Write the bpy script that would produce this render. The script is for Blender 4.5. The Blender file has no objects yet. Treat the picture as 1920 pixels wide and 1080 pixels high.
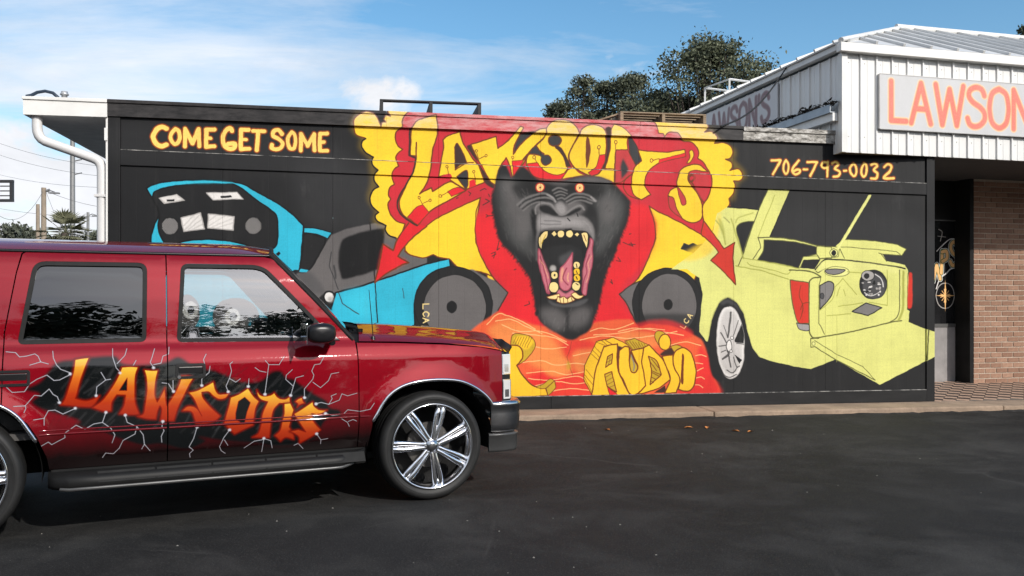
import bpy, bmesh, math, random
import numpy as np
from mathutils import Vector, Matrix
from mathutils.geometry import delaunay_2d_cdt

# ================================================================ camera, sky, sun, exposure
S = bpy.context.scene
COL = S.collection
EYE = 1.443
cam_d = bpy.data.cameras.new('camera')
cam = bpy.data.objects.new('camera', cam_d); COL.objects.link(cam)
cam.location = (0, 0, EYE); cam.rotation_euler = (math.radians(90), 0, 0)
cam_d.sensor_width = 36.0
cam_d.lens = 36.0 * 1650 / 1920
cam_d.shift_y = 25 / 1920
cam_d.clip_start = 0.05; cam_d.clip_end = 6000
S.camera = cam
SUN_AZ, SUN_EL = math.radians(41), math.radians(31)     # azimuth measured from -Y towards +X
sun_dir = Vector((math.sin(SUN_AZ) * math.cos(SUN_EL), -math.cos(SUN_AZ) * math.cos(SUN_EL), math.sin(SUN_EL)))
sl = bpy.data.lights.new('sun', 'SUN'); sl.energy = 3.9; sl.angle = math.radians(0.6); sl.color = (1.0, 0.95, 0.88)
so = bpy.data.objects.new('sun', sl); COL.objects.link(so)
so.rotation_euler = sun_dir.to_track_quat('Z', 'Y').to_euler(); so.location = (20, -20, 30)
S.view_settings.view_transform = 'Standard'; S.view_settings.look = 'None'
S.view_settings.exposure = 0.06; S.view_settings.gamma = 1.0; S.view_settings.use_curve_mapping = False
S.cycles.max_bounces = 8; S.cycles.transparent_max_bounces = 16

world = bpy.data.worlds.new('World'); S.world = world; world.use_nodes = True
def build_world():
    nt = world.node_tree; N = nt.nodes; Lk = nt.links
    N.clear()
    out = N.new('ShaderNodeOutputWorld')
    sky = N.new('ShaderNodeTexSky'); sky.sky_type = 'NISHITA'; sky.sun_disc = False
    sky.sun_elevation = SUN_EL; sky.sun_rotation = math.pi - SUN_AZ
    sky.air_density = 1.0; sky.dust_density = 1.0; sky.ozone_density = 1.2
    bg = N.new('ShaderNodeBackground'); bg.inputs[1].default_value = 0.15
    hs = N.new('ShaderNodeHueSaturation'); hs.inputs['Hue'].default_value = 0.492; hs.inputs['Saturation'].default_value = 1.28; hs.inputs['Value'].default_value = 1.08
    Lk.new(sky.outputs[0], hs.inputs['Color']); Lk.new(hs.outputs[0], bg.inputs[0])
    tc = N.new('ShaderNodeTexCoord'); sep = N.new('ShaderNodeSeparateXYZ'); Lk.new(tc.outputs['Generated'], sep.inputs[0])
    def M(op, a, b=None, clamp=False):
        n = N.new('ShaderNodeMath'); n.operation = op; n.use_clamp = clamp
        for i, v in enumerate((a, b)):
            if v is None: continue
            if isinstance(v, (int, float)): n.inputs[i].default_value = v
            else: Lk.new(v, n.inputs[i])
        return n.outputs[0]
    X, Y, Z = sep.outputs
    den = M('ADD', M('MAXIMUM', Z, 0.0), 0.10)
    px, py = M('DIVIDE', X, den), M('DIVIDE', Y, den)
    cmb = N.new('ShaderNodeCombineXYZ'); Lk.new(px, cmb.inputs[0]); Lk.new(py, cmb.inputs[1])
    def noise(vec, scale, det, rough, loc, dist=0.0, scl=(1, 1, 1)):
        mp = N.new('ShaderNodeMapping'); mp.inputs['Location'].default_value = loc; mp.inputs['Scale'].default_value = scl
        Lk.new(vec, mp.inputs['Vector'])
        n = N.new('ShaderNodeTexNoise'); n.inputs['Scale'].default_value = scale; n.inputs['Detail'].default_value = det
        n.inputs['Roughness'].default_value = rough; n.inputs['Distortion'].default_value = dist
        Lk.new(mp.outputs[0], n.inputs['Vector']); return n.outputs['Fac']
    # high streaky veil and heaped cloud: thick to the left (west) and behind, clear to the right
    az = M('ARCTAN2', X, Y)
    west = M('MULTIPLY', M('SUBTRACT', 0.02, az), 2.0, True)
    back = M('MULTIPLY', M('SUBTRACT', 0.10, Y), 1.6, True)
    cover = M('MAXIMUM', west, M('MULTIPLY', back, 0.75))
    veil = noise(cmb.outputs[0], 0.62, 10, 0.63, (5.3, 8.8, 0), 0.7, (0.45, 1.5, 1))
    veil = M('MULTIPLY', M('SUBTRACT', M('ADD', veil, M('ADD', M('MULTIPLY', west, 0.14), M('MULTIPLY', back, 0.15))), 0.585), 4.6, True)
    gen = noise(tc.outputs['Generated'], 5.0, 10, 0.56, (3.672, 7.0, 1.205), 0.2, (1, 1, 1.9))
    low = M('MULTIPLY', M('SUBTRACT', 0.335, Z), 4.0, True)
    heap = M('ADD', gen, M('MULTIPLY', M('MULTIPLY', low, M('ADD', M('MULTIPLY', cover, 0.75), 0.30, True)), 0.33))
    heap = M('MULTIPLY', M('SUBTRACT', heap, 0.642), 9.0, True)
    mask = M('MAXIMUM', M('MULTIPLY', veil, 0.9), heap)
    shade = noise(tc.outputs['Generated'], 5.0, 7, 0.6, (2.3, 0.4, 1.1), 0.3, (1, 1, 2.4))
    ramp = N.new('ShaderNodeMapRange'); Lk.new(shade, ramp.inputs[0])
    ramp.inputs[1].default_value = 0.35; ramp.inputs[2].default_value = 0.6; ramp.inputs[3].default_value = 0.84; ramp.inputs[4].default_value = 1.0
    # cloud near the sun is lit through and glows
    dot = N.new('ShaderNodeVectorMath'); dot.operation = 'DOT_PRODUCT'; dot.inputs[1].default_value = sun_dir; Lk.new(tc.outputs['Generated'], dot.inputs[0])
    glow = M('MULTIPLY', M('POWER', M('MAXIMUM', dot.outputs['Value'], 0.0), 12.0), 1.6)
    cb = N.new('ShaderNodeBackground'); cb.inputs[0].default_value = (0.93, 0.95, 1.0, 1); Lk.new(M('ADD', ramp.outputs[0], glow), cb.inputs[1])
    mix = N.new('ShaderNodeMixShader'); Lk.new(mask, mix.inputs[0]); Lk.new(bg.outputs[0], mix.inputs[1]); Lk.new(cb.outputs[0], mix.inputs[2])
    Lk.new(mix.outputs[0], out.inputs[0])
build_world()

# ================================================================ helpers
def new_obj(name, me, mat=None, parent=None):
    o = bpy.data.objects.new(name, me); COL.objects.link(o)
    if mat is not None and me is not None:
        for m in (mat if isinstance(mat, (list, tuple)) else [mat]): me.materials.append(m)
    if parent: o.parent = parent
    return o
def tag(o, label=None, cat=None, group=None, kind=None):
    if label: o['label'] = label
    if cat: o['category'] = cat
    if group: o['group'] = group
    if kind: o['kind'] = kind
    return o
def thing(name, label, cat, loc=(0, 0, 0), rz=0.0, group=None):
    o = bpy.data.objects.new(name, None); COL.objects.link(o); o.empty_display_size = 0.2
    o.location = loc; o.rotation_euler = (0, 0, rz)
    return tag(o, label, cat, group)
def copy_tree(o, parent=None):
    c = o.copy(); COL.objects.link(c); c.parent = parent
    for ch in list(o.children): copy_tree(ch, c)
    return c

class MB:
    """Collects boxes, tubes, prisms and grids into ONE mesh."""
    def __init__(s): s.v = []; s.f = []; s.sm = []; s.mi = []
    def add(s, vs, fs, smooth=False, mi=0):
        b = len(s.v); s.v += [tuple(v) for v in vs]
        for f in fs: s.f.append([b + i for i in f]); s.sm.append(smooth); s.mi.append(mi)
    def box(s, x0, x1, y0, y1, z0, z1, mi=0):
        s.add([(x0,y0,z0),(x1,y0,z0),(x1,y1,z0),(x0,y1,z0),(x0,y0,z1),(x1,y0,z1),(x1,y1,z1),(x0,y1,z1)],
              [(0,3,2,1),(4,5,6,7),(0,1,5,4),(1,2,6,5),(2,3,7,6),(3,0,4,7)], False, mi)
    def hexa(s, p, mi=0):      # 8 corners: bottom ring then top ring
        s.add(p, [(0,3,2,1),(4,5,6,7),(0,1,5,4),(1,2,6,5),(2,3,7,6),(3,0,4,7)], False, mi)
    def tube(s, pts, r, n=8, cap=True, mi=0, smooth=True):
        pts = [Vector(p) for p in pts]; rings = []
        rs = r if isinstance(r, (list, tuple)) else [r] * len(pts)
        up = Vector((0.31, 0.17, 0.93))
        for i, p in enumerate(pts):
            d = (pts[min(i+1, len(pts)-1)] - pts[max(i-1, 0)]).normalized()
            a = d.cross(up)
            if a.length < 1e-3: a = d.cross(Vector((1, 0, 0)))
            a.normalize(); b = d.cross(a)
            rings.append([p + (a * math.cos(t) + b * math.sin(t)) * rs[i] for t in [2*math.pi*k/n for k in range(n)]])
        vs = [v for ring in rings for v in ring]; fs = []
        for i in range(len(pts) - 1):
            for k in range(n): fs.append((i*n+k, i*n+(k+1) % n, (i+1)*n+(k+1) % n, (i+1)*n+k))
        s.add(vs, fs, smooth, mi)
        if cap:
            s.add(rings[0], [tuple(range(n))[::-1]], False, mi); s.add(rings[-1], [tuple(range(n))], False, mi)
    def prism(s, poly, y0, y1, mi=0, smooth=False):   # polygon in x,z extruded along y
        n = len(poly)
        s.add([(x, y0, z) for x, z in poly] + [(x, y1, z) for x, z in poly],
              [tuple(range(n)), tuple(range(2*n-1, n-1, -1))] + [((i+1) % n, i, n+i, n+(i+1) % n) for i in range(n)], smooth, mi)
    def grid(s, fn, nu, nv, smooth=True, mi=0, flip=False, closeu=False):
        vs = [fn(i/nu, j/nv) for j in range(nv+1) for i in range(nu + (0 if closeu else 1))]
        w = nu if closeu else nu + 1; fs = []
        for j in range(nv):
            for i in range(nu):
                a, b = j*w+i, j*w+(i+1) % w
                f = (a, b, b+w, a+w); fs.append(f[::-1] if flip else f)
        s.add(vs, fs, smooth, mi)
    def lathe(s, prof, n=48, axis='y', mi=0, smooth=True):   # profile (radius, offset along axis)
        k = len(prof)
        def P(r, o, t): return (r*math.cos(t), o, r*math.sin(t)) if axis == 'y' else (r*math.cos(t), r*math.sin(t), o)
        vs = [P(r, o, 2*math.pi*i/n) for i in range(n) for r, o in prof]; fs = []
        for i in range(n):
            for j in range(k-1):
                a = i*k+j; b = ((i+1) % n)*k+j
                fs.append((a, a+1, b+1, b))
        s.add(vs, fs, smooth, mi)
    def mesh(s, name):
        me = bpy.data.meshes.new(name); me.from_pydata(s.v, [], s.f)
        me.polygons.foreach_set('use_smooth', s.sm); me.polygons.foreach_set('material_index', s.mi)
        me.update(); return me
    def build(s, name, mat=None, parent=None, bevel=0.0, recalc=True, auto=None):
        me = s.mesh(name)
        if recalc or bevel:
            bm = bmesh.new(); bm.from_mesh(me)
            if recalc: bmesh.ops.recalc_face_normals(bm, faces=bm.faces)
            if bevel:
                bmesh.ops.remove_doubles(bm, verts=bm.verts, dist=1e-5)
                es = [e for e in bm.edges if len(e.link_faces) == 2 and e.calc_face_angle(0) > 0.6]
                bmesh.ops.bevel(bm, geom=es, offset=bevel, segments=2, profile=0.6, affect='EDGES', clamp_overlap=True)
            bm.to_mesh(me); bm.free()
        o = new_obj(name, me, mat, parent)
        return o

def uv_map(me, fn):
    uv = me.uv_layers.new(name='UVMap')
    co = np.empty(len(me.vertices) * 3); me.vertices.foreach_get('co', co); co = co.reshape(-1, 3)
    li = np.empty(len(me.loops), int); me.loops.foreach_get('vertex_index', li)
    p = co[li]; u, v = fn(p)
    uv.data.foreach_set('uv', np.stack([u, v], 1).ravel())

class NT:
    def __init__(s, name):
        s.m = bpy.data.materials.new(name); s.m.use_nodes = True
        s.t = s.m.node_tree; s.N = s.t.nodes; s.L = s.t.links
        s.b = s.N['Principled BSDF']; s.out = s.N['Material Output']
        s._co = None
    def co(s, which='Object'):
        if s._co is None: s._co = s.N.new('ShaderNodeTexCoord')
        return s._co.outputs[which]
    def node(s, t, **kw):
        n = s.N.new(t)
        for k, v in kw.items():
            if k.startswith('i_'): n.inputs[k[2:]].default_value = v
            else: setattr(n, k, v)
        return n
    def noise(s, scale, det=5, rough=0.55, scl=(1, 1, 1), loc=(0, 0, 0), which='Object', dist=0.0):
        mp = s.node('ShaderNodeMapping'); mp.inputs['Scale'].default_value = scl; mp.inputs['Location'].default_value = loc
        s.L.new(s.co(which), mp.inputs[0])
        n = s.node('ShaderNodeTexNoise'); n.inputs['Scale'].default_value = scale; n.inputs['Detail'].default_value = det
        n.inputs['Roughness'].default_value = rough; n.inputs['Distortion'].default_value = dist
        s.L.new(mp.outputs[0], n.inputs['Vector']); return n.outputs['Fac']
    def ramp(s, fac, stops):
        r = s.node('ShaderNodeValToRGB'); e = r.color_ramp.elements
        while len(e) < len(stops): e.new(0.5)
        for i, (p, c) in enumerate(stops):
            e[i].position = p; e[i].color = (c[0], c[1], c[2], 1) if hasattr(c, '__len__') else (c, c, c, 1)
        s.L.new(fac, r.inputs[0]); return r.outputs[0]
    def mix(s, fac, a, b, mode='MIX'):
        n = s.node('ShaderNodeMix', data_type='RGBA', blend_type=mode)
        for i, v in ((0, fac), (6, a), (7, b)):
            if isinstance(v, (int, float)): n.inputs[i].default_value = v
            elif isinstance(v, tuple): n.inputs[i].default_value = (v[0], v[1], v[2], 1)
            else: s.L.new(v, n.inputs[i])
        return n.outputs[2]
    def math(s, op, a, b=None, clamp=False):
        n = s.node('ShaderNodeMath', operation=op, use_clamp=clamp)
        for i, v in enumerate((a, b)):
            if v is None: continue
            if isinstance(v, (int, float)): n.inputs[i].default_value = v
            else: s.L.new(v, n.inputs[i])
        return n.outputs[0]
    def bump(s, h, strength=0.3, dist=0.01):
        n = s.node('ShaderNodeBump'); n.inputs['Strength'].default_value = strength; n.inputs['Distance'].default_value = dist
        s.L.new(h, n.inputs['Height']); s.L.new(n.outputs[0], s.b.inputs['Normal'])
    def set(s, **kw):
        for k, v in kw.items():
            k = k.replace('_', ' ')
            if hasattr(v, 'is_linked') or isinstance(v, bpy.types.NodeSocket): s.L.new(v, s.b.inputs[k])
            else: s.b.inputs[k].default_value = (v[0], v[1], v[2], 1) if isinstance(v, tuple) else v
        return s.m

def simple(name, c, rough=0.6, metal=0.0, var=0.15, scale=6.0, bump=0.0, bscale=40.0, spec=0.5, coat=0.0):
    n = NT(name)
    f = n.noise(scale, 6, 0.6)
    lo = tuple(x * (1 - var) for x in c); hi = tuple(min(1, x * (1 + var)) for x in c)
    n.set(Base_Color=n.ramp(f, [(0.3, lo), (0.7, hi)]), Roughness=rough, Metallic=metal, Coat_Weight=coat)
    n.b.inputs['Specular IOR Level'].default_value = spec
    if bump: n.bump(n.noise(bscale, 4, 0.6), bump, 0.004)
    return n.m

# ---------------------------------------------------------------- painted images
def lin(c):
    c = np.asarray(c, float) / 255.0
    return np.where(c <= 0.04045, c / 12.92, ((c + 0.055) / 1.055) ** 2.4)

PAINT = dict(k=(30,30,31), k2=(18,18,19), cy=(48,178,205), cy2=(60,196,220), gr=(100,96,95), g2=(74,73,74), g3=(52,52,53),
    w=(225,220,215), wg=(170,165,160), y=(247,203,46), r=(200,40,52), r2=(222,34,42), rd=(190,56,58), br=(110,52,20),
    dk=(62,40,34), o=(226,92,52), o2=(236,140,72), pl=(250,196,130), yg=(218,217,126), yl=(228,226,142), yd=(166,166,76),
    ol=(88,88,44), ta=(240,212,140), pk=(196,110,122), pd=(150,60,78), ly=(255,216,110), lb=(150,64,24), tl=(206,52,36),
    gm=(74,74,73), lf=(124,120,118), lf2=(154,149,147), ye=(242,190,42), yo=(196,160,40),
    gn=(20,80,40), og=(244,190,128), vk=(22,24,25), vg=(84,84,86), vb=(110,112,122), vw=(226,226,234), vr=(150,30,14), ve=(230,120,30))

def parse_points(s):
    pts = []
    for t in s.split():
        c = t.endswith('!')
        x, y = t.rstrip('!').split(',')
        pts.append((float(x), float(y), c))
    return pts

def smooth_curve(pts, smooth, closed):
    """Catmull-Rom through the points; a corner flag breaks the tangent."""
    n = len(pts)
    if not smooth or n < 3:
        return np.array([(p[0], p[1]) for p in pts])
    out = []
    for i in range(n if closed else n - 1):
        p1, p2 = pts[i], pts[(i + 1) % n]
        p0 = pts[(i - 1) % n] if (closed or i > 0) else p1
        p3 = pts[(i + 2) % n] if (closed or i + 2 < n) else p2
        a = np.array(p1[:2]); b = np.array(p2[:2])
        m1 = (b - np.array(p0[:2])) / 2 if not p1[2] else (b - a)
        m2 = (np.array(p3[:2]) - a) / 2 if not p2[2] else (b - a)
        d = np.hypot(*(b - a))
        for m in (m1, m2):
            l = np.hypot(*m)
            if l > 1.2 * d and l > 0: m *= 1.2 * d / l
        k = max(2, min(10, int(d / 6) + 2))
        t = np.linspace(0, 1, k, endpoint=False)[:, None]
        out.append((2*t**3 - 3*t**2 + 1) * a + (t**3 - 2*t**2 + t) * m1 + (-2*t**3 + 3*t**2) * b + (t**3 - t**2) * m2)
    if not closed:
        out.append(np.array([pts[-1][:2]]))
    return np.concatenate(out)

def fill_mask(poly, x0, y0, w, h, ss=3):
    """Non-zero winding coverage of a polygon in a w x h window."""
    acc = np.zeros((h * ss, w + 2))
    p = poly - np.array([x0, y0])
    q = np.roll(p, -1, axis=0)
    for (ax, ay), (bx, by) in zip(p, q):
        ay *= ss; by *= ss
        if ay == by: continue
        sgn = 1.0
        if ay > by: ax, ay, bx, by = bx, by, ax, ay; sgn = -1.0
        r0 = max(0, int(np.ceil(ay - 0.5))); r1 = min(h * ss - 1, int(np.ceil(by - 0.5)) - 1)
        if r1 < r0: continue
        r = np.arange(r0, r1 + 1)
        x = np.clip(ax + (r + 0.5 - ay) / (by - ay) * (bx - ax), 0, w)
        xi = x.astype(int); fr = x - xi
        acc[r, xi] += sgn * (1 - fr); acc[r, xi + 1] += sgn * fr
    cov = np.clip(np.abs(np.cumsum(acc, axis=1)[:, :w]), 0, 1)
    return cov.reshape(h, ss, w).mean(axis=1)

def stroke_mask(pts, x0, y0, w, h, width):
    m = np.zeros((h, w)); r = width / 2
    for (ax, ay), (bx, by) in zip(pts[:-1], pts[1:]):
        l = max(0, int(min(ax, bx) - r - 2) - x0); rr = min(w, int(max(ax, bx) + r + 3) - x0)
        t = max(0, int(min(ay, by) - r - 2) - y0); b = min(h, int(max(ay, by) + r + 3) - y0)
        if rr <= l or b <= t: continue
        X = np.arange(l, rr)[None, :] + x0 + 0.5; Y = np.arange(t, b)[:, None] + y0 + 0.5
        dx, dy = bx - ax, by - ay
        k = np.clip(((X - ax) * dx + (Y - ay) * dy) / max(dx*dx + dy*dy, 1e-9), 0, 1)
        d = np.hypot(X - ax - k * dx, Y - ay - k * dy)
        np.maximum(m[t:b, l:rr], np.clip(r - d + 0.5, 0, 1), out=m[t:b, l:rr])
    return m

def box_blur(m, s):
    n = max(1, int(round(s)))
    k = 2 * n + 1
    for _ in range(2):
        for ax in (0, 1):
            pad = [(0, 0), (0, 0)]; pad[ax] = (n + 1, n)
            c = np.cumsum(np.pad(m, pad, mode='edge'), axis=ax)
            m = (c[k:] - c[:-k]) / k if ax == 0 else (c[:, k:] - c[:, :-k]) / k
    return m

def paint(rows, W, H, base, alpha_out=False, glow=None):
    """Rasterise brush strokes and filled outlines onto a W x H canvas (linear rgb)."""
    img = np.empty((H, W, 3)); img[:] = base
    alp = np.zeros((H, W))
    rng = np.random.RandomState(4)
    def blend(mask, x0, y0, col):
        h, w = mask.shape
        a = mask[..., None]
        img[y0:y0+h, x0:x0+w] = img[y0:y0+h, x0:x0+w] * (1 - a) + col * a
        s = alp[y0:y0+h, x0:x0+w]; s += (1 - s) * mask
    for row in rows.strip().split('\n'):
        kind, col, sm, oc, ow, soft, op, s = row.split('|')
        ow, soft, op = float(ow), float(soft), int(op) / 100
        closed = kind != 'L'
        pts = smooth_curve(parse_points(s), sm == '1', closed)
        mg = int(ow + soft * 3 + 6)
        x0 = max(0, int(pts[:, 0].min()) - mg); x1 = min(W, int(pts[:, 0].max()) + mg)
        y0 = max(0, int(pts[:, 1].min()) - mg); y1 = min(H, int(pts[:, 1].max()) + mg)
        if x1 <= x0 or y1 <= y0: continue
        w, h = x1 - x0, y1 - y0
        if kind == 'L':
            m = stroke_mask(pts, x0, y0, w, h, ow)
        else:
            m = fill_mask(pts, x0, y0, w, h)
        if soft > 0.6: m = box_blur(m, soft)
        c = lin(PAINT[col])
        if kind == 'G':                      # airbrushed letters: pale yellow top to deep red foot
            if glow is not None:
                g = box_blur(stroke_mask(np.vstack([pts, pts[:1]]), x0, y0, w, h, 9), 2)
                blend(g * 0.8, x0, y0, lin((120, 22, 10)))
            t = np.linspace(0, 1, h)[:, None, None]
            stops = [(0, (255, 226, 92)), (0.14, (250, 190, 60)), (0.42, (228, 112, 36)), (0.7, (196, 62, 26)), (1, (165, 38, 20))]
            c = np.zeros((h, 1, 3))
            for ch in range(3):
                c[:, 0, ch] = np.interp(t[:, 0, 0], [q[0] for q in stops], [lin(q[1])[ch] for q in stops])
            blend(m * op, x0, y0, c * np.ones((1, w, 1)))
        else:
            blend(m * op, x0, y0, c)
        if oc:
            m = stroke_mask(np.vstack([pts, pts[:1]]), x0, y0, w, h, ow)
            blend(m, x0, y0, lin(PAINT[oc]))
    return img, alp

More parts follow.
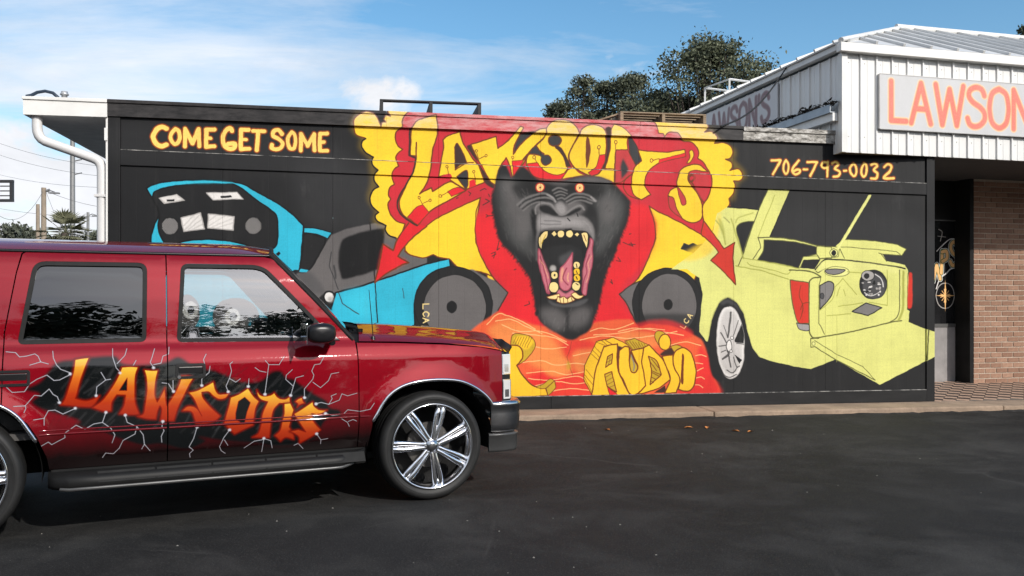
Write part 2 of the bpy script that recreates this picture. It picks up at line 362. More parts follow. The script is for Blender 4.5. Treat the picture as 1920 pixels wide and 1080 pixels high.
# ---------------------------------------------------------------- strokes of the painted images (kind|colour|smooth|outline|width|soft|opacity|points)
MURAL_DATA = '''
P|g3|1||0|16|35|24,94 634,135 634,228 24,197
P|g3|1||0|20|35|1907,315 2491,340 2491,581 1907,514
P|g3|1||0|20|60|514,185 725,210 710,381 544,367
P|cy|1|k2|4.8|0|100|100,275! 116,264 154,254 208,249 266,247 311,250 357,255 398,278 457,310 499,343 527,372! 526,410 524,428 520,473 515,501! 499,503 440,582! 112,582! 112,430! 113,407 121,377 133,352! 139,332! 116,302!
P|k|1|k2|4.8|0|100|116,303! 120,286 130,278 161,269 208,262 261,258 311,259 343,261 398,302 434,327 452,346 456,384 454,422 446,436 432,441 402,439 357,426 311,417 266,414 221,417 187,425 153,433! 139,409 132,383 135,353! 130,328!
P|cy2|1||0|1.6|50|163,262 221,252 288,250 334,255 288,256 221,258
P|wg|0||0|0|100|132,301 181,289 204,306 147,317
P|w|0||0|1.2|80|136,301 180,291 196,304 150,314
P|k|0||0|0|100|154,306 175,302 175,308 155,311
P|w|0|wg|2.4|0|100|261,284 343,280 361,299 279,303
P|k|0||0|0|100|298,292 327,289 330,295 300,298
P|w|0|wg|3.2|0|100|192,355 245,340 255,385 200,393
P|w|0|wg|3.2|0|100|266,342 336,350 333,388 264,382
L|wg|0||1.9|0.8|100|201,390 241,347
L|wg|0||1.9|0.8|100|199,378 225,349
L|wg|0||1.9|0.8|100|212,387 248,358
L|wg|0||1.9|0.8|100|225,385 252,372
L|wg|0||1.6|0.8|100|268,377 311,348
L|wg|0||1.6|0.8|100|273,382 332,355
L|wg|0||1.6|0.8|100|288,383 334,367
L|wg|0||1.6|0.8|100|267,363 288,346
P|g2|1|k2|2.4|0|100|185,378 182,390 174,400 163,403 152,400 144,391 141,379 144,366 152,357 163,354 174,357 182,366
L|wg|0||1.4|0|70|142,374 153,358
L|wg|0||1.4|0|70|171,357 184,371
L|wg|0||1.4|0|70|142,381 161,356
L|wg|0||1.4|0|70|163,356 184,379
L|wg|0||1.4|0|70|144,387 166,357
L|wg|0||1.4|0|70|158,358 182,385
L|wg|0||1.4|0|70|147,391 171,359
L|wg|0||1.4|0|70|153,360 180,390
L|wg|0||1.4|0|70|151,395 175,362
L|wg|0||1.4|0|70|149,363 177,393
L|wg|0||1.4|0|70|155,398 179,365
L|wg|0||1.4|0|70|146,367 173,397
L|wg|0||1.4|0|70|159,399 182,370
L|wg|0||1.4|0|70|143,372 168,399
L|wg|0||1.4|0|70|165,400 184,375
L|wg|0||1.4|0|70|142,377 162,400
L|wg|0||1.4|0|70|172,399 184,383
L|wg|0||1.4|0|70|142,385 155,400
P|g2|1|k2|2.4|0|100|410,375 407,388 399,397 389,400 378,397 370,388 367,376 370,363 378,354 389,350 399,354 407,363
L|wg|0||1.4|0|70|367,370 379,355
L|wg|0||1.4|0|70|397,353 410,368
L|wg|0||1.4|0|70|367,378 386,353
L|wg|0||1.4|0|70|389,353 410,376
L|wg|0||1.4|0|70|369,384 392,354
L|wg|0||1.4|0|70|383,354 408,382
L|wg|0||1.4|0|70|372,388 397,356
L|wg|0||1.4|0|70|378,356 406,387
L|wg|0||1.4|0|70|376,392 401,358
L|wg|0||1.4|0|70|374,360 403,390
L|wg|0||1.4|0|70|380,395 405,362
L|wg|0||1.4|0|70|371,364 398,394
L|wg|0||1.4|0|70|385,397 408,366
L|wg|0||1.4|0|70|368,368 394,396
L|wg|0||1.4|0|70|391,397 410,372
L|wg|0||1.4|0|70|367,374 388,398
L|wg|0||1.4|0|70|398,396 410,380
L|wg|0||1.4|0|70|367,382 380,397
P|k2|0||0|0|100|446,458 460,447 464,453 453,467
P|cy|0||0|0|100|122,537 514,536 574,735 122,731
P|gr|1||0|0|100|243,621 239,646 225,665 208,672 190,665 177,646 172,621 177,595 190,577 208,570 225,577 239,595
P|gr|1||0|0|100|405,633 396,660 372,680 340,687 308,680 285,660 277,633 285,606 308,586 340,579 372,586 396,606
P|w|1||0|0|100|239,615 236,628 228,637 218,640 207,637 199,627 196,615 199,602 207,593 218,589 228,593 236,602
P|k2|1||0|0|100|229,615 228,621 224,625 219,627 214,625 210,621 209,615 210,609 214,604 219,603 224,604 228,609
P|w|1||0|0|100|352,633 349,645 342,654 332,657 321,654 314,645 311,633 314,621 321,612 332,609 342,612 349,621
P|k2|1||0|0|100|343,633 342,639 338,643 333,645 328,643 324,639 323,633 324,627 328,623 333,621 338,623 342,627
P|g3|0||0|0|100|136,659 455,661 455,764 136,761
P|gr|1||0|0.8|100|606,398! 655,379 730,362! 761,371 780,396 824,440 880,459! 880,484! 745,526 618,564 585,567 559,582 509,512 530,507 548,493 563,471 585,430
P|g2|1||0|4.8|60|509,512 545,505 575,536 585,567 545,561
P|k2|1||0|1.6|100|631,426 646,405 705,385 758,376! 755,422 739,495! 699,511 640,525 631,511 625,470
P|k|1|k2|4.8|0|100|530,399 563,400 589,413 572,452 545,497 518,496 525,446
P|cy|1|k2|3.2|0|100|528,378! 563,380 608,392! 595,409! 566,397 528,393!
P|cy|0||0|0|100|519,495 542,500 536,505 515,504
P|cy|1|k2|4.8|0|100|618,564! 675,549 729,532 799,508 869,483 945,463! 950,487! 899,503 864,536 849,566 844,607 846,677! 846,748! 577,745! 606,606!
P|cy2|1||0|9.6|60|645,571 704,561 724,622 675,631
L|k2|0||3.2|0|100|716,361 716,383
L|g3|0||2.6|0|100|606,448 600,486 625,555
L|g3|0||4.8|0.8|100|614,486 618,524
L|g3|0||2.6|0|100|626,564 637,596 683,627
L|k2|0||3.2|0|100|727,498 731,536 739,678
P|w|1|k2|4.8|0|100|614,576 612,584 607,590 599,592 592,590 587,584 585,576 587,568 592,563 599,561 607,563 612,568
P|wg|1||0|3.2|100|611,583 610,587 607,590 603,591 599,590 596,587 595,583 596,579 599,576 603,575 607,576 610,579
L|g3|0||1.9|0|100|810,551 813,580
L|yo|1||14.4|8|28|681,52 670,89 703,118 692,141 725,170 722,196 728,240 718,289 740,331 733,356 761,369 773,400
L|yo|1||14.4|8|32|1747,65 1778,98 1829,126 1819,151 1860,194 1834,219 1824,269
P|y|1|br|3.8|0|100|772,28! 767,40 775,52! 762,49 755,61! 761,70! 751,72 747,83! 737,58 725,45 703,42 681,52 670,67 670,89 678,108 703,117! 694,126 692,141 703,157 725,170! 721,181 724,196 738,209! 728,222 728,240 741,257! 724,267 716,289 722,315 741,331! 731,341 737,356 761,369! 759,382 770,398 790,404 816,425 816,443! 834,455 869,461 899,452! 915,460 945,464! 976,490 1037,502 1057,507! 1059,520 1075,528 1108,540! 1480,555! 1535,524! 1590,491! 1698,532! 1778,333 1819,293 1809,301! 1817,286 1814,271! 1829,254 1832,229 1827,217! 1850,214 1859,194 1845,177 1818,183! 1825,173 1822,158 1803,149! 1819,145 1827,126 1819,107 1793,97 1767,101! 1773,84 1755,67 1731,70! 1742,56 1737,41!
L|k2|1||4.2|0|100|703,118 694,126 692,141 703,157 725,170! 721,181 724,196 738,209! 728,222 728,240 741,257! 724,267 716,289 722,315 741,331! 731,341 737,356 761,369! 759,382 770,398 790,404
P|y|1||0|6.4|100|1579,418 1776,383 1811,317 1785,432 1681,515 1613,499
P|k|0|ol|1.9|0|100|1658,429! 1668,410! 1683,416 1698,410! 1711,416 1727,412! 1727,448!
P|r|1|br|3.8|0|100|864,35! 833,35 816,48 807,66 809,81! 792,95 788,116 796,136 810,146! 796,157 790,172 798,196! 785,207 779,226 786,249! 773,258 768,277 775,292! 768,307 772,329 788,353 816,364! 808,386 792,415 783,442! 753,423! 745,466 730,536! 761,510 808,483 828,477! 796,458! 811,434 840,402 852,393 900,352 960,320 1038,282! 1023,392 1028,428 1038,459 1044,464 1062,497 1090,535 1120,563! 1108,586 1090,617! 1085,740! 1528,744! 1521,660! 1497,618 1483,592 1463,568! 1519,523 1551,465 1571,417 1578,392 1571,340 1557,299! 1594,319 1670,354 1737,393 1767,421 1779,438! 1755,463! 1793,494 1836,538! 1827,450 1833,406! 1798,426! 1757,372 1731,341! 1727,314 1730,290! 1747,265 1756,236 1755,202 1742,177 1731,159 1712,148! 1716,134 1711,115 1691,99 1668,97! 1659,92 1645,74 1617,73 1602,88! 1599,78 1584,76! 1580,61 1569,44! 1361,37! 1197,30! 1037,29!
P|r2|1||0|8|100|1044,464 1120,563 1090,617 1085,724 1528,727 1521,660 1463,568 1557,449 1576,392 1571,340 1480,288 1161,294 1005,348 1025,392
P|r2|1||0|4.8|100|1524,298 1569,322 1574,394 1524,481 1494,510
L|br|1||3.8|0|100|1023,392 1028,428 1038,459 1044,464 1062,497 1090,535 1120,563! 1108,586 1090,617
L|br|1||3.8|0|100|1521,660 1497,618 1483,592 1463,568! 1519,523 1551,465 1571,417 1578,392 1571,340 1557,299
P|r2|1||0|4|70|755,428 781,445 792,440 796,459 821,475 761,506 736,523
P|y|1|br|3.2|0|100|1038,282! 960,320 900,352 852,393 819,422 817,441! 834,455 869,461 899,452! 915,460 945,464! 976,490 1037,502 1057,507! 1072,515! 1062,497 1044,464 1026,418 1023,392 1022,378 1026,327
P|r2|1||0|0|100|827,361! 808,386 792,415 782,442! 753,423! 745,466 730,536! 761,510 808,483 828,477! 796,458! 811,434 840,402 880,370!
L|br|1||3.8|0|100|827,361 808,386 792,415 782,442! 753,423! 745,466 730,536! 761,510 808,483 828,477! 796,458! 811,434 840,402 880,370
P|gr|1||0|0.8|100|1005,495 1036,507 1062,520 1083,527! 1120,563! 1108,586 1090,617! 1051,658 1005,678 958,691 880,644 880,550
L|dk|1||3.5|0|100|1083,527 1120,563! 1108,586 1090,617
P|gr|1||0|0|100|1463,568! 1497,542 1538,524 1590,502 1590,650 1521,660! 1497,618 1483,592
L|dk|1||3.5|0|100|1538,524 1497,542 1463,568! 1483,592 1497,618 1521,660
P|k|1|k2|3.2|0|100|1074,600 1058,657 1015,699 958,713 901,698 859,656 844,600 859,544 901,503 958,487 1015,502 1058,543
P|gr|1|k2|2.4|0|100|1056,608 1043,657 1009,693 963,705 916,692 883,656 870,608 883,560 916,524 963,511 1009,524 1043,559
P|k2|1||0|0|100|968,607 966,616 961,622 953,625 946,622 940,616 938,606 940,597 946,591 953,588 961,591 966,597
P|k|1|k2|3.2|0|100|1729,596 1714,650 1673,690 1616,704 1560,689 1519,649 1504,596 1519,542 1560,503 1616,488 1673,502 1714,542
P|gr|1|k2|2.4|0|100|1710,601 1698,649 1666,684 1621,697 1577,684 1545,649 1533,601 1545,553 1577,517 1621,504 1666,517 1698,552
P|k2|1||0|0|100|1632,599 1630,608 1625,614 1618,616 1611,614 1605,608 1603,599 1605,591 1611,584 1618,582 1625,584 1630,591
P|k|1||0|4.8|75|1513,634 1712,634 1729,698 1701,703 1535,681
L|ta|0||3.2|0|100|886,597 869,597 869,611
L|ta|1||3.2|0|100|883,633 886,625 878,619 870,625 873,633
L|ta|0||3.2|0|100|869,638 886,644 869,652
L|ta|0||2.6|0|100|876,641 876,649
L|ta|0||2.7|0|100|1656,666 1669,674 1675,666
L|ta|0||2.7|0|100|1674,643 1669,646 1670,652 1676,656 1682,654 1684,649
L|ta|0||2.7|0|100|1690,643 1680,630 1696,634
L|ta|0||2.1|0|100|1687,639 1691,633
P|o|1||0|2.4|100|985,699 1026,663 1072,632 1093,621 1134,638 1176,654 1239,664 1340,670 1394,652 1497,644 1524,665 1562,658 1634,666 1701,693 1729,714 1743,752 1759,779 1768,827 1782,854 1788,878! 1161,877! 880,906! 889,855 864,808 898,757 942,723
P|r2|1||0|5.6|85|1717,725 1743,752 1759,779 1768,827 1782,854 1788,875 1645,873 1701,810
P|r2|1||0|6.4|70|1214,900 1378,895 1378,807 1197,812
P|r2|1||0|4.8|70|1295,709 1378,710 1386,750 1298,754
P|r2|1||0|5.6|60|1181,804 1295,790 1298,830 1173,836
P|r2|1||0|4|60|1494,665 1613,646 1698,688 1630,712 1511,698
P|o2|1||0|8|85|1061,676 1133,645 1262,709 1295,806 1214,789 1117,724
P|o2|1||0|6.4|70|1320,742 1411,726 1494,678 1613,712 1394,775 1336,806
P|o2|1||0|4.8|80|1230,773 1295,761 1312,806 1246,813
L|pl|1||2.4|0.3|90|1057,658 1090,627 1114,630 1161,648 1203,672
L|pl|1||2.4|0.3|90|1083,648 1129,643 1176,664 1224,685
L|pl|1||2.4|0.3|90|1103,658 1155,679 1224,679 1298,711
L|pl|1||2.4|0.3|90|1134,684 1203,690 1266,700 1303,721
L|pl|1||2.4|0.3|90|1372,680 1405,670 1453,673 1508,655
L|pl|1||2.4|0.3|90|1383,691 1459,686 1535,673 1606,676
L|pl|1||2.4|0.3|90|1340,706 1415,694 1480,702 1546,697 1645,682
L|pl|1||2.4|0.3|90|1161,772 1224,767 1266,781 1319,776 1372,779
L|pl|1||2.4|0.3|90|1176,803 1255,799 1298,810 1362,800
L|pl|1||2.4|0.3|90|1182,819 1245,825 1330,815 1356,824
L|pl|1||2.4|0.3|90|1192,844 1266,830 1319,837 1372,832
L|pl|1||2.4|0.3|90|1255,858 1319,852 1383,861
L|pl|1||2.4|0.3|90|1706,757 1723,754 1740,760
L|pl|1||2.4|0.3|90|1701,778 1729,781
L|pl|1||2.4|0.3|90|1706,805 1731,794
L|pl|1||2.4|0.3|90|1706,826 1723,823 1734,829
L|pl|1||2.4|0.3|90|1695,847 1717,847 1729,855
L|pl|1||2.4|0.3|90|1623,724 1673,714 1723,725
L|pl|1||2.4|0.3|90|1319,753 1372,743
L|pl|1||2.4|0.3|90|1187,721 1239,731 1298,727
L|pl|1||2.4|0.3|90|1459,681 1513,671 1590,681 1667,693
L|br|0||2.2|0|60|1313,712 1310,734 1300,756 1306,779 1313,798 1319,814
P|yo|1||0|1.6|60|1300,772 1308,771 1311,791 1300,794
L|dk|0||2.4|0|100|1093,412 1088,438 1095,432
L|dk|0||2.4|0|100|1070,448 1083,443 1077,461
L|dk|0||2.4|0|100|1072,456 1085,449
L|dk|0||2.4|0|100|1453,466 1467,468 1459,455
L|dk|0||2.4|0|100|1475,410 1505,421 1499,410
L|dk|0||2.4|0|100|1434,529 1442,537 1437,523
L|dk|0||2.4|0|100|1171,602 1187,597 1184,589
L|dk|0||2.4|0|100|1140,496 1145,494
L|dk|0||2.4|0|100|1005,277 1009,270 1003,266
L|dk|0||2.4|0|100|1037,262 1051,255 1055,258
L|dk|0||2.4|0|100|1062,272 1065,279
L|dk|0||2.4|0|100|1055,332 1062,336 1055,339
L|dk|0||2.4|0|100|1062,336 1076,335
L|dk|0||2.4|0|100|1053,287 1065,293 1046,304
L|dk|0||2.4|0|100|967,285 972,283
L|dk|0||2.4|0|100|1494,385 1499,383
L|dk|0||2.4|0|100|1494,414 1512,416
P|dk|1||0|1.2|100|998,134 1016,130 1051,202 1079,244 1076,255 1051,237 1030,182
P|g3|1||0|1.2|100|1151,101 1170,86 1223,83 1190,125 1140,151
P|g3|1||0|0.8|100|1165,131 1195,111 1219,140 1227,156 1189,151 1165,173
P|dk|1||0|0.8|100|1416,67 1436,67 1436,123 1419,188 1407,186 1422,145 1423,97
P|g3|1|dk|3.2|0.8|100|1493,91! 1503,94 1522,126 1535,160! 1515,174! 1497,143
P|y|1|br|4.2|0|100|835,83! 855,61 906,44! 911,80 909,105 897,147 890,206 879,245 859,275! 893,255! 896,267! 946,238 967,245 995,262! 967,279 886,328 854,367! 821,346 804,326 800,298 811,270 824,242 838,214 848,173 850,124 849,164! 831,163!
L|dk|0||4.8|0.5|100|831,86 828,163 848,170
L|dk|1||4.8|0.5|100|848,173 838,214 821,246 803,277 794,305 800,329 821,350 852,368
P|r2|1|br|2.1|0|100|868,306! 886,328! 854,367! 824,344! 845,318
P|r2|1|br|2.1|0|100|940,267! 970,253 995,262! 953,280!
P|y|1|br|3.8|0|100|928,116! 942,102 977,89! 986,120 1016,168 1030,185 1051,237! 1026,247 995,260! 949,233 939,219 914,224! 921,181 930,136
P|dk|1|br|2.4|0|100|961,136! 970,124 988,155 998,181! 977,188 963,202!
P|g3|1|br|2.9|0|100|967,223! 996,203 1001,242 996,260!
P|r|1||0|0|100|918,224! 946,214 953,226 939,237!
P|r2|0||0|0|100|1006,234! 1021,229! 1026,247! 1004,256!
L|br|1||3.2|0|100|963,203 995,182 1018,179
P|y|1|br|3.8|0|100|1010,126! 1085,100! 1091,135! 1119,113 1158,69! 1167,73! 1140,126 1137,151! 1165,115 1209,79 1233,73 1249,78 1243,87 1205,122 1165,168 1176,164 1133,222! 1125,183 1115,162! 1092,201 1083,246! 1065,230 1030,168
P|r2|0|br|2.1|0|100|1133,172! 1169,167! 1136,221!
P|r2|0||0|0|100|1026,168 1051,206 1044,199 1030,178
P|y|1|br|3.8|0|100|1207,123! 1235,92 1236,71 1254,52 1282,46 1309,52 1330,69 1337,86! 1320,118 1306,146 1307,170 1301,191! 1290,207 1279,225! 1233,225 1197,215 1181,194 1176,173 1181,154 1189,149 1219,153! 1230,148 1218,140
P|g3|1|br|3.8|0|100|1283,107 1280,115 1273,121 1263,124 1253,122 1246,116 1243,108 1246,99 1253,93 1263,91 1273,93 1280,98
P|dk|1|br|1.9|0|100|1267,120 1282,128 1298,154 1313,184! 1298,185! 1292,162 1279,141 1265,128
P|g3|1|br|3.2|0|100|1252,166 1250,173 1244,179 1237,182 1229,180 1223,174 1221,166 1223,159 1229,153 1237,151 1244,152 1250,158
P|g3|1||0|0.8|100|1192,141 1200,130 1219,143 1233,155 1223,161 1216,151
P|r2|1|br|2.4|0|100|1180,178! 1210,175! 1227,197 1252,209 1273,211 1298,202! 1282,225! 1233,225 1197,215 1183,197
P|y|1|br|1.9|0|100|1301,196! 1317,184! 1339,204 1367,212 1397,205 1406,189! 1447,188! 1447,231! 1427,223 1397,214 1356,211 1317,216 1284,224!
P|y|1|br|4.2|0|100|1338,89! 1345,72 1367,59 1391,59 1411,67 1420,86 1423,115 1419,151 1408,189 1391,205 1367,210 1339,198 1317,180 1307,156 1312,132
P|br|1||0|0|100|1361,93 1368,98 1373,130 1368,168 1361,186 1358,139
P|r2|1|br|2.2|0|100|1401,146! 1419,145! 1416,172 1397,202 1375,211! 1364,203! 1391,181
P|y|1|br|3.2|0|100|1436,69 1444,53! 1475,65 1498,87! 1489,97 1489,128! 1451,130! 1448,188! 1448,231! 1464,252! 1447,233 1446,188! 1419,187! 1434,129
P|rd|1|br|2.4|0|100|1452,131! 1489,128! 1503,154 1514,175! 1503,200 1480,219 1466,230! 1448,231! 1450,177!
P|g3|1||0|1.6|100|1475,155! 1491,189 1469,219! 1466,182
P|y|1|br|3.5|0|100|1522,127! 1559,131 1615,132 1671,122! 1675,143! 1620,156 1587,167 1559,187 1544,211 1542,235 1562,264! 1532,280! 1509,265 1500,236 1502,207 1514,178 1533,161!
L|br|1||3.2|0|100|1501,203 1480,219 1475,238 1489,265 1525,279
P|y|1|br|2.6|0|100|1686,128 1696,124 1700,140 1688,162 1678,164! 1688,145
P|r2|1|br|1.6|0|100|1589,155! 1673,132! 1675,143! 1620,156 1587,168!
P|y|1|br|3.5|0|100|1645,214 1660,184 1691,169 1721,170 1746,190! 1706,186 1685,193 1679,218 1711,256 1727,295 1724,334 1696,347 1665,337 1645,306 1632,273! 1617,265! 1627,248 1646,239! 1643,228
P|rd|1|br|2.6|0|100|1647,238 1670,267 1675,288 1663,294 1655,277
L|br|1||6.4|0|100|1684,223 1681,209 1692,201 1701,210 1693,219
L|br|1||4.8|0|100|1688,220 1711,251 1730,283
P|rd|1||0|1.6|60|1696,186 1731,192 1749,226 1731,278 1701,232 1696,203
P|rd|1|br|2.6|0|100|1617,268! 1635,273 1645,306 1665,337! 1625,306
L|br|1||3.5|0|100|1755,202 1756,236 1747,265 1730,290! 1727,314 1731,341
L|br|0||1.8|0|100|1026,144 1032,166
P|y|1|br|1.9|0|100|1030,144 1029,146 1028,147 1026,148 1025,148 1023,146 1023,144 1023,142 1025,141 1026,140 1028,141 1029,142
L|br|0||1.8|0|100|1033,168 1055,157
P|y|1|br|1.9|0|100|1058,157 1058,159 1056,161 1055,161 1053,161 1052,159 1051,158 1052,155 1053,154 1055,153 1056,154 1058,155
L|br|0||1.8|0|100|944,219 939,195
P|y|1|br|1.9|0|100|942,194 942,196 940,197 939,198 937,197 936,196 935,194 936,192 937,191 939,190 940,191 942,192
L|br|0||1.8|0|100|1025,238 1018,208
P|y|1|br|1.9|0|100|1021,207 1021,208 1019,210 1018,211 1016,210 1015,209 1014,207 1015,205 1016,203 1018,203 1019,203 1021,205
L|br|0||1.8|0|100|867,304 857,286
P|y|1|br|1.9|0|100|861,285 860,287 859,289 857,289 855,289 854,287 854,285 854,283 855,282 857,282 859,282 860,283
L|br|0||1.8|0|100|869,302 890,293
P|y|1|br|1.9|0|100|893,293 893,295 892,296 890,297 888,296 887,295 886,293 887,291 888,290 890,289 892,290 893,291
L|br|0||1.8|0|100|940,268 919,281
P|y|1|br|1.9|0|100|923,281 923,283 921,284 920,284 918,284 916,283 916,281 916,279 918,277 920,277 921,277 923,279
L|br|0||1.8|0|100|1135,170 1135,162
P|y|1|br|1.9|0|100|1139,161 1138,163 1137,164 1135,165 1133,164 1132,163 1132,161 1132,159 1133,158 1135,157 1137,157 1138,159
L|br|0||2.2|0|100|1400,144 1400,124
P|y|1|br|2.2|0|100|1404,123 1403,126 1402,128 1400,128 1398,128 1396,126 1395,123 1396,120 1398,119 1400,118 1402,118 1403,120
L|br|0||2.2|0|100|1451,130 1452,108
P|y|1|br|2.2|0|100|1457,107 1456,110 1454,112 1452,112 1450,112 1449,110 1448,107 1449,104 1450,102 1452,102 1454,102 1456,104
L|br|0||2.2|0|100|1208,175 1200,160
P|y|1|br|2.2|0|100|1204,159 1203,162 1202,164 1199,164 1198,164 1196,162 1195,159 1196,156 1198,154 1199,154 1202,154 1203,156
L|br|0||2.2|0|100|1589,153 1567,159
P|y|1|br|2.2|0|100|1569,158 1569,161 1567,163 1565,164 1563,163 1561,161 1561,159 1561,156 1563,154 1565,153 1567,154 1569,156
P|k|1||0|1.6|100|1083,233! 1090,201 1106,183 1118,190 1131,223! 1154,194 1164,188 1179,197 1194,213 1215,225 1238,229 1281,227 1320,215 1359,211 1406,215 1438,228 1464,250 1497,283! 1494,319 1486,354 1469,393 1455,431 1446,454 1423,503 1409,552 1399,602 1385,641 1372,674 1345,693 1312,707 1275,690 1232,663 1208,634 1199,585 1192,540 1172,498 1133,450 1096,410 1083,365 1075,325 1072,286 1078,258
P|gm|1||0|9.6|95|1098,223 1154,239 1205,308 1194,409 1205,454 1154,434 1118,385 1098,325 1090,273
P|gr|1||0|11.2|75|1108,235 1136,239 1159,289 1194,313 1184,384 1161,409 1136,359 1118,310
P|gm|1||0|9.6|95|1396,229 1451,261 1477,298 1466,355 1435,406 1393,452 1393,356
P|gr|1||0|11.2|65|1411,274 1443,284 1448,330 1422,355 1406,320
P|gr|1||0|4.8|90|1215,229 1281,229 1359,214 1411,218 1438,233 1359,233 1281,239 1230,236
P|k2|1||0|7.2|85|1136,242 1194,233 1256,239 1235,265 1189,268 1159,284 1138,264
P|k2|1||0|7.2|85|1307,236 1367,232 1417,236 1417,261 1393,280 1359,263 1307,259
P|k2|1||0|3.2|100|1194,313 1210,333 1210,373 1205,409 1194,374 1189,339
P|k2|1||0|4.8|80|1372,300 1393,320 1396,406 1383,381 1385,341 1359,321
P|gr|1||0|5.6|100|1205,303 1240,293 1276,302 1320,286 1354,301 1349,321 1318,332 1281,342 1245,333 1215,331
L|lf|1||6.4|1.4|70|1149,302 1171,284 1205,271 1235,267 1256,280
L|lf|1||6.4|1.4|70|1159,309 1184,291 1215,280 1245,280 1263,290
L|lf|1||5.1|1.4|70|1166,319 1189,301 1210,293 1230,293
L|lf|1||6.4|1.4|70|1297,281 1320,267 1349,265 1372,272 1390,286
L|lf|1||6.4|1.4|70|1300,289 1328,276 1354,275 1383,287
L|lf|1||5.1|1.4|70|1307,296 1328,286 1351,285 1377,294
L|lf|1||5.1|1.4|70|1256,257 1276,249 1300,256
L|lf|1||5.1|1.4|70|1261,266 1279,259 1300,265
L|lf|1||4.5|1.4|70|1266,272 1279,268 1294,271
L|lf|1||4.5|1.4|70|1271,282 1284,278 1294,283
L|k2|1||4.2|1.1|75|1154,307 1174,289 1207,276 1245,274
L|k2|1||4.2|1.1|75|1164,314 1194,293 1230,286 1256,290
L|k2|1||4.2|1.1|75|1298,285 1323,271 1351,270 1380,281
L|k2|1||4.2|1.1|75|1303,293 1331,281 1359,280
L|k2|1||4.2|1.1|75|1258,262 1279,254 1301,261
L|k2|1||4.2|1.1|75|1263,269 1279,264 1297,268
L|lf2|1||4.8|0.8|80|1240,270 1256,278 1265,290
L|lf2|1||4.8|0.8|80|1375,274 1388,287
P|lf2|1||0|4|75|1266,297 1281,289 1292,299 1297,322 1281,330 1269,317
P|k2|1||0|1.6|100|1215,308 1230,300 1251,307 1276,330 1256,331 1225,323
P|k2|1||0|1.6|100|1297,329 1318,314 1338,306 1346,311 1331,321 1307,332
L|lf|1||5.1|1|100|1205,328 1205,308 1225,295 1251,300 1271,322 1284,330 1297,324 1323,306 1344,301 1354,313
L|k2|1||4|0.8|100|1251,328 1281,335 1307,329
P|lf|1||0|3.2|100|1210,333 1230,330 1281,338 1333,329 1364,341 1383,371 1383,407 1370,389 1346,372 1281,370 1230,372 1215,388 1210,409
P|lf2|1||0|6.4|85|1215,338 1245,338 1281,342 1333,344 1359,361 1307,362 1256,368 1220,371
L|lf2|1||3.5|1.6|60|1220,343 1235,345 1251,340
L|lf2|1||3.5|1.6|60|1217,353 1240,355 1271,352
L|lf2|1||3.5|1.6|60|1225,363 1256,363 1297,357
L|lf2|1||3.5|1.6|60|1235,335 1266,342
L|lf2|1||3.5|1.6|60|1281,347 1307,354
L|lf2|1||3.5|1.6|60|1349,346 1367,361 1375,379
L|g3|1||2.4|0.8|70|1230,348 1256,348 1281,350
L|g3|1||2.4|0.8|70|1220,358 1251,359 1281,357
L|k2|0||3.2|0|100|1302,339 1310,347
L|k2|0||3.2|0|100|1331,324 1334,333
P|k2|1||0|0.8|100|1213,400 1225,377 1258,374 1318,371 1359,377 1377,395 1379,454 1365,520 1362,566 1345,582 1298,585 1245,576 1225,520 1212,455
L|gr|1||5.6|1.6|80|1208,465 1207,417 1213,384 1242,373 1291,372
L|lf|1||4.8|1.2|80|1318,372 1359,376 1379,395
P|pk|1|pd|3.2|0|100|1212,433 1220,442 1242,494 1248,520 1247,566 1238,563 1225,520 1213,475
L|pd|1||3.2|0|100|1218,455 1228,488 1238,527 1243,566
L|pl|1||1.9|0.4|50|1217,465 1232,488 1243,520
P|pk|1|pd|3.2|0|100|1372,398! 1380,405 1379,434 1380,464 1372,503 1364,539 1359,569 1348,566 1347,526 1350,487 1362,441 1370,421
L|pd|1||3.2|0|100|1369,448 1359,480 1362,500 1352,526 1348,559
L|pl|1||1.9|0.4|50|1377,451 1365,474 1369,500 1359,533
P|k|1||0|3.2|100|1225,442 1271,422 1318,422 1348,448 1345,540 1332,566 1265,566 1248,514
P|g2|1||0|4|80|1278,455 1298,445 1318,438 1312,464 1288,481 1278,474
P|pk|1|pd|3.2|0|100|1317,443! 1316,487 1315,527 1310,549 1295,557 1280,546 1276,520 1280,491 1288,481 1298,471
P|pl|1||0|2.4|45|1283,494 1288,487 1291,501 1285,533 1280,527
L|pd|1||4.2|0|100|1300,489 1288,520 1303,540
L|pl|1||3.2|0.8|60|1305,504 1302,520 1305,530
P|pk|1||0|1.6|100|1275,553 1295,566 1315,556 1322,566 1298,579 1271,569
P|ta|1|k2|3.2|0|100|1213,400! 1228,381 1243,377! 1240,397 1228,410 1222,436! 1214,423
L|yo|1||2.4|0|100|1223,416 1235,390
P|ta|1|k2|3.2|0|100|1343,384! 1352,381 1364,384 1366,405 1362,433! 1352,412
L|br|1||2.2|0|100|1352,389 1360,408
P|ta|0|k2|2.2|0|100|1252,387! 1262,376! 1271,387! 1262,396!
P|ta|1|k2|2.2|0|100|1292,387 1291,392 1287,397 1281,398 1276,397 1272,393 1271,387 1272,382 1276,377 1281,376 1287,377 1291,381
P|ta|1|k2|2.2|0|100|1320,387 1318,392 1314,397 1308,399 1303,397 1298,393 1297,387 1298,381 1303,377 1308,375 1314,376 1318,381
P|ta|0|k2|2.2|0|100|1322,388! 1331,381! 1339,387! 1332,396!
P|wg|1||0|1.6|100|1267,490 1266,494 1262,498 1258,499 1253,498 1249,494 1248,490 1249,486 1253,483 1258,482 1262,483 1266,486
P|ta|1|k2|2.2|0|100|1272,510 1271,517 1267,521 1261,523 1256,521 1252,517 1251,510 1252,504 1256,500 1261,498 1267,500 1271,504
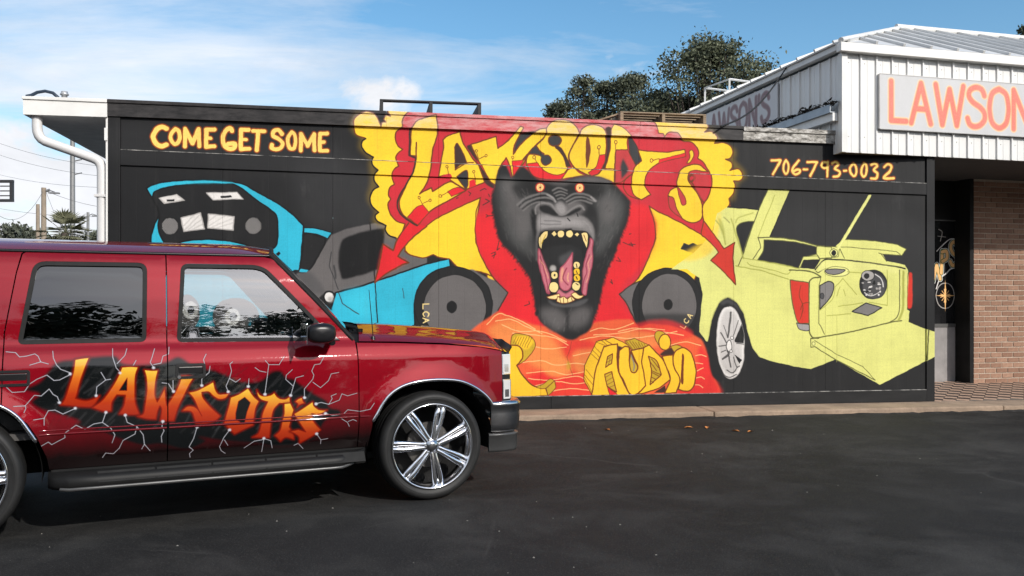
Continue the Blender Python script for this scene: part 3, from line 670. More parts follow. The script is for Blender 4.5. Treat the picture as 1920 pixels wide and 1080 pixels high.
P|k2|1||0|0|100|1265,510 1264,513 1264,514 1262,515 1261,514 1260,513 1259,510 1260,508 1261,507 1262,506 1264,507 1264,508
P|ta|1|k2|2.2|0|100|1275,547 1273,555 1267,562 1260,564 1252,562 1247,555 1245,547 1247,538 1252,532 1260,530 1267,532 1273,538
P|ta|1|k2|2.2|0|100|1341,480 1339,485 1335,490 1330,491 1325,490 1321,486 1319,480 1321,474 1325,470 1330,469 1335,470 1339,474
P|ye|1|k2|1.6|0|100|1341,500 1340,506 1336,511 1331,512 1325,511 1321,506 1320,500 1321,494 1325,490 1331,489 1336,490 1340,494
P|ye|1|k2|1.6|0|100|1341,518 1340,524 1336,528 1331,529 1325,528 1321,524 1320,518 1321,513 1325,509 1331,507 1336,509 1340,513
P|ta|1|k2|2.2|0|100|1342,543 1340,551 1335,556 1328,558 1322,556 1317,551 1315,544 1317,536 1322,531 1328,529 1335,531 1340,536
L|k2|0||2.9|0|100|1329,477 1331,486
L|k2|0||2.9|0|100|1329,497 1332,505
L|k2|0||2.9|0|100|1328,515 1332,522
L|k2|0||2.9|0|100|1328,535 1335,540
P|ta|1|br|2.2|0|100|1238,576! 1258,571 1275,566! 1278,572 1265,583 1245,582
P|ta|1|br|2.2|0|100|1312,569! 1325,562 1338,571 1354,571! 1342,580 1325,580
P|ta|1|br|2.2|0|100|1268,589! 1271,574! 1281,579 1291,575 1302,582 1312,575 1325,585! 1305,594 1281,594
L|br|0||2.1|0|100|1278,579 1281,592
L|br|0||2.1|0|100|1290,579 1291,593
L|br|0||2.1|0|100|1302,582 1303,593
L|br|0||2.1|0|100|1313,579 1317,589
P|g2|1||0|2.4|100|1242,585 1271,597 1305,598 1338,587 1365,582 1352,598 1305,607 1258,602
P|gr|1||0|9.6|80|1218,615 1258,608 1291,628 1298,657 1271,677 1232,650
P|gr|1||0|9.6|80|1305,628 1345,608 1372,615 1365,651 1332,670 1308,664
P|k2|1||0|3.2|70|1298,618 1305,618 1305,670 1298,670
P|tl|1||0|1.2|100|1232,249 1230,256 1224,261 1217,263 1210,261 1205,256 1203,249 1205,242 1210,237 1217,235 1224,237 1230,242
P|ta|1||0|0|100|1229,249 1227,255 1223,259 1217,260 1212,259 1208,255 1206,249 1208,243 1212,239 1217,238 1223,239 1227,243
P|o2|1||0|1.6|50|1225,249 1224,253 1221,256 1217,257 1213,256 1211,253 1210,249 1211,245 1213,242 1217,241 1221,242 1224,245
P|k2|1||0|0|100|1220,249 1219,251 1218,252 1217,252 1216,252 1215,251 1215,250 1215,248 1216,247 1217,247 1218,247 1219,248
P|tl|1||0|1.2|100|1354,247 1352,254 1347,259 1340,261 1333,260 1327,255 1325,248 1327,240 1333,235 1340,233 1347,235 1352,240
P|ta|1||0|0|100|1351,247 1350,253 1346,257 1340,259 1334,257 1330,253 1329,248 1330,242 1334,237 1340,236 1346,237 1350,241
P|o2|1||0|1.6|50|1348,247 1347,251 1344,254 1340,255 1336,254 1333,251 1332,247 1333,243 1336,240 1340,239 1344,240 1347,243
P|k2|1||0|0|100|1342,248 1342,249 1341,250 1340,250 1339,250 1338,249 1338,248 1338,247 1339,246 1340,245 1341,245 1342,246
L|k|0||2.9|1|65|1078,270 1071,281
L|k|0||2.9|1|65|1077,279 1070,290
L|k|0||2.9|1|65|1080,254 1073,265
L|k|0||2.9|1|65|1078,271 1070,278
L|k|0||2.9|1|65|1079,266 1073,275
L|k|0||2.9|1|65|1078,269 1074,276
L|k|0||2.9|1|65|1079,261 1071,271
L|k|0||2.9|1|65|1078,287 1070,294
L|k|0||2.9|1|65|1079,305 1074,312
L|k|0||2.9|1|65|1080,315 1074,323
L|k|0||2.9|1|65|1080,320 1072,328
L|k|0||2.9|1|65|1080,319 1073,329
L|k|0||2.9|1|65|1078,289 1069,299
L|k|0||2.9|1|65|1080,319 1072,327
L|k|0||2.9|1|65|1078,295 1073,302
L|k|0||2.9|1|65|1077,283 1071,293
L|k|0||2.9|1|65|1077,281 1070,289
L|k|0||2.9|1|65|1078,293 1070,302
L|k|0||2.9|1|65|1083,333 1076,343
L|k|0||2.9|1|65|1081,323 1072,329
L|k|0||2.9|1|65|1086,350 1078,357
L|k|0||2.9|1|65|1086,352 1080,361
L|k|0||2.9|1|65|1080,321 1075,328
L|k|0||2.9|1|65|1087,359 1082,369
L|k|0||2.9|1|65|1087,357 1078,366
L|k|0||2.9|1|65|1083,335 1076,345
L|k|0||2.9|1|65|1081,325 1073,335
L|k|0||2.9|1|65|1087,355 1082,366
L|k|0||2.9|1|65|1081,324 1075,334
L|k|0||2.9|1|65|1099,401 1093,412
L|k|0||2.9|1|65|1095,385 1089,393
L|k|0||2.9|1|65|1090,368 1085,375
L|k|0||2.9|1|65|1096,391 1087,398
L|k|0||2.9|1|65|1088,362 1079,371
L|k|0||2.9|1|65|1093,378 1087,388
L|k|0||2.9|1|65|1098,397 1091,406
L|k|0||2.9|1|65|1088,363 1080,369
L|k|0||2.9|1|65|1094,382 1086,389
L|k|0||2.9|1|65|1097,393 1088,402
L|k|0||2.9|1|65|1098,395 1092,404
L|k|0||2.9|1|65|1090,367 1081,375
L|k|0||2.9|1|65|1094,381 1085,391
L|k|0||2.9|1|65|1137,444 1130,453
L|k|0||2.9|1|65|1128,434 1121,442
L|k|0||2.9|1|65|1115,421 1110,429
L|k|0||2.9|1|65|1137,444 1128,454
L|k|0||2.9|1|65|1119,425 1113,432
L|k|0||2.9|1|65|1110,416 1102,426
L|k|0||2.9|1|65|1114,419 1106,429
L|k|0||2.9|1|65|1126,433 1119,443
L|k|0||2.9|1|65|1114,419 1106,427
L|k|0||2.9|1|65|1118,424 1110,434
L|k|0||2.9|1|65|1111,417 1102,426
L|k|0||2.9|1|65|1122,428 1117,437
L|k|0||2.9|1|65|1110,415 1102,424
L|k|0||2.9|1|65|1131,438 1123,448
L|k|0||2.9|1|65|1113,419 1106,429
L|k|0||2.9|1|65|1170,485 1164,495
L|k|0||2.9|1|65|1172,487 1164,498
L|k|0||2.9|1|65|1175,491 1168,500
L|k|0||2.9|1|65|1144,453 1136,464
L|k|0||2.9|1|65|1156,468 1149,478
L|k|0||2.9|1|65|1166,480 1161,490
L|k|0||2.9|1|65|1161,473 1153,481
L|k|0||2.9|1|65|1162,475 1154,484
L|k|0||2.9|1|65|1166,480 1161,487
L|k|0||2.9|1|65|1155,466 1147,474
L|k|0||2.9|1|65|1165,478 1157,485
L|k|0||2.9|1|65|1156,468 1150,474
L|k|0||2.9|1|65|1143,451 1137,459
L|k|0||2.9|1|65|1145,454 1140,463
L|k|0||2.9|1|65|1153,463 1145,472
L|k|0||2.9|1|65|1147,456 1138,463
L|k|0||2.9|1|65|1154,464 1148,473
L|k|0||2.9|1|65|1179,498 1171,506
L|k|0||2.9|1|65|1178,495 1170,501
L|k|0||2.9|1|65|1188,516 1181,525
L|k|0||2.9|1|65|1196,533 1188,542
L|k|0||2.9|1|65|1193,527 1186,535
L|k|0||2.9|1|65|1180,499 1172,508
L|k|0||2.9|1|65|1196,533 1187,543
L|k|0||2.9|1|65|1184,508 1175,514
L|k|0||2.9|1|65|1179,498 1172,507
L|k|0||2.9|1|65|1180,499 1172,510
L|k|0||2.9|1|65|1184,509 1178,516
L|k|0||2.9|1|65|1183,505 1174,514
L|k|0||2.9|1|65|1196,533 1187,543
L|k|0||2.9|1|65|1198,547 1190,556
L|k|0||2.9|1|65|1200,554 1193,565
L|k|0||2.9|1|65|1200,558 1194,566
L|k|0||2.9|1|65|1198,541 1190,549
L|k|0||2.9|1|65|1199,548 1191,559
L|k|0||2.9|1|65|1197,536 1190,544
L|k|0||2.9|1|65|1203,578 1195,585
L|k|0||2.9|1|65|1199,547 1193,559
L|k|0||2.9|1|65|1199,548 1191,557
L|k|0||2.9|1|65|1201,564 1194,574
L|k|0||2.9|1|65|1198,540 1190,548
L|k|0||2.9|1|65|1200,559 1194,567
L|k|0||2.9|1|65|1200,559 1193,567
L|k|0||2.9|1|65|1211,617 1203,623
L|k|0||2.9|1|65|1206,593 1199,604
L|k|0||2.9|1|65|1212,624 1205,630
L|k|0||2.9|1|65|1211,618 1204,628
L|k|0||2.9|1|65|1210,615 1203,624
L|k|0||2.9|1|65|1212,625 1206,633
L|k|0||2.9|1|65|1212,622 1206,630
L|k|0||2.9|1|65|1212,621 1206,631
L|k|0||2.9|1|65|1210,614 1204,622
L|k|0||2.9|1|65|1211,619 1202,626
L|k|0||2.9|1|65|1208,604 1201,613
L|k|0||2.9|1|65|1207,597 1201,606
L|k|0||2.9|1|65|1211,620 1206,628
L|k|0||2.9|1|65|1211,621 1203,630
L|k|0||2.9|1|65|1492,279 1500,290
L|k|0||2.9|1|65|1489,314 1497,320
L|k|0||2.9|1|65|1490,308 1495,318
L|k|0||2.9|1|65|1489,312 1497,319
L|k|0||2.9|1|65|1491,288 1500,296
L|k|0||2.9|1|65|1490,300 1497,307
L|k|0||2.9|1|65|1490,300 1495,307
L|k|0||2.9|1|65|1491,292 1496,298
L|k|0||2.9|1|65|1490,299 1498,309
L|k|0||2.9|1|65|1491,283 1498,291
L|k|0||2.9|1|65|1484,335 1491,346
L|k|0||2.9|1|65|1486,327 1491,337
L|k|0||2.9|1|65|1488,319 1496,328
L|k|0||2.9|1|65|1482,346 1489,356
L|k|0||2.9|1|65|1487,323 1494,331
L|k|0||2.9|1|65|1483,341 1490,348
L|k|0||2.9|1|65|1487,322 1494,332
L|k|0||2.9|1|65|1488,320 1496,330
L|k|0||2.9|1|65|1488,317 1496,324
L|k|0||2.9|1|65|1488,318 1496,326
L|k|0||2.9|1|65|1466,383 1473,391
L|k|0||2.9|1|65|1467,380 1473,390
L|k|0||2.9|1|65|1480,352 1486,363
L|k|0||2.9|1|65|1469,376 1476,383
L|k|0||2.9|1|65|1464,387 1472,397
L|k|0||2.9|1|65|1479,355 1487,363
L|k|0||2.9|1|65|1477,359 1484,368
L|k|0||2.9|1|65|1475,363 1482,370
L|k|0||2.9|1|65|1467,382 1475,392
L|k|0||2.9|1|65|1474,366 1483,375
L|k|0||2.9|1|65|1471,373 1479,382
L|k|0||2.9|1|65|1458,403 1464,410
L|k|0||2.9|1|65|1461,396 1466,407
L|k|0||2.9|1|65|1457,407 1465,413
L|k|0||2.9|1|65|1457,406 1466,416
L|k|0||2.9|1|65|1458,405 1465,411
L|k|0||2.9|1|65|1462,394 1467,402
L|k|0||2.9|1|65|1458,403 1467,410
L|k|0||2.9|1|65|1460,398 1467,405
L|k|0||2.9|1|65|1460,399 1466,408
L|k|0||2.9|1|65|1464,389 1473,397
L|k|0||2.9|1|65|1450,424 1458,434
L|k|0||2.9|1|65|1435,460 1444,467
L|k|0||2.9|1|65|1428,475 1435,484
L|k|0||2.9|1|65|1426,479 1432,486
L|k|0||2.9|1|65|1449,428 1455,435
L|k|0||2.9|1|65|1437,455 1446,463
L|k|0||2.9|1|65|1440,449 1447,457
L|k|0||2.9|1|65|1426,479 1434,486
L|k|0||2.9|1|65|1442,444 1450,455
L|k|0||2.9|1|65|1429,473 1436,484
L|k|0||2.9|1|65|1449,427 1455,437
L|k|0||2.9|1|65|1437,456 1442,465
L|k|0||2.9|1|65|1418,498 1425,506
L|k|0||2.9|1|65|1447,433 1452,444
L|k|0||2.9|1|65|1434,462 1443,468
L|k|0||2.9|1|65|1442,444 1447,452
L|k|0||2.9|1|65|1448,431 1454,439
L|k|0||2.9|1|65|1440,448 1445,455
L|k|0||2.9|1|65|1419,496 1424,505
L|k|0||2.9|1|65|1437,455 1444,462
L|k|0||2.9|1|65|1440,449 1445,458
L|k|0||2.9|1|65|1420,493 1428,503
L|k|0||2.9|1|65|1415,509 1420,518
L|k|0||2.9|1|65|1411,522 1419,530
L|k|0||2.9|1|65|1409,529 1417,540
L|k|0||2.9|1|65|1414,513 1421,524
L|k|0||2.9|1|65|1415,509 1420,517
L|k|0||2.9|1|65|1417,503 1425,513
L|k|0||2.9|1|65|1413,514 1419,521
L|k|0||2.9|1|65|1414,510 1420,519
L|k|0||2.9|1|65|1410,527 1416,534
L|k|0||2.9|1|65|1408,533 1413,540
L|k|0||2.9|1|65|1414,512 1420,519
L|k|0||2.9|1|65|1412,519 1418,529
L|k|0||2.9|1|65|1410,526 1419,535
L|k|0||2.9|1|65|1407,536 1415,544
L|k|0||2.9|1|65|1396,588 1404,599
L|k|0||2.9|1|65|1397,583 1405,591
L|k|0||2.9|1|65|1396,588 1403,595
L|k|0||2.9|1|65|1403,551 1409,559
L|k|0||2.9|1|65|1397,581 1404,588
L|k|0||2.9|1|65|1396,585 1404,592
L|k|0||2.9|1|65|1404,550 1409,558
L|k|0||2.9|1|65|1395,590 1405,599
L|k|0||2.9|1|65|1402,559 1409,567
L|k|0||2.9|1|65|1401,564 1406,573
L|k|0||2.9|1|65|1396,588 1404,595
L|k|0||2.9|1|65|1399,574 1404,584
L|k|0||2.9|1|65|1400,570 1409,580
L|k|0||2.9|1|65|1403,553 1409,564
L|k|0||2.9|1|65|1388,615 1395,624
L|k|0||2.9|1|65|1384,627 1393,636
L|k|0||2.9|1|65|1381,635 1388,642
L|k|0||2.9|1|65|1383,629 1390,636
L|k|0||2.9|1|65|1381,635 1386,645
L|k|0||2.9|1|65|1387,616 1396,624
L|k|0||2.9|1|65|1391,605 1397,613
L|k|0||2.9|1|65|1387,619 1393,629
L|k|0||2.9|1|65|1391,606 1397,614
L|k|0||2.9|1|65|1381,636 1389,646
L|k|0||2.9|1|65|1386,621 1392,628
L|lf|0||2.2|1|24|1461,360 1454,369
L|g3|0||2.3|1|34|1187,295 1189,307
L|gr|0||1.9|1|20|1401,291 1399,300
L|gr|0||1.6|1|30|1178,252 1182,269
L|gr|0||2.4|1|37|1438,409 1430,427
L|gr|0||1|1|39|1151,262 1159,274
L|k2|0||1.9|1|39|1436,311 1430,318
L|gr|0||1.1|1|39|1191,346 1192,354
L|gr|0||1.9|1|21|1401,475 1395,487
L|gr|0||1.6|1|15|1143,270 1150,280
L|gr|0||2.4|1|34|1448,333 1444,349
L|k2|0||1.4|1|18|1126,325 1130,346
L|gr|0||1.1|1|28|1411,316 1402,331
L|gr|0||2.1|1|28|1173,301 1182,314
L|g3|0||1.4|1|34|1413,359 1409,370
L|k2|0||1.9|1|34|1186,326 1190,335
L|k2|0||2.1|1|16|1439,347 1435,355
L|gr|0||2.3|1|35|1192,280 1196,288
L|g3|0||2.3|1|15|1425,461 1422,477
L|gr|0||2.2|1|33|1113,286 1119,294
L|gr|0||2|1|18|1178,439 1183,460
L|gr|0||1.7|1|36|1423,439 1416,450
L|g3|0||1.6|1|18|1196,430 1207,448
L|lf|0||1.7|1|38|1106,249 1112,261
L|gr|0||2.4|1|27|1451,245 1447,268
L|lf|0||1.8|1|16|1102,275 1111,294
L|gr|0||1.4|1|18|1412,481 1402,497
L|gr|0||1.1|1|26|1151,351 1161,367
L|lf|0||1|1|32|1404,263 1403,273
L|gr|0||1.3|1|40|1141,339 1144,347
L|g3|0||1.8|1|16|1429,356 1422,366
L|gr|0||2|1|16|1434,450 1432,468
L|g3|0||2.4|1|27|1115,349 1120,368
L|k2|0||2.2|1|28|1395,440 1388,451
L|gr|0||1.4|1|30|1180,265 1186,278
L|g3|0||1.1|1|36|1423,243 1417,261
L|k2|0||1.9|1|19|1465,289 1452,305
L|lf|0||1.3|1|28|1141,266 1149,281
L|gr|0||1.2|1|31|1401,274 1397,287
L|lf|0||2|1|26|1187,460 1191,471
L|gr|0||2.5|1|19|1418,462 1413,475
L|g3|0||2|1|16|1120,378 1122,388
L|gr|0||1.3|1|24|1395,429 1388,443
L|k2|0||2.2|1|32|1098,368 1107,378
L|k2|0||1.9|1|23|1418,351 1412,372
L|k2|0||2.3|1|33|1167,471 1170,493
L|gr|0||2|1|18|1469,260 1461,277
L|gr|0||1.7|1|17|1189,318 1196,337
L|lf|0||2.1|1|18|1434,379 1426,392
L|k2|0||1.7|1|19|1128,282 1129,294
L|g3|0||1.2|1|40|1453,305 1450,322
L|gr|0||1.9|1|33|1118,311 1120,325
L|lf|0||2.1|1|34|1398,422 1395,429
L|lf|0||1.6|1|31|1144,455 1154,468
L|lf|0||2.1|1|38|1443,390 1431,409
L|gr|0||2.4|1|38|1164,269 1173,281
L|g3|0||1.4|1|15|1164,313 1169,324
L|g3|0||1.2|1|21|1464,320 1460,334
L|gr|0||1.5|1|17|1191,322 1196,336
L|gr|0||1.2|1|30|1445,348 1440,361
L|lf|0||1.2|1|23|1110,368 1112,381
L|gr|0||2|1|28|1439,364 1438,375
L|gr|0||1.4|1|26|1150,308 1158,322
L|lf|0||2.5|1|18|1462,366 1455,384
L|k2|0||2.3|1|33|1165,274 1177,290
L|k2|0||2.1|1|23|1408,430 1405,440
L|g3|0||1.1|1|24|1465,317 1458,329
L|gr|0||1.6|1|29|1100,258 1111,273
L|k2|0||2|1|36|1427,297 1417,310
L|lf|0||1.2|1|22|1146,470 1148,485
L|gr|0||1.6|1|18|1403,372 1390,391
L|gr|0||2.4|1|19|1121,379 1122,393
L|gr|0||1.1|1|24|1425,396 1423,408
L|gr|0||1.4|1|20|1431,349 1429,366
L|gr|0||1.1|1|34|1171,308 1178,326
L|gr|0||1.2|1|20|1410,410 1408,420
L|gr|0||2.2|1|30|1160,419 1167,432
L|lf|0||1.8|1|32|1403,383 1396,394
L|gr|0||2.4|1|24|1421,385 1417,400
L|k2|0||1.6|1|39|1156,261 1163,275
L|lf|0||1.7|1|20|1404,401 1400,419
L|k2|0||2.4|1|31|1447,344 1444,361
L|gr|0||1.9|1|35|1145,417 1151,436
L|lf|0||1.3|1|15|1394,434 1390,454
L|gr|0||1.3|1|27|1143,276 1154,295
L|k2|0||2.4|1|21|1446,335 1443,346
L|g3|0||1.9|1|22|1161,386 1165,401
L|g3|0||2.2|1|38|1453,332 1447,350
L|lf|0||1.7|1|21|1099,311 1101,320
L|g3|0||1.7|1|31|1455,267 1450,281
L|gr|0||1.3|1|35|1141,395 1148,415
L|k2|0||2.4|1|20|1114,264 1118,272
L|g3|0||1.6|1|39|1412,243 1407,254
L|g3|0||2.4|1|19|1193,461 1195,471
L|k2|0||2.2|1|22|1427,248 1419,266
L|gr|0||2.4|1|37|1189,436 1196,452
L|lf|0||1.3|1|32|1114,387 1119,406
L|g3|0||1.5|1|19|1472,280 1466,298
L|lf|0||2.1|1|37|1158,291 1164,308
L|lf|0||1.7|1|26|1438,474 1436,487
L|g3|0||1.4|1|33|1093,263 1099,280
L|gr|0||1.6|1|32|1430,465 1425,480
L|gr|0||1.1|1|32|1139,444 1145,454
L|lf|0||2.1|1|28|1433,262 1429,274
L|lf|0||2.4|1|17|1111,332 1113,340
L|gr|0||1.7|1|19|1164,268 1172,287
L|gr|0||1.3|1|24|1428,391 1421,412
L|g3|0||1.1|1|26|1180,388 1188,399
L|k2|0||2.1|1|29|1444,344 1442,365
L|lf|0||1.9|1|24|1434,250 1432,269
L|gr|0||1.8|1|31|1125,358 1127,373
L|g3|0||2.5|1|18|1440,351 1435,368
L|k2|0||1.6|1|33|1106,353 1108,365
L|gr|0||1.1|1|39|1403,245 1396,255
L|k2|0||1.4|1|36|1166,259 1167,271
L|gr|0||2.1|1|31|1413,347 1404,363
L|lf|0||1.2|1|30|1152,342 1157,355
L|k2|0||2.5|1|18|1102,353 1112,371
L|gr|0||1.7|1|23|1425,450 1425,460
L|gr|0||1.7|1|34|1395,408 1390,418
L|gr|0||2|1|22|1146,276 1151,286
L|lf|0||1.5|1|34|1162,254 1172,267
L|lf|0||1.4|1|31|1422,447 1415,456
L|lf|0||1|1|18|1473,321 1467,333
L|lf|0||2|1|39|1172,273 1175,283
L|gr|0||2.2|1|24|1189,447 1191,458
L|lf|0||2.2|1|30|1399,285 1396,300
L|gr|0||1.3|1|36|1181,450 1186,468
L|gr|0||2.2|1|17|1307,626 1301,632
L|gr|0||2.5|1|15|1365,629 1365,641
L|k2|0||1.7|1|33|1310,629 1307,635
L|gr|0||2|1|33|1262,616 1258,630
L|gr|0||1.8|1|19|1263,622 1265,629
L|gr|0||2.1|1|34|1247,672 1249,684
L|lf|0||1.7|1|33|1293,668 1290,679
L|gr|0||2.1|1|31|1290,645 1291,655
L|gr|0||2|1|24|1376,606 1378,618
L|lf|0||2.1|1|32|1275,666 1273,672
L|gr|0||2.1|1|20|1305,619 1310,633
L|k2|0||2.2|1|23|1262,607 1259,620
L|lf|0||1.4|1|23|1226,630 1223,641
L|k2|0||1.4|1|27|1345,633 1344,647
L|k2|0||2.5|1|27|1323,657 1317,672
L|lf|0||2.3|1|20|1314,609 1310,618
L|lf|0||2.1|1|22|1274,650 1269,658
L|lf|0||1.4|1|30|1306,662 1309,669
L|gr|0||2.3|1|29|1292,667 1291,680
L|gr|0||1.7|1|17|1317,622 1319,637
L|k2|0||2|1|19|1234,637 1237,650
L|lf|0||2.2|1|17|1216,655 1222,668
L|gr|0||2.5|1|28|1351,637 1355,645
L|lf|0||2.2|1|20|1300,653 1298,660
L|lf|0||2.4|1|33|1294,641 1292,653
L|gr|0||1.5|1|24|1266,641 1266,648
L|k2|0||2.1|1|30|1251,653 1252,667
L|gr|0||1.7|1|19|1251,635 1245,641
L|gr|0||2.5|1|24|1252,626 1250,633
L|k2|0||1.4|1|19|1230,645 1231,653
L|gr|0||1.8|1|22|1323,668 1326,678
L|gr|0||1.8|1|18|1265,673 1267,682
L|lf|0||1.8|1|25|1256,676 1250,682
L|lf|0||2.4|1|32|1264,639 1259,653
L|k2|0||1.8|1|24|1355,625 1356,635
L|gr|0||1.7|1|28|1334,677 1338,684
L|lf|0||2.6|1|30|1231,647 1233,657
L|gr|0||2.2|1|28|1299,632 1292,642
L|k2|0||2|1|23|1215,654 1220,667
L|k2|0||1.6|1|33|1248,667 1245,677
P|yg|0||0|0.6|100|1626,491! 1698,441 1759,383 1776,317 1809,298! 1862,299 1913,305! 1942,240! 2016,241! 1948,388! 1960,389 2012,393 2069,404 2109,413 2107,413 2169,417 2195,393! 2306,396 2386,408 2415,422! 2399,442! 2332,438! 2346,460! 2410,473! 2420,489! 2426,538 2418,616 2426,621 2422,656! 2488,681 2518,688! 2518,765! 2322,856! 2169,773! 2086,802 2014,791 2026,792 1960,778 1914,763 1891,735 1875,683 1862,628 1839,594 1810,577 1781,597 1758,649 1746,713! 1740,712! 1717,682! 1728,565 1717,517 1678,491 1623,491!
P|y|1||0|4.8|70|1650,453 1716,413 1764,360 1788,310 1764,426 1698,463
L|ol|1||2.9|0|100|1912,304 1899,335 1884,376 1858,450 1844,479
L|ol|0||2.9|0|100|1942,240 1912,304
L|k2|0||4|0|100|1810,298 1862,299 1912,304
L|k2|0||3.2|0|100|2016,241 1949,389
P|k|1|ol|2.6|0|100|1839,361 1862,344 1898,340! 1878,388 1858,445! 1849,407
P|yd|1||0|2.4|70|1781,331 1797,355 1803,413 1797,389 1784,362
L|yd|1||4|0.8|100|1771,340 1791,365 1802,413
L|yd|1||4|0.8|100|1821,334 1833,370 1862,456
L|yd|1||3.2|1.2|100|1836,346 1845,330 1894,314
L|yd|0||2.4|0.6|100|1966,257 1940,316 1909,391
L|ol|1||2.1|0.8|100|1797,328 1816,346
L|ol|0||2.9|0|100|1948,389 1910,390 1919,421 1891,459
P|k|1|ol|2.6|0.6|100|1929,397! 2006,400 2075,411 2106,418! 2105,441! 2059,451! 2047,485! 1993,473 1907,460! 1927,431
L|ol|1||3.2|0|100|1911,391 1960,389 2012,393 2069,404 2109,414
P|yg|0|ol|2.1|0|100|2106,415 2156,418 2156,453 2119,455 2105,441
P|yg|0|ol|2.1|0|100|2061,449! 2109,446! 2117,457! 2062,460! 2049,485! 2045,483!
P|k|0||0|0.6|100|2062,460! 2119,457! 2099,488! 2051,485!
L|yd|0||3.2|0.5|100|1836,479 1927,495 2012,520
L|yd|1||2.6|0.5|100|1875,468 1884,477 1960,492 2009,504 2019,489
L|yd|0||2.6|0.5|100|1858,454 1894,459 2042,485
L|ol|1||4.2|0|100|2014,491 2081,495 2120,512! 2112,514 2091,517 2081,531 2081,683 2091,703 2112,705
L|ol|0||2.6|0|100|2120,512 2114,539 2113,659 2133,693
L|ol|0||3.8|0|100|2086,707 2221,687 2375,653 2399,651
L|ol|0||2.9|0|100|2086,707 2086,734 2099,732 2169,773 2306,841
L|ol|0||2.1|0|100|2099,712 2174,757 2263,796 2306,841
P|yl|1|ol|1.6|0|100|2100,722 2100,725 2098,727 2095,728 2092,727 2091,725 2090,722 2091,719 2092,717 2095,716 2098,717 2100,719
L|k2|1||4.2|0|100|2101,490 2122,466 2138,457 2221,460 2348,474 2410,484
L|ol|1||3.2|0|100|2104,495 2112,500 2138,485 2185,485
P|yl|1||0|2.4|50|2125,466 2221,463 2380,481 2391,499 2263,489 2117,495
L|ol|1||3.2|0|100|2391,489 2390,616 2380,641 2359,655
L|yd|1||8|1.2|100|2404,494 2402,616 2388,648
L|ol|0||2.4|0|100|2420,498 2418,616
L|ol|0||2.6|0|100|2192,393 2306,396 2386,408 2415,422 2399,442 2332,438 2319,435
L|ol|0||2.2|0|100|2190,417 2306,423 2380,430 2394,440
L|ol|0||2.6|0|100|2327,438 2346,461
L|ol|0||2.6|0|100|2185,422 2200,453
L|ol|0||2.1|0|100|2107,413 2164,417 2185,417 2179,449 2117,454
P|yl|1|ol|2.1|0|100|2177,436 2176,442 2170,447 2164,448 2157,447 2152,442 2150,436 2152,430 2157,425 2164,423 2170,425 2176,429
P|k2|1||0|0|100|2172,437 2171,441 2168,445 2164,446 2160,445 2157,442 2155,437 2157,432 2160,428 2164,427 2168,428 2171,432
P|yg|0||0|0|100|2283,250! 2294,251! 2184,424! 2174,420!
L|yl|0||4|0|100|2289,251 2180,422
P|yl|1|ol|1.9|0|100|2217,496 2211,503 2196,509 2175,511 2154,509 2139,504 2133,496 2139,488 2154,482 2175,480 2196,482 2211,488
P|lf|1|k2|2.2|0|100|2135,490 2169,488 2203,490 2185,502 2164,505 2143,501
P|lf|1|k2|3.2|0|100|2117,539! 2143,526 2161,531 2164,548 2148,582 2117,615!
P|g2|1|k2|1.6|0|100|2131,572 2130,577 2128,581 2125,582 2122,581 2119,577 2118,572 2119,568 2122,564 2125,563 2128,564 2130,568
L|yd|1||2.2|0|100|2117,618 2159,582 2169,543
P|k|1||0|0|100|2348,535 2342,559 2324,577 2299,583 2275,577 2257,560 2251,536 2257,512 2275,494 2299,488 2324,494 2342,512
P|g2|1||0|1.6|100|2343,540 2338,560 2323,575 2303,581 2283,575 2268,561 2263,541 2268,521 2283,506 2303,500 2323,506 2338,520
P|wg|1|k2|2.2|0|100|2303,508 2300,516 2291,522 2280,524 2269,522 2261,516 2258,508 2261,500 2269,494 2280,491 2291,493 2300,499
P|k|1||0|0|100|2286,509 2285,513 2281,516 2277,518 2272,516 2268,513 2267,509 2268,505 2272,501 2277,500 2281,501 2285,504
P|wg|1||0|0|100|2296,542 2296,544 2294,545 2293,546 2291,545 2290,544 2289,542 2290,540 2291,539 2293,539 2294,539 2296,540
P|wg|1||0|0|100|2288,546 2287,548 2286,549 2285,550 2283,549 2282,548 2282,546 2282,545 2283,543 2285,543 2286,543 2287,545
P|k2|1||0|0|100|2306,528 2306,530 2304,531 2303,532 2301,531 2300,530 2299,528 2300,525 2301,524 2303,523 2304,524 2306,525
P|wg|1||0|0|100|2328,544 2327,545 2326,546 2324,547 2322,546 2321,546 2320,544 2321,543 2322,542 2324,542 2326,542 2327,543
P|wg|1||0|0|100|2298,566 2298,568 2297,570 2296,570 2294,570 2293,568 2293,566 2293,565 2294,563 2296,563 2297,563 2298,565
P|k2|1||0|0|100|2317,565 2317,566 2315,567 2314,567 2312,567 2310,566 2310,565 2310,564 2312,563 2314,562 2315,563 2317,564
P|k2|1||0|0|100|2320,565 2319,566 2317,567 2314,568 2310,567 2308,566 2307,565 2308,563 2310,562 2314,562 2317,562 2319,563
P|w|1||0|0|100|2291,528 2291,529 2288,530 2285,530 2282,530 2280,529 2279,528 2280,527 2282,526 2285,526 2288,526 2291,527
P|w|1||0|0|100|2291,547 2291,549 2289,551 2287,551 2286,551 2284,549 2284,547 2284,546 2286,544 2287,544 2289,544 2291,546
P|w|1||0|0|100|2321,568 2320,570 2319,571 2318,572 2316,571 2315,570 2314,568 2315,566 2316,565 2318,565 2319,565 2320,566
P|w|1||0|0|100|2327,535 2326,536 2323,537 2320,537 2317,537 2315,536 2314,535 2315,534 2317,533 2320,532 2323,533 2326,534
P|wg|1||0|0|100|2327,548 2326,550 2324,551 2322,552 2319,551 2318,550 2317,548 2318,546 2319,544 2322,544 2324,544 2326,546
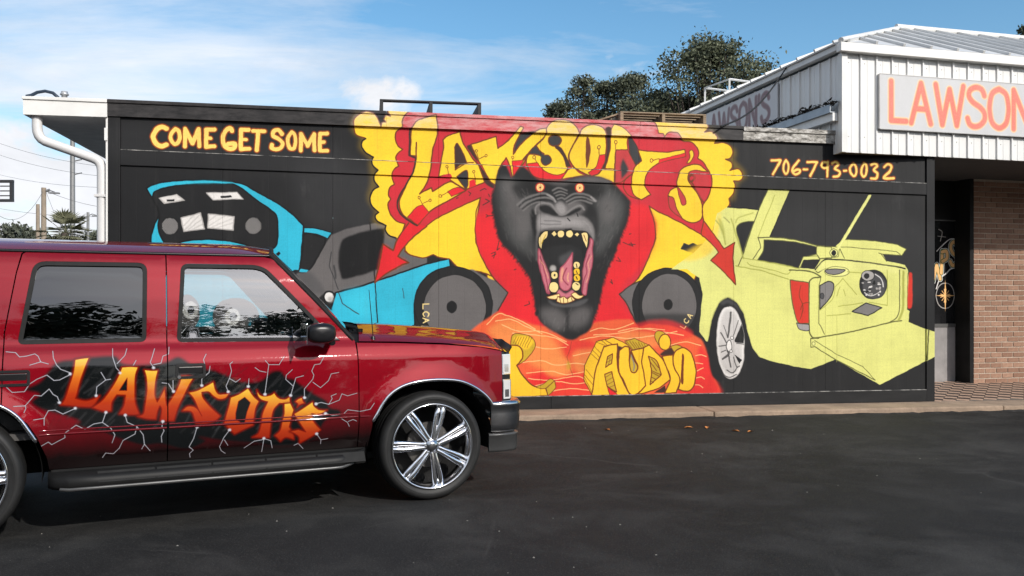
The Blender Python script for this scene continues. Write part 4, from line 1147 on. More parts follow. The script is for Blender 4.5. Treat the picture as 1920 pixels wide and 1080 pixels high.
P|w|1||0|0|100|2296,543 2295,545 2293,545 2290,546 2287,545 2285,545 2284,543 2285,542 2287,541 2290,541 2293,541 2295,542
P|w|1||0|0|100|2326,557 2326,559 2325,560 2323,561 2322,560 2321,559 2320,557 2321,556 2322,555 2323,554 2325,555 2326,556
P|k2|1||0|0|100|2308,532 2307,534 2305,535 2302,536 2299,535 2297,534 2296,532 2297,531 2299,529 2302,529 2305,529 2307,531
P|wg|1||0|0|100|2294,566 2294,567 2291,567 2289,568 2286,568 2284,567 2284,566 2284,565 2286,564 2289,564 2291,564 2294,565
P|wg|1||0|0|100|2292,555 2291,557 2289,559 2287,559 2284,559 2282,557 2282,555 2282,554 2284,552 2287,552 2289,552 2291,554
P|wg|1||0|0|100|2323,531 2322,532 2321,533 2318,533 2316,533 2315,532 2314,531 2315,529 2316,528 2318,528 2321,528 2322,529
P|w|1||0|0|100|2280,568 2280,569 2278,570 2276,571 2274,570 2272,569 2272,568 2272,566 2274,564 2276,564 2278,564 2280,566
P|wg|1||0|0|100|2268,531 2267,532 2266,533 2264,534 2261,533 2259,532 2259,531 2259,530 2261,529 2264,528 2266,529 2267,530
P|w|1||0|0|100|2274,554 2273,555 2271,555 2269,556 2267,555 2265,555 2264,554 2265,553 2267,552 2269,551 2271,552 2273,553
P|k2|1||0|0|100|2292,551 2292,552 2290,554 2288,554 2285,554 2284,552 2283,551 2284,549 2285,547 2288,547 2290,547 2292,549
P|k2|1||0|0|100|2284,558 2284,559 2282,560 2279,560 2276,560 2275,559 2274,558 2275,557 2276,556 2279,556 2282,556 2284,557
P|wg|1||0|0|100|2316,548 2315,550 2314,551 2312,552 2310,551 2308,550 2308,548 2308,546 2310,545 2312,545 2314,545 2315,546
P|k2|1||0|0|100|2277,563 2277,565 2276,567 2274,567 2273,567 2272,565 2271,563 2272,561 2273,559 2274,559 2276,559 2277,561
L|w|1||3.2|0|100|2306,504 2327,518 2335,543
L|w|1||2.4|0|100|2269,562 2295,572 2322,558
P|lf|0|k2|3.2|0|100|2226,621! 2274,594! 2330,610! 2282,635!
L|yd|0||2.6|0.6|100|2195,517 2242,567
L|yd|0||2.6|0.6|100|2195,517 2169,543
L|yd|0||2.6|0.6|100|2348,489 2348,602 2285,592
L|yd|0||2.6|0.6|100|2140,635 2221,628
L|yd|0||2.6|0.6|100|2179,606 2263,594
L|yd|0||2.6|0.6|100|2211,495 2258,499
L|yd|0||2.6|0.6|100|2185,543 2174,572
L|yd|0||2.6|0.6|100|2198,553 2203,572
P|tl|1|ol|3.2|0|100|2016,522! 2080,531! 2080,659! 2045,657 2034,635 2021,577
P|lf2|1|k2|2.2|0|100|2037,657! 2080,662! 2080,681 2060,681 2045,674
L|br|1||2.2|0|100|2052,539 2047,572 2060,606 2050,645
L|br|1||2.2|0|100|2080,592 2060,597 2052,616
P|tl|1||0|1.2|100|2424,498 2435,501 2434,607 2419,609
L|ol|0||4.8|0|100|2489,681 2485,777
L|yd|0||1.9|0.6|60|2174,635 2174,781
P|tl|1|br|3.5|0|100|1731,341! 1757,372 1798,426! 1833,406! 1827,450 1836,538! 1793,494 1755,463! 1779,438! 1767,421 1737,393 1724,383
P|r|1||0|2.4|60|1734,358 1757,385 1788,431 1778,426 1747,397
P|k|1||0|1.6|100|1746,714! 1758,649 1781,597 1810,577 1839,594 1862,628 1875,683 1891,735 1914,763 1940,794 1868,843 1797,842 1762,823 1746,762
P|g2|1||0|3.2|70|1784,594 1810,582 1836,597 1855,628 1839,609 1813,594 1794,600
P|w|1|wg|2.4|0|100|1774,707! 1778,655 1791,618 1813,605 1836,618 1852,649 1863,695 1864,738 1860,781 1842,818 1816,829 1797,814 1783,780 1776,743
P|wg|1||0|4|55|1781,707 1786,652 1800,621 1816,614 1836,628 1852,671 1855,720 1852,775 1836,808 1816,817 1797,799 1784,762
P|k2|1||0|0|100|1857,663! 1839,695 1834,715 1862,720! 1863,695
P|k2|0||0|0|100|1831,753! 1857,772! 1849,784!
L|k2|1||6.4|0.3|85|1820,624 1815,670 1810,701
L|k2|1||4|0.3|85|1787,686 1805,716
L|k2|1||3.2|0.3|85|1781,728 1803,725
L|k2|1||3.2|0.3|85|1789,747 1805,741
L|k2|1||6.4|0.3|85|1794,768 1813,753 1810,744
L|k2|1||4.8|0.3|85|1813,759 1820,793
L|k2|1||3.2|0.3|85|1829,762 1839,793 1849,790
L|k2|1||3.2|0.3|85|1839,720 1862,723
L|k2|1||3.2|0.3|85|1855,661 1836,707
L|k2|1||2.4|0.3|85|1797,664 1808,698
L|k2|1||2.4|0.3|85|1845,649 1829,695
L|k2|1||2.4|0.3|85|1787,621 1794,609 1813,605
L|k2|1||3.2|0.3|85|1807,802 1826,811 1842,793
L|k2|1||3.2|0.3|85|1779,780 1797,814 1816,825 1839,815
P|w|1|k2|2.2|0|100|1805,728 1810,713 1818,710 1824,726 1821,744 1812,745
P|w|1|k2|1.6|0|100|1830,703 1829,705 1827,707 1824,708 1822,707 1820,705 1819,703 1820,700 1822,698 1824,698 1827,698 1829,700
P|w|1|k2|1.6|0|100|1826,744 1825,746 1823,748 1821,748 1819,748 1817,746 1817,744 1817,742 1819,740 1821,740 1823,740 1825,742
P|yo|1|br|2.2|0|100|1133,692 1181,691 1201,708 1201,730 1168,768 1133,777
P|ye|1||0|1.6|100|1139,697 1177,694 1198,711 1177,733 1152,720
L|br|0||1.9|0|80|1146,695 1136,714
L|br|0||1.9|0|80|1154,695 1143,716
L|br|0||1.9|0|80|1161,695 1150,719
L|br|0||1.9|0|80|1169,695 1157,722
L|br|0||1.9|0|80|1177,695 1164,724
L|br|0||1.9|0|80|1185,695 1171,727
L|br|0||1.9|0|80|1193,695 1178,729
P|ye|1|br|3.8|0|100|1095,723! 1139,720 1158,727 1166,749 1158,768 1147,780! 1161,805 1184,831 1206,845 1235,850! 1243,872! 1095,877!
P|yo|1|br|1.9|0|100|1206,845 1235,850 1263,827! 1248,822 1229,836
P|yo|0|br|2.2|0|100|1235,850 1263,827 1266,848 1243,872
P|ye|0|br|2.6|0|100|1355,782! 1391,711! 1444,699! 1457,720! 1414,726! 1391,796 1377,872! 1352,824!
L|br|0||1.9|0|85|1378,735 1404,761
L|br|0||1.9|0|85|1375,748 1401,770
L|br|0||1.9|0|85|1359,795 1382,824
L|br|0||1.9|0|85|1355,811 1382,843
L|br|0||1.9|0|85|1391,713 1418,722
L|br|0||1.9|0|85|1408,708 1424,721
L|br|0||1.9|0|85|1385,725 1408,748
L|br|0||1.9|0|85|1355,819 1378,866
L|br|0||1.9|0|85|1424,703 1441,718
P|ye|0|br|2.1|0|100|1418,706! 1444,699! 1494,723! 1497,736! 1457,729!
P|yo|0|br|2.1|0|100|1480,710! 1510,702! 1560,724! 1550,733! 1507,742!
L|br|0||1.9|0|85|1485,709 1507,738
L|br|0||1.9|0|85|1495,710 1514,736
L|br|0||1.9|0|85|1504,712 1520,735
L|br|0||1.9|0|85|1513,714 1527,734
L|br|0||1.9|0|85|1523,715 1534,733
L|br|0||1.9|0|85|1532,717 1540,731
L|br|0||1.9|0|85|1541,719 1547,730
P|dk|0||0|0.8|100|1457,723 1474,729 1457,780 1471,825 1497,871 1457,870 1454,825
P|ye|1|br|3.8|0|100|1414,726! 1457,718! 1456,780 1464,813 1497,875! 1454,874! 1441,851 1437,874! 1377,874! 1388,799 1401,764
P|r2|0|br|2.2|0|100|1424,846! 1452,867! 1457,874! 1434,874!
P|yo|0|br|3.2|0|100|1426,756! 1442,748! 1439,777! 1420,789!
P|yo|0|br|3.2|0|100|1417,810! 1439,803! 1454,864! 1424,846!
L|br|0||1.8|0|80|1426,764 1437,756
L|br|0||1.8|0|80|1424,774 1439,766
L|br|0||1.8|0|80|1421,818 1439,809
L|br|0||1.8|0|80|1423,831 1442,820
L|br|0||1.8|0|80|1424,842 1446,831
L|br|0||1.8|0|80|1431,850 1449,843
L|br|0||1.8|0|80|1434,761 1429,783
P|ye|1|br|3.8|0|100|1462,739! 1480,726 1494,728! 1495,774 1497,794 1510,807 1520,797 1519,781 1499,739! 1542,731! 1535,775 1542,814 1545,846! 1519,871 1497,871 1477,832 1461,800
P|yo|1|br|3.5|0|100|1498,742! 1510,768 1520,788 1515,805 1500,803 1495,781
L|lf|1||3.2|0|100|1500,752 1510,781 1507,800
P|ye|1|br|3.8|0|100|1540,731! 1557,722! 1577,743 1608,779 1624,828! 1591,853 1544,868! 1520,873! 1545,846! 1540,807 1534,775
P|yo|1|br|3.5|0|100|1555,757! 1581,772 1596,814! 1560,844! 1564,801
L|br|0||2.9|0|85|1560,775 1581,801
L|br|0||2.9|0|85|1564,766 1587,792
L|br|0||2.9|0|85|1566,807 1587,817
L|br|0||2.9|0|85|1564,820 1577,827
L|br|0||2.9|0|85|1564,833 1571,837
L|br|0||2.9|0|85|1564,801 1594,814
P|dk|0||0|0|100|1571,869 1608,847 1611,869
P|dk|1||0|0.8|100|1591,751 1624,731 1645,750 1597,756
P|yo|1|br|2.2|0|100|1576,688 1587,680 1608,690 1591,724 1577,704
P|ye|1|br|3.5|0|100|1626,714 1623,727 1616,735 1607,738 1597,735 1590,726 1587,714 1590,702 1597,693 1607,690 1616,693 1623,702
P|ye|1|br|3.8|0|100|1597,758! 1633,753! 1636,789 1655,828 1643,870! 1606,871! 1624,828 1611,789
P|yo|1|br|2.2|0|100|1624,727! 1645,723 1662,731 1638,747!
P|ye|1|br|3.8|0|100|1635,753 1648,737 1668,732 1692,751 1706,796 1702,842 1689,863 1672,865 1650,860! 1655,828 1636,789
P|br|1||0|0|100|1663,750 1668,757 1667,802 1666,841 1662,845 1658,835 1660,783
L|lb|1||19.2|0.6|100|153,106 143,101 130,106 121,120 118,133 126,149 140,155 153,151
L|lb|1||16.8|0.6|100|177,106 167,118 165,133 171,146 177,149 184,144 189,130 186,112 177,106
L|lb|0||17.6|0.6|100|203,154 203,105 223,145 240,104 241,153
L|lb|0||17.6|0.6|100|282,104 260,105 260,154 282,152
L|lb|0||16|0.6|100|260,129 272,129
L|lb|1||18.4|0.6|100|330,107 325,99 312,108 305,128 310,150 323,158 336,154 338,143 320,144
L|lb|0||17.6|0.6|100|375,102 355,103 354,158 377,156
L|lb|0||16|0.6|100|355,131 368,131
L|lb|0||16.8|0.6|100|387,105 419,105
L|lb|0||17.6|0.6|100|402,105 398,159
L|lb|1||17.6|0.6|100|467,111 458,100 445,105 443,117 459,126 469,138 464,151 451,156 440,152 440,143
L|lb|1||16.3|0.6|100|495,105 485,119 484,136 489,151 495,154 502,150 506,132 503,113 495,105
L|lb|0||17.3|0.6|100|520,157 521,109 539,143 557,109 558,156
L|lb|0||17.3|0.6|100|594,106 574,107 573,156 594,155
L|lb|0||16|0.6|100|574,132 586,131
L|lb|0||13.4|0.6|100|1955,149 1985,148 1960,192
L|lb|1||12.8|0.6|100|2003,147 1995,162 1995,179 2003,190 2011,179 2011,159 2003,147
L|lb|1||13.4|0.6|100|2046,146 2028,168 2025,183 2034,191 2047,185 2049,176 2038,176 2028,183
L|lb|0||12.8|0.6|100|2062,174 2075,174
L|lb|0||13.4|0.6|100|2075,151 2108,150 2085,194
L|lb|1||13.1|0.6|100|2143,150 2129,150 2123,160 2131,168 2143,163 2144,148 2142,195
L|lb|1||13.4|0.6|100|2159,153 2171,148 2180,156 2168,169 2184,179 2179,193 2164,195
L|lb|0||12.8|0.6|100|2199,175 2208,175
L|lb|1||13.4|0.6|100|2231,152 2220,166 2223,183 2234,192 2242,180 2240,161 2231,152
L|lb|1||13.4|0.6|100|2267,150 2259,168 2260,185 2268,193 2276,180 2276,157 2267,150
L|lb|1||13.8|0.6|100|2293,154 2305,150 2314,158 2302,170 2315,182 2310,197 2293,198
L|lb|1||13.8|0.6|100|2338,160 2350,151 2364,158 2356,175 2337,195 2372,194
L|ly|1||12.8|0.3|100|153,106 143,101 130,106 121,120 118,133 126,149 140,155 153,151
L|ly|1||10.4|0.3|100|177,106 167,118 165,133 171,146 177,149 184,144 189,130 186,112 177,106
L|ly|0||11.2|0.3|100|203,154 203,105 223,145 240,104 241,153
L|ly|0||11.2|0.3|100|282,104 260,105 260,154 282,152
L|ly|0||9.6|0.3|100|260,129 272,129
L|ly|1||12|0.3|100|330,107 325,99 312,108 305,128 310,150 323,158 336,154 338,143 320,144
L|ly|0||11.2|0.3|100|375,102 355,103 354,158 377,156
L|ly|0||9.6|0.3|100|355,131 368,131
L|ly|0||10.4|0.3|100|387,105 419,105
L|ly|0||11.2|0.3|100|402,105 398,159
L|ly|1||11.2|0.3|100|467,111 458,100 445,105 443,117 459,126 469,138 464,151 451,156 440,152 440,143
L|ly|1||9.9|0.3|100|495,105 485,119 484,136 489,151 495,154 502,150 506,132 503,113 495,105
L|ly|0||10.9|0.3|100|520,157 521,109 539,143 557,109 558,156
L|ly|0||10.9|0.3|100|594,106 574,107 573,156 594,155
L|ly|0||9.6|0.3|100|574,132 586,131
L|ly|0||7|0.3|100|1955,149 1985,148 1960,192
L|ly|1||6.4|0.3|100|2003,147 1995,162 1995,179 2003,190 2011,179 2011,159 2003,147
L|ly|1||7|0.3|100|2046,146 2028,168 2025,183 2034,191 2047,185 2049,176 2038,176 2028,183
L|ly|0||6.4|0.3|100|2062,174 2075,174
L|ly|0||7|0.3|100|2075,151 2108,150 2085,194
L|ly|1||6.7|0.3|100|2143,150 2129,150 2123,160 2131,168 2143,163 2144,148 2142,195
L|ly|1||7|0.3|100|2159,153 2171,148 2180,156 2168,169 2184,179 2179,193 2164,195
L|ly|0||6.4|0.3|100|2199,175 2208,175
L|ly|1||7|0.3|100|2231,152 2220,166 2223,183 2234,192 2242,180 2240,161 2231,152
L|ly|1||7|0.3|100|2267,150 2259,168 2260,185 2268,193 2276,180 2276,157 2267,150
L|ly|1||7.4|0.3|100|2293,154 2305,150 2314,158 2302,170 2315,182 2310,197 2293,198
L|ly|1||7.4|0.3|100|2338,160 2350,151 2364,158 2356,175 2337,195 2372,194
'''
CAR_DATA = '''
P|vk|1||0|3.8|100|102,152 144,130 180,82 204,70 235,68 282,61 352,60 367,80 393,89 429,90 481,86 507,79 539,68 588,101 643,112 653,116 690,134 727,152 767,156 797,149 825,125 850,120 863,126 877,146 900,150 925,171 965,201 1011,229 1023,253 1058,264 1058,287 1006,301 977,357 920,376 836,376 781,361 727,354 648,340 596,326 621,342 561,366 481,343 429,343 352,312 317,293 240,267 253,256 223,241 180,225 147,213 121,190 142,167
L|vg|0||3.7|1.5|16|356,179 318,221
L|vg|0||3.1|1.5|26|190,224 164,277
L|vg|0||4.9|1.5|36|844,188 818,235
L|vg|0||5.1|1.5|29|580,228 557,276
L|vg|0||6|1.5|36|404,86 369,133
L|vg|0||3.8|1.5|38|738,269 688,307
L|vg|0||2.5|1.5|25|881,115 853,174
L|vg|0||4.3|1.5|29|664,147 631,182
L|vg|0||5.1|1.5|39|629,260 577,312
L|vg|0||6|1.5|29|703,122 646,175
L|vg|0||5.9|1.5|16|738,132 696,165
L|vg|0||2.3|1.5|18|860,291 807,327
L|vg|0||6|1.5|16|398,223 378,266
L|vg|0||6.1|1.5|39|742,155 686,196
L|vg|0||4.7|1.5|25|411,95 391,124
L|vg|0||2.1|1.5|38|651,118 600,151
L|vg|0||4.1|1.5|29|897,172 857,217
L|vg|0||6.4|1.5|33|610,205 570,243
L|vg|0||6.5|1.5|15|356,135 319,174
L|vg|0||2|1.5|16|494,193 453,235
L|vg|0||5.1|1.5|33|666,178 633,225
L|vg|0||5.1|1.5|26|196,86 149,115
L|vg|0||3.6|1.5|29|636,149 605,186
L|vg|0||5.6|1.5|33|403,150 384,192
L|vg|0||5.7|1.5|25|411,122 384,151
L|vg|0||3.4|1.5|25|725,110 693,163
L|vg|0||3.5|1.5|26|862,129 814,183
L|vg|0||4.4|1.5|35|346,101 321,150
L|vg|0||5.7|1.5|23|315,130 276,177
L|vg|0||5.7|1.5|25|275,130 248,163
L|vg|0||6.3|1.5|38|497,160 471,183
L|vg|0||4|1.5|20|883,292 825,346
L|vg|0||5|1.5|23|766,255 725,288
L|vg|0||4.7|1.5|16|348,91 319,141
L|vg|0||6.3|1.5|29|905,234 848,288
L|vg|0||2.7|1.5|28|190,207 163,250
L|vg|0||4.8|1.5|36|492,259 460,289
L|vg|0||3.6|1.5|35|543,233 516,274
L|vg|0||6.3|1.5|15|306,222 261,270
L|vg|0||2.1|1.5|28|666,255 636,286
L|vg|0||5.6|1.5|18|498,172 479,197
L|vg|0||6.5|1.5|27|270,90 226,113
L|vg|0||3.6|1.5|24|415,140 375,180
L|vg|0||2.5|1.5|24|321,138 284,183
L|vg|0||3.7|1.5|24|238,109 202,155
L|vg|0||4|1.5|32|814,217 778,256
L|vg|0||4.1|1.5|32|497,213 470,254
L|vg|0||3.9|1.5|24|232,153 186,202
L|vg|0||3.1|1.5|35|899,253 860,280
L|vg|0||5.7|1.5|29|694,262 649,308
L|vg|0||1.9|1.5|16|256,183 232,229
L|vg|0||6.1|1.5|36|247,94 223,116
L|vg|0||5.1|1.5|29|269,230 223,281
L|vg|0||5.5|1.5|17|811,101 771,149
L|vg|0||2.2|1.5|35|768,275 735,317
L|vg|0||3.1|1.5|24|359,113 321,160
L|vg|0||3.6|1.5|27|456,157 423,181
L|vg|0||5.5|1.5|33|968,180 939,230
L|vg|0||4.2|1.5|18|705,190 661,244
L|vg|0||6.3|1.5|32|250,211 216,246
L|vg|0||2.8|1.5|20|316,126 279,159
L|vg|0||3.3|1.5|36|720,275 673,311
L|vg|0||2.9|1.5|24|629,138 610,179
L|vg|0||3.4|1.5|39|306,144 263,170
L|vg|0||4.1|1.5|28|545,198 495,247
L|vg|0||6|1.5|39|546,221 513,268
L|vg|0||3|1.5|38|535,128 490,174
L|vg|0||2.8|1.5|32|860,143 828,173
L|vg|0||3.1|1.5|25|864,273 809,305
L|vg|0||2.3|1.5|23|750,108 699,141
L|vg|0||1.9|1.5|27|626,216 595,254
L|vg|0||6.4|1.5|17|334,185 303,225
L|vg|0||2.4|1.5|17|383,202 336,253
L|vg|0||5.6|1.5|31|939,172 887,206
L|vg|0||3.2|1.5|31|688,245 639,300
L|vg|0||4.2|1.5|31|590,107 557,156
L|vg|0||5|1.5|37|615,122 572,152
L|vg|0||6.3|1.5|33|689,114 664,148
L|vg|0||5|1.5|19|641,194 605,227
L|vg|0||5.5|1.5|23|229,205 194,250
L|vg|0||6|1.5|21|377,150 357,189
L|vg|0||3.5|1.5|34|785,162 750,205
L|vg|0||2.4|1.5|17|443,239 415,264
L|vg|0||2.8|1.5|33|794,235 766,273
L|vg|0||4.7|1.5|19|827,240 800,278
L|vg|0||2.9|1.5|15|583,195 554,243
L|vg|0||6.4|1.5|29|816,268 780,311
L|vg|0||5.2|1.5|27|671,276 639,330
L|vg|0||1.9|1.5|27|644,227 596,272
L|vg|0||2.8|1.5|27|580,174 541,197
L|vg|0||4.6|1.5|18|681,175 626,228
L|vg|0||2.1|1.5|16|806,216 771,246
L|vg|0||3.4|1.5|18|592,263 541,308
L|vg|0||6.3|1.5|23|864,214 814,263
L|vg|0||6|1.5|27|818,276 781,327
L|vg|0||2.3|1.5|27|260,85 235,112
L|vg|0||3.9|1.5|26|727,195 681,228
L|vg|0||2.8|1.5|24|776,170 721,219
L|vg|0||4.7|1.5|20|457,181 432,203
L|vg|0||4.1|1.5|19|799,122 769,152
L|vg|0||2|1.5|27|484,116 460,144
L|vg|0||4|1.5|16|223,79 193,125
L|vg|0||2|1.5|17|484,158 431,186
L|vg|0||4.9|1.5|16|540,116 509,144
L|vg|0||5.6|1.5|22|750,145 713,201
L|vg|0||5.8|1.5|17|365,128 325,161
L|vg|0||4.7|1.5|17|711,278 691,302
L|vg|0||2.2|1.5|20|304,85 266,136
L|vg|0||5.7|1.5|15|968,193 910,250
L|vg|0||6.4|1.5|36|406,193 384,226
L|vg|0||3.5|1.5|19|263,147 223,198
L|vg|0||5.9|1.5|24|761,235 720,289
L|vg|0||5.6|1.5|19|492,126 457,159
L|vg|0||5.3|1.5|18|744,210 710,248
L|vg|0||4.1|1.5|17|735,96 688,142
L|vg|0||5|1.5|26|356,234 307,283
L|vg|0||3.5|1.5|24|897,242 862,267
L|vg|0||4.6|1.5|31|951,120 924,146
L|vg|0||2.6|1.5|15|357,88 318,130
L|vg|0||2.9|1.5|34|349,256 313,291
L|vg|0||4.4|1.5|16|646,240 619,268
L|vg|0||2|1.5|37|835,116 776,146
L|vg|0||3|1.5|31|242,160 199,200
L|vg|0||3.5|1.5|17|780,263 735,301
L|vg|0||5.8|1.5|26|844,211 814,254
L|vg|0||3.5|1.5|28|750,106 711,133
L|vg|0||5|1.5|23|757,175 713,205
L|vg|0||3.9|1.5|19|988,166 962,198
L|vg|0||6.1|1.5|38|928,242 869,286
L|vg|0||6.4|1.5|27|590,166 538,220
L|vb|0||2.8|0.5|85|54,39 79,42 90,55 108,53 130,47 139,54 146,71 167,78
L|vb|0||2.8|0.5|85|117,80 146,71
L|vb|0||2.8|0.5|85|178,40 180,61 189,82 200,95 227,107
L|vb|0||2.8|0.5|85|40,139 54,140 72,159 104,158 117,136 137,122 163,111 182,128 197,127 227,111
L|vb|0||2.8|0.5|85|76,200 106,200 130,170 148,173 169,153 180,170 191,177 197,194
L|vb|0||2.8|0.5|85|106,200 108,208 103,220
L|vb|0||2.8|0.5|85|128,243 156,240 167,218 185,217 206,230 240,215
L|vb|0||2.8|0.5|85|156,240 156,261
L|vb|0||2.8|0.5|85|148,323 167,312 176,321 212,302 210,289 242,266 266,280 291,265 315,262 324,233
L|vb|0||2.8|0.5|85|315,262 338,281 350,303 342,328
L|vb|0||2.8|0.5|85|379,244 385,266 413,281 407,304 373,322 362,347 346,363 324,359 315,373
L|vb|0||2.8|0.5|85|413,281 431,308 435,339 427,354
L|vb|0||2.8|0.5|85|435,339 452,362
L|vb|0||2.8|0.5|85|488,270 486,285 492,299 484,316 486,336
L|vb|0||2.8|0.5|85|344,36 344,62 354,96 366,110
L|vb|0||2.8|0.5|85|356,83 379,58 385,37
L|vb|0||2.8|0.5|85|311,108 324,132 299,152 297,180
L|vb|0||2.8|0.5|85|324,132 338,130
L|vb|0||2.8|0.5|85|466,39 458,65 452,82 462,98
L|vb|0||2.8|0.5|85|462,89 484,85 490,63 507,57 509,35
L|vb|0||2.8|0.5|85|403,89 411,74
L|vb|0||2.8|0.5|85|486,147 505,150 519,175
L|vb|0||2.8|0.5|85|519,175 519,141
L|vw|0||1.5|0.2|90|54,39 79,42 90,55 108,53 130,47 139,54 146,71 167,78
L|vw|0||1.5|0.2|90|117,80 146,71
L|vw|0||1.5|0.2|90|178,40 180,61 189,82 200,95 227,107
L|vw|0||1.5|0.2|90|40,139 54,140 72,159 104,158 117,136 137,122 163,111 182,128 197,127 227,111
L|vw|0||1.5|0.2|90|76,200 106,200 130,170 148,173 169,153 180,170 191,177 197,194
L|vw|0||1.5|0.2|90|106,200 108,208 103,220
L|vw|0||1.5|0.2|90|128,243 156,240 167,218 185,217 206,230 240,215
L|vw|0||1.5|0.2|90|156,240 156,261
L|vw|0||1.5|0.2|90|148,323 167,312 176,321 212,302 210,289 242,266 266,280 291,265 315,262 324,233
L|vw|0||1.5|0.2|90|315,262 338,281 350,303 342,328
L|vw|0||1.5|0.2|90|379,244 385,266 413,281 407,304 373,322 362,347 346,363 324,359 315,373
L|vw|0||1.5|0.2|90|413,281 431,308 435,339 427,354
L|vw|0||1.5|0.2|90|435,339 452,362
L|vw|0||1.5|0.2|90|488,270 486,285 492,299 484,316 486,336
L|vw|0||1.5|0.2|90|344,36 344,62 354,96 366,110
L|vw|0||1.5|0.2|90|356,83 379,58 385,37
L|vw|0||1.5|0.2|90|311,108 324,132 299,152 297,180
L|vw|0||1.5|0.2|90|324,132 338,130
L|vw|0||1.5|0.2|90|466,39 458,65 452,82 462,98
L|vw|0||1.5|0.2|90|462,89 484,85 490,63 507,57 509,35
L|vw|0||1.5|0.2|90|403,89 411,74
L|vw|0||1.5|0.2|90|486,147 505,150 519,175
L|vw|0||1.5|0.2|90|519,175 519,141
L|vb|0||2.8|0.5|85|621,60 612,78 617,96
L|vb|0||2.8|0.5|85|606,158 606,140 629,119 632,99
L|vb|0||2.8|0.5|85|688,184 681,166 692,141 699,117 694,94 703,87
L|vb|0||2.8|0.5|85|692,141 712,154 727,143
L|vb|0||2.8|0.5|85|752,169 754,144
L|vb|0||2.8|0.5|85|805,196 812,148 819,100 853,101 871,74
L|vb|0||2.8|0.5|85|819,100 808,86
L|vb|0||2.8|0.5|85|810,125 789,120 774,108
L|vb|0||2.8|0.5|85|890,205 899,175 908,147 934,141
L|vb|0||2.8|0.5|85|899,175 874,151 876,137 897,119
L|vb|0||2.8|0.5|85|936,214 936,186 965,154 969,140 962,126 972,105 991,103 1005,80
L|vb|0||2.8|0.5|85|965,164 991,184 1019,161 1029,138 1056,134
L|vb|0||2.8|0.5|85|976,237 993,234 1019,242 1056,229 1065,208 1085,216 1119,208
L|vb|0||2.8|0.5|85|1019,242 1031,223 1027,214 1046,207
L|vb|0||2.8|0.5|85|1007,272 1031,281 1070,278 1085,264 1129,272 1164,266 1179,245
L|vb|0||2.8|0.5|85|1056,289 1085,308 1092,323
L|vb|0||2.8|0.5|85|1087,305 1104,299 1117,305
L|vb|0||2.8|0.5|85|591,294 581,331 568,357 581,369 570,380 572,393
L|vb|0||2.8|0.5|85|692,309 675,333 662,364 668,378 681,388
L|vb|0||2.8|0.5|85|677,342 688,361
L|vb|0||2.8|0.5|85|803,346 798,392
L|vb|0||2.8|0.5|85|803,349 772,353 740,374
L|vb|0||2.8|0.5|85|803,346 826,355 832,381
L|vb|0||2.8|0.5|85|918,371 904,377
L|vb|0||2.8|0.5|85|918,371 936,391
L|vb|0||2.8|0.5|85|979,342 995,364 995,378
L|vb|0||2.8|0.5|85|995,364 1019,361
L|vw|0||1.5|0.2|90|621,60 612,78 617,96
L|vw|0||1.5|0.2|90|606,158 606,140 629,119 632,99
L|vw|0||1.5|0.2|90|688,184 681,166 692,141 699,117 694,94 703,87
L|vw|0||1.5|0.2|90|692,141 712,154 727,143
L|vw|0||1.5|0.2|90|752,169 754,144
L|vw|0||1.5|0.2|90|805,196 812,148 819,100 853,101 871,74
L|vw|0||1.5|0.2|90|819,100 808,86
L|vw|0||1.5|0.2|90|810,125 789,120 774,108
L|vw|0||1.5|0.2|90|890,205 899,175 908,147 934,141
L|vw|0||1.5|0.2|90|899,175 874,151 876,137 897,119
L|vw|0||1.5|0.2|90|936,214 936,186 965,154 969,140 962,126 972,105 991,103 1005,80
L|vw|0||1.5|0.2|90|965,164 991,184 1019,161 1029,138 1056,134
L|vw|0||1.5|0.2|90|976,237 993,234 1019,242 1056,229 1065,208 1085,216 1119,208
L|vw|0||1.5|0.2|90|1019,242 1031,223 1027,214 1046,207
L|vw|0||1.5|0.2|90|1007,272 1031,281 1070,278 1085,264 1129,272 1164,266 1179,245
L|vw|0||1.5|0.2|90|1056,289 1085,308 1092,323
L|vw|0||1.5|0.2|90|1087,305 1104,299 1117,305
L|vw|0||1.5|0.2|90|591,294 581,331 568,357 581,369 570,380 572,393
L|vw|0||1.5|0.2|90|692,309 675,333 662,364 668,378 681,388
L|vw|0||1.5|0.2|90|677,342 688,361
L|vw|0||1.5|0.2|90|803,346 798,392
L|vw|0||1.5|0.2|90|803,349 772,353 740,374
L|vw|0||1.5|0.2|90|803,346 826,355 832,381
L|vw|0||1.5|0.2|90|918,371 904,377
L|vw|0||1.5|0.2|90|918,371 936,391
L|vw|0||1.5|0.2|90|979,342 995,364 995,378
L|vw|0||1.5|0.2|90|995,364 1019,361
G|ve|1|vr|3|0.5|100|239,67! 257,64 278,62! 267,91 253,134 244,172 240,185! 265,193 285,190 307,180! 297,199 287,213! 253,210 228,206 200,202! 211,186 223,146 234,106
G|ve|1|vr|3|0.5|100|370,94! 393,93 417,95! 409,120 407,159 408,204 420,244! 390,242 362,238! 375,214 380,181! 355,179! 342,201 339,228! 317,227 287,215! 317,191 347,146 362,116
P|vk|0|vr|1.9|0|100|385,128! 384,167! 362,166!
G|ve|1|vr|3|0.5|100|434,104! 455,107 475,107! 468,139 465,184 472,207! 481,191 495,163! 497,197 500,220! 521,187 537,154 545,127! 566,128 582,135! 569,155 553,188 534,228 521,269! 502,268 481,266! 485,231 480,219! 473,236 468,261! 442,258 414,249! 431,242 436,217 442,167 440,127
G|ve|1|vr|3|0.5|100|565,181! 591,176 616,164 642,150! 648,176 658,190 674,191 691,190! 679,205 658,207 640,195 627,182 606,182! 609,199 632,230 663,262! 648,275 621,282 588,281! 583,265 573,243 545,239! 560,226 578,226 593,236 606,259! 596,239 588,217 578,197
